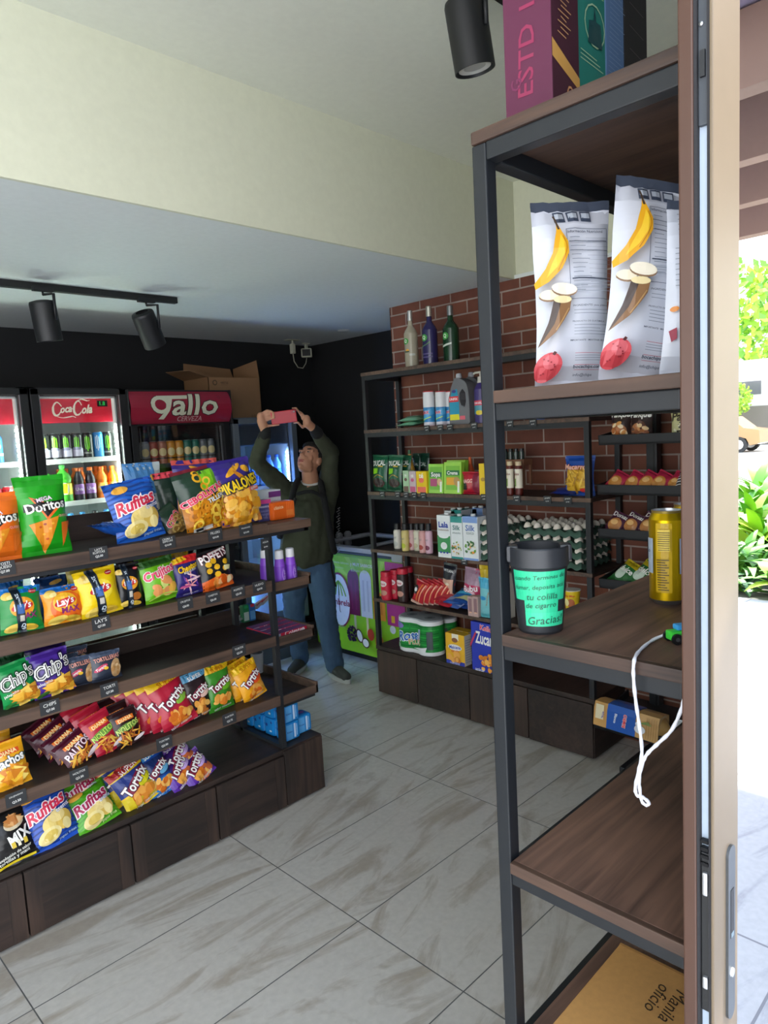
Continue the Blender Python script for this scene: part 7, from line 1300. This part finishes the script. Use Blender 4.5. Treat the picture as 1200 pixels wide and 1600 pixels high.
ph = empty('smartphone', phc, label='red smartphone held up sideways in both hands', cat='phone')
PM = Matrix((pha, toC, phu)).transposed().to_4x4(); mb = MB(); mb.box((-PL / 2, -.005, -PH_ / 2), (PL / 2, .0045, PH_ / 2), mat('b4142a', 'plastic'), .006, PM); mb.build('case', ph)
mb = MB(); mb.box((PL / 2 - .032, .004, PH_ / 2 - .024), (PL / 2 - .006, .0065, PH_ / 2 - .006), mat('9a2438', 'plastic'), .003, PM); mb.lathe([(.005, 0, mat('18181c', 'gloss')), (.005, .002, mat('18181c', 'gloss'))], 14, T=PM @ Matrix.Translation((PL / 2 - .013, .0065, PH_ / 2 - .014)) @ Matrix.Rotation(-PI / 2, 4, 'X')); mb.build('camera_bump', ph)
for k in range(3):
    p = onY(513 + 8 * k, 836 - k, 4.12); mb = MB(); mb.lathe([(.028, 0, mat('8a8c90', 'plastic')), (.030, .03, mat('8a8c90', 'plastic')), (.018, .045, mat('a0a2a6', 'plastic'))], 14); o = mb.build('small_pot'); o.location = (3.50 + .09 * k, 4.15, .835); tag(o, 'small grey pot on the back of the chest freezer, ' + ['left', 'middle', 'right'][k] + ' of three', 'pot')

# ================================================================ outside, seen mirrored in the door glass
YG = .277 * 2
def mir(v): return Vector((v.x, YG - v.y, v.z))
pb = mat('8a7266', 'paint'); pbl = mat('c9b6a4', 'paint')
for k, x_ in enumerate((2.15, 2.95, 3.75, 4.5, 5.3)):
    mb = MB(); mb.box((x_, -7, 2.84), (x_ + .10, .2, 3.12), pb, .004); tag(mb.build('pergola_beam'), 'brown pergola beam over the terrace, ' + ['nearest the viewer', 'second nearest', 'third in line', 'fourth in line', 'farthest'][k], 'beam')
mb = MB(); mb.box((-3, -7.1, 2.80), (5.4, -7.0, 3.12), pb); tag(mb.build('edge_beam'), 'long brown beam closing the outer side of the pergola', 'beam')
mb = MB()
for x_ in (-2.9, 5.25): mb.box((x_, -7.05, 0), (x_ + .1, -6.95, 2.8), pb)
tag(mb.build('pergola_posts'), 'brown posts carrying the outer pergola beam', 'post')
mb = MB(); mb.box((2.6, -7, 3.13), (5.35, .2, 3.15), mat('a79bb0', 'paint')); tag(mb.build('pergola_roof'), 'pale roof sheet above the farther pergola beams', 'roof')
road = mat('d8d6d0', 'matte')
mb = MB(); mb.box((6.6, -60, -.14), (80, 0.2, -.02), mat('8a8a80', 'matte')); mb.box((22, -60, -.02), (60, 0.2, -.015), road); mb.build('ground_outside', kind='structure')
leafm = {c: mat(c, 'plastic') for c in ('6fae3a', '4f8f34', '97c83c', '2f6a34', 'b8d048')}
def shrub(loc, n, ln, wd, cols, up, seed, label, spread=.2, nm='leafy_plant'):
    rd = random.Random(seed); mb = MB()
    for i in range(n):
        a = rd.uniform(0, 2 * PI); el = R(rd.uniform(*up)); L = ln * rd.uniform(.6, 1.15); W_ = wd * rd.uniform(.7, 1.2); b = Vector((rd.uniform(-spread, spread), rd.uniform(-spread, spread), rd.uniform(0, .1))); dx = Vector((math.cos(a), math.sin(a), 0)); sd = Vector((-dx.y, dx.x, 0)); V = []; pos = b.copy()
        for j in range(6):
            t = j / 5; w_ = W_ * math.sin(PI * min(.98, .12 + t * .86)); V += [pos + sd * w_ / 2, pos + UP * -.006, pos - sd * w_ / 2]; e2 = el - t * 1.3; pos = pos + (dx * math.cos(e2) + UP * math.sin(e2)) * L / 5
        m_ = leafm[rd.choice(cols)]; mb.add(V, [(3 * j + q_, 3 * j + q_ + 1, 3 * j + q_ + 4, 3 * j + q_ + 3) for j in range(5) for q_ in (0, 1)], m_, True)
    o = mb.build(nm); o.location = loc; return tag(o, label, 'plant')
rd = random.Random(5)
PLS = [(6.95, 1.75, 50, .42, .15, ['97c83c', '6fae3a', 'b8d048'], (20, 70)), (7.5, 2.45, 60, .5, .10, ['6fae3a', '4f8f34'], (30, 80)), (8.4, 2.45, 60, .75, .2, ['97c83c', 'b8d048', '6fae3a'], (40, 85)), (9.3, 3.0, 70, .8, .14, ['6fae3a', '4f8f34', '97c83c'], (40, 85)), (7.6, 1.9, 50, .4, .08, ['2f6a34', '4f8f34'], (10, 60)), (10.4, 3.1, 60, .9, .2, ['97c83c', '6fae3a'], (40, 85)), (8.0, 1.4, 60, .6, .14, ['97c83c', '6fae3a'], (20, 80)), (11.8, 3.5, 70, 1.1, .2, ['6fae3a', '97c83c'], (40, 85)), (8.4, 3.3, 60, .6, .16, ['4f8f34', '6fae3a'], (30, 80)), (6.9, 2.35, 40, .3, .1, ['2f6a34', '6fae3a'], (10, 60))]
WR = ['broad bright leaves at the pavement edge', 'narrow arching leaves', 'tall yellow green leaves', 'tall mid green leaves', 'low dark leaves at the pavement edge', 'large broad leaves further back', 'bright leaves nearest the street corner', 'tallest leaves at the back of the bed', 'mid green leaves beside the tall ones', 'small dark leaves by the first plant']
for k, (x_, y_, n_, L, W_, cs, up) in enumerate(PLS): shrub(mir(Vector((x_, y_, 0))), n_, L, W_, cs, up, 100 + k, 'garden plant with ' + WR[k] + ', outside beyond the terrace')
# parked car, street wall, hedge and pale building
cp_ = mir(Vector((33.0, 11.95, 0)))
car = empty('parked_car', (cp_.x, cp_.y - .0, -.02), (0, 0, R(90)), 'tan parked car at the far side of the street, seen in the door glass', 'car')
mb = MB(); Tc = Matrix.Rotation(PI / 2, 4, 'X')
prof_ = [(-2.1, .35), (-2.15, .85), (-1.5, 1.0), (-.9, 1.5), (.9, 1.55), (1.5, 1.05), (2.1, .95), (2.15, .4), (1.75, .3), (1.6, .6), (1.3, .68), (1.0, .6), (.85, .3), (-.85, .3), (-1.0, .6), (-1.3, .68), (-1.6, .6), (-1.75, .3)]
mb.prism(prof_, -.85, .85, mat('b08a60', 'gloss'), Tc); mb.build('body', car)
mb = MB(); mb.prism([(-.85, 1.05), (-.6, 1.42), (.75, 1.46), (1.15, 1.05)], -.86, .86, mat('5a5c60', 'gloss'), Tc); mb.build('windows', car)
for x_ in (-1.3, 1.3):
    for s_ in (-.78, .78):
        mb = MB(); mb.lathe([(.34, -.1, mat('3a3a3a', 'matte')), (.34, .1, mat('3a3a3a', 'matte'))], 22, T=Matrix.Translation((x_, s_, .34)) @ Matrix.Rotation(PI / 2, 4, 'X')); mb.lathe([(.21, -.11, mat('c8c8c8', 'metal')), (.21, .11, mat('c8c8c8', 'metal'))], 12, T=Matrix.Translation((x_, s_, .34)) @ Matrix.Rotation(PI / 2, 4, 'X')); mb.build('wheel', car)
mb = MB(); mb.box((40, -34, -.02), (42, -4, 4.4), mat('dcdad4', 'matte')); mb.box((39.97, -13.2, 2.6), (40, -11.6, 3.3), mat('6a6a70', 'gloss')); mb.box((39.9, -16, 0), (40, -9, 2.0), mat('7a746c', 'matte')); tag(mb.build('pale_building'), 'pale building across the street behind the parked car', 'building')
def tree_ball(loc, r_, col, label, seed):
    rd = random.Random(seed); mb = MB()
    for i in range(1300):
        d = Vector((rd.gauss(0, 1), rd.gauss(0, 1), rd.gauss(0, .8))).normalized() * r_ * rd.uniform(.7, 1.05); s_ = r_ * .09; a = Vector((rd.gauss(0, 1), rd.gauss(0, 1), rd.gauss(0, 1))).normalized(); b = a.orthogonal().normalized()
        mb.add([d + a * s_, d + b * s_ * .6, d - a * s_, d - b * s_ * .6], [(0, 1, 2, 3)], leafm[rd.choice(col)])
    mb.tube([(0, 0, -loc[2]), (0, 0, 0)], r_ * .08, mat('6a5240', 'matte')); o = mb.build('leafy_tree'); o.location = loc; return tag(o, label, 'tree')
tree_ball((50, -16.5, 7.5), 4.0, ['6fae3a', '97c83c', 'b8d048'], 'round leafy tree rising behind the pale building', 1)
tree_ball((44, -11.0, 5.0), 1.6, ['97c83c', 'b8d048'], 'small bright tree top above the pale building', 2)
tree_ball((38.5, -12.5, 2.4), .9, ['b8d048', '97c83c'], 'small street tree in front of the pale building', 3)
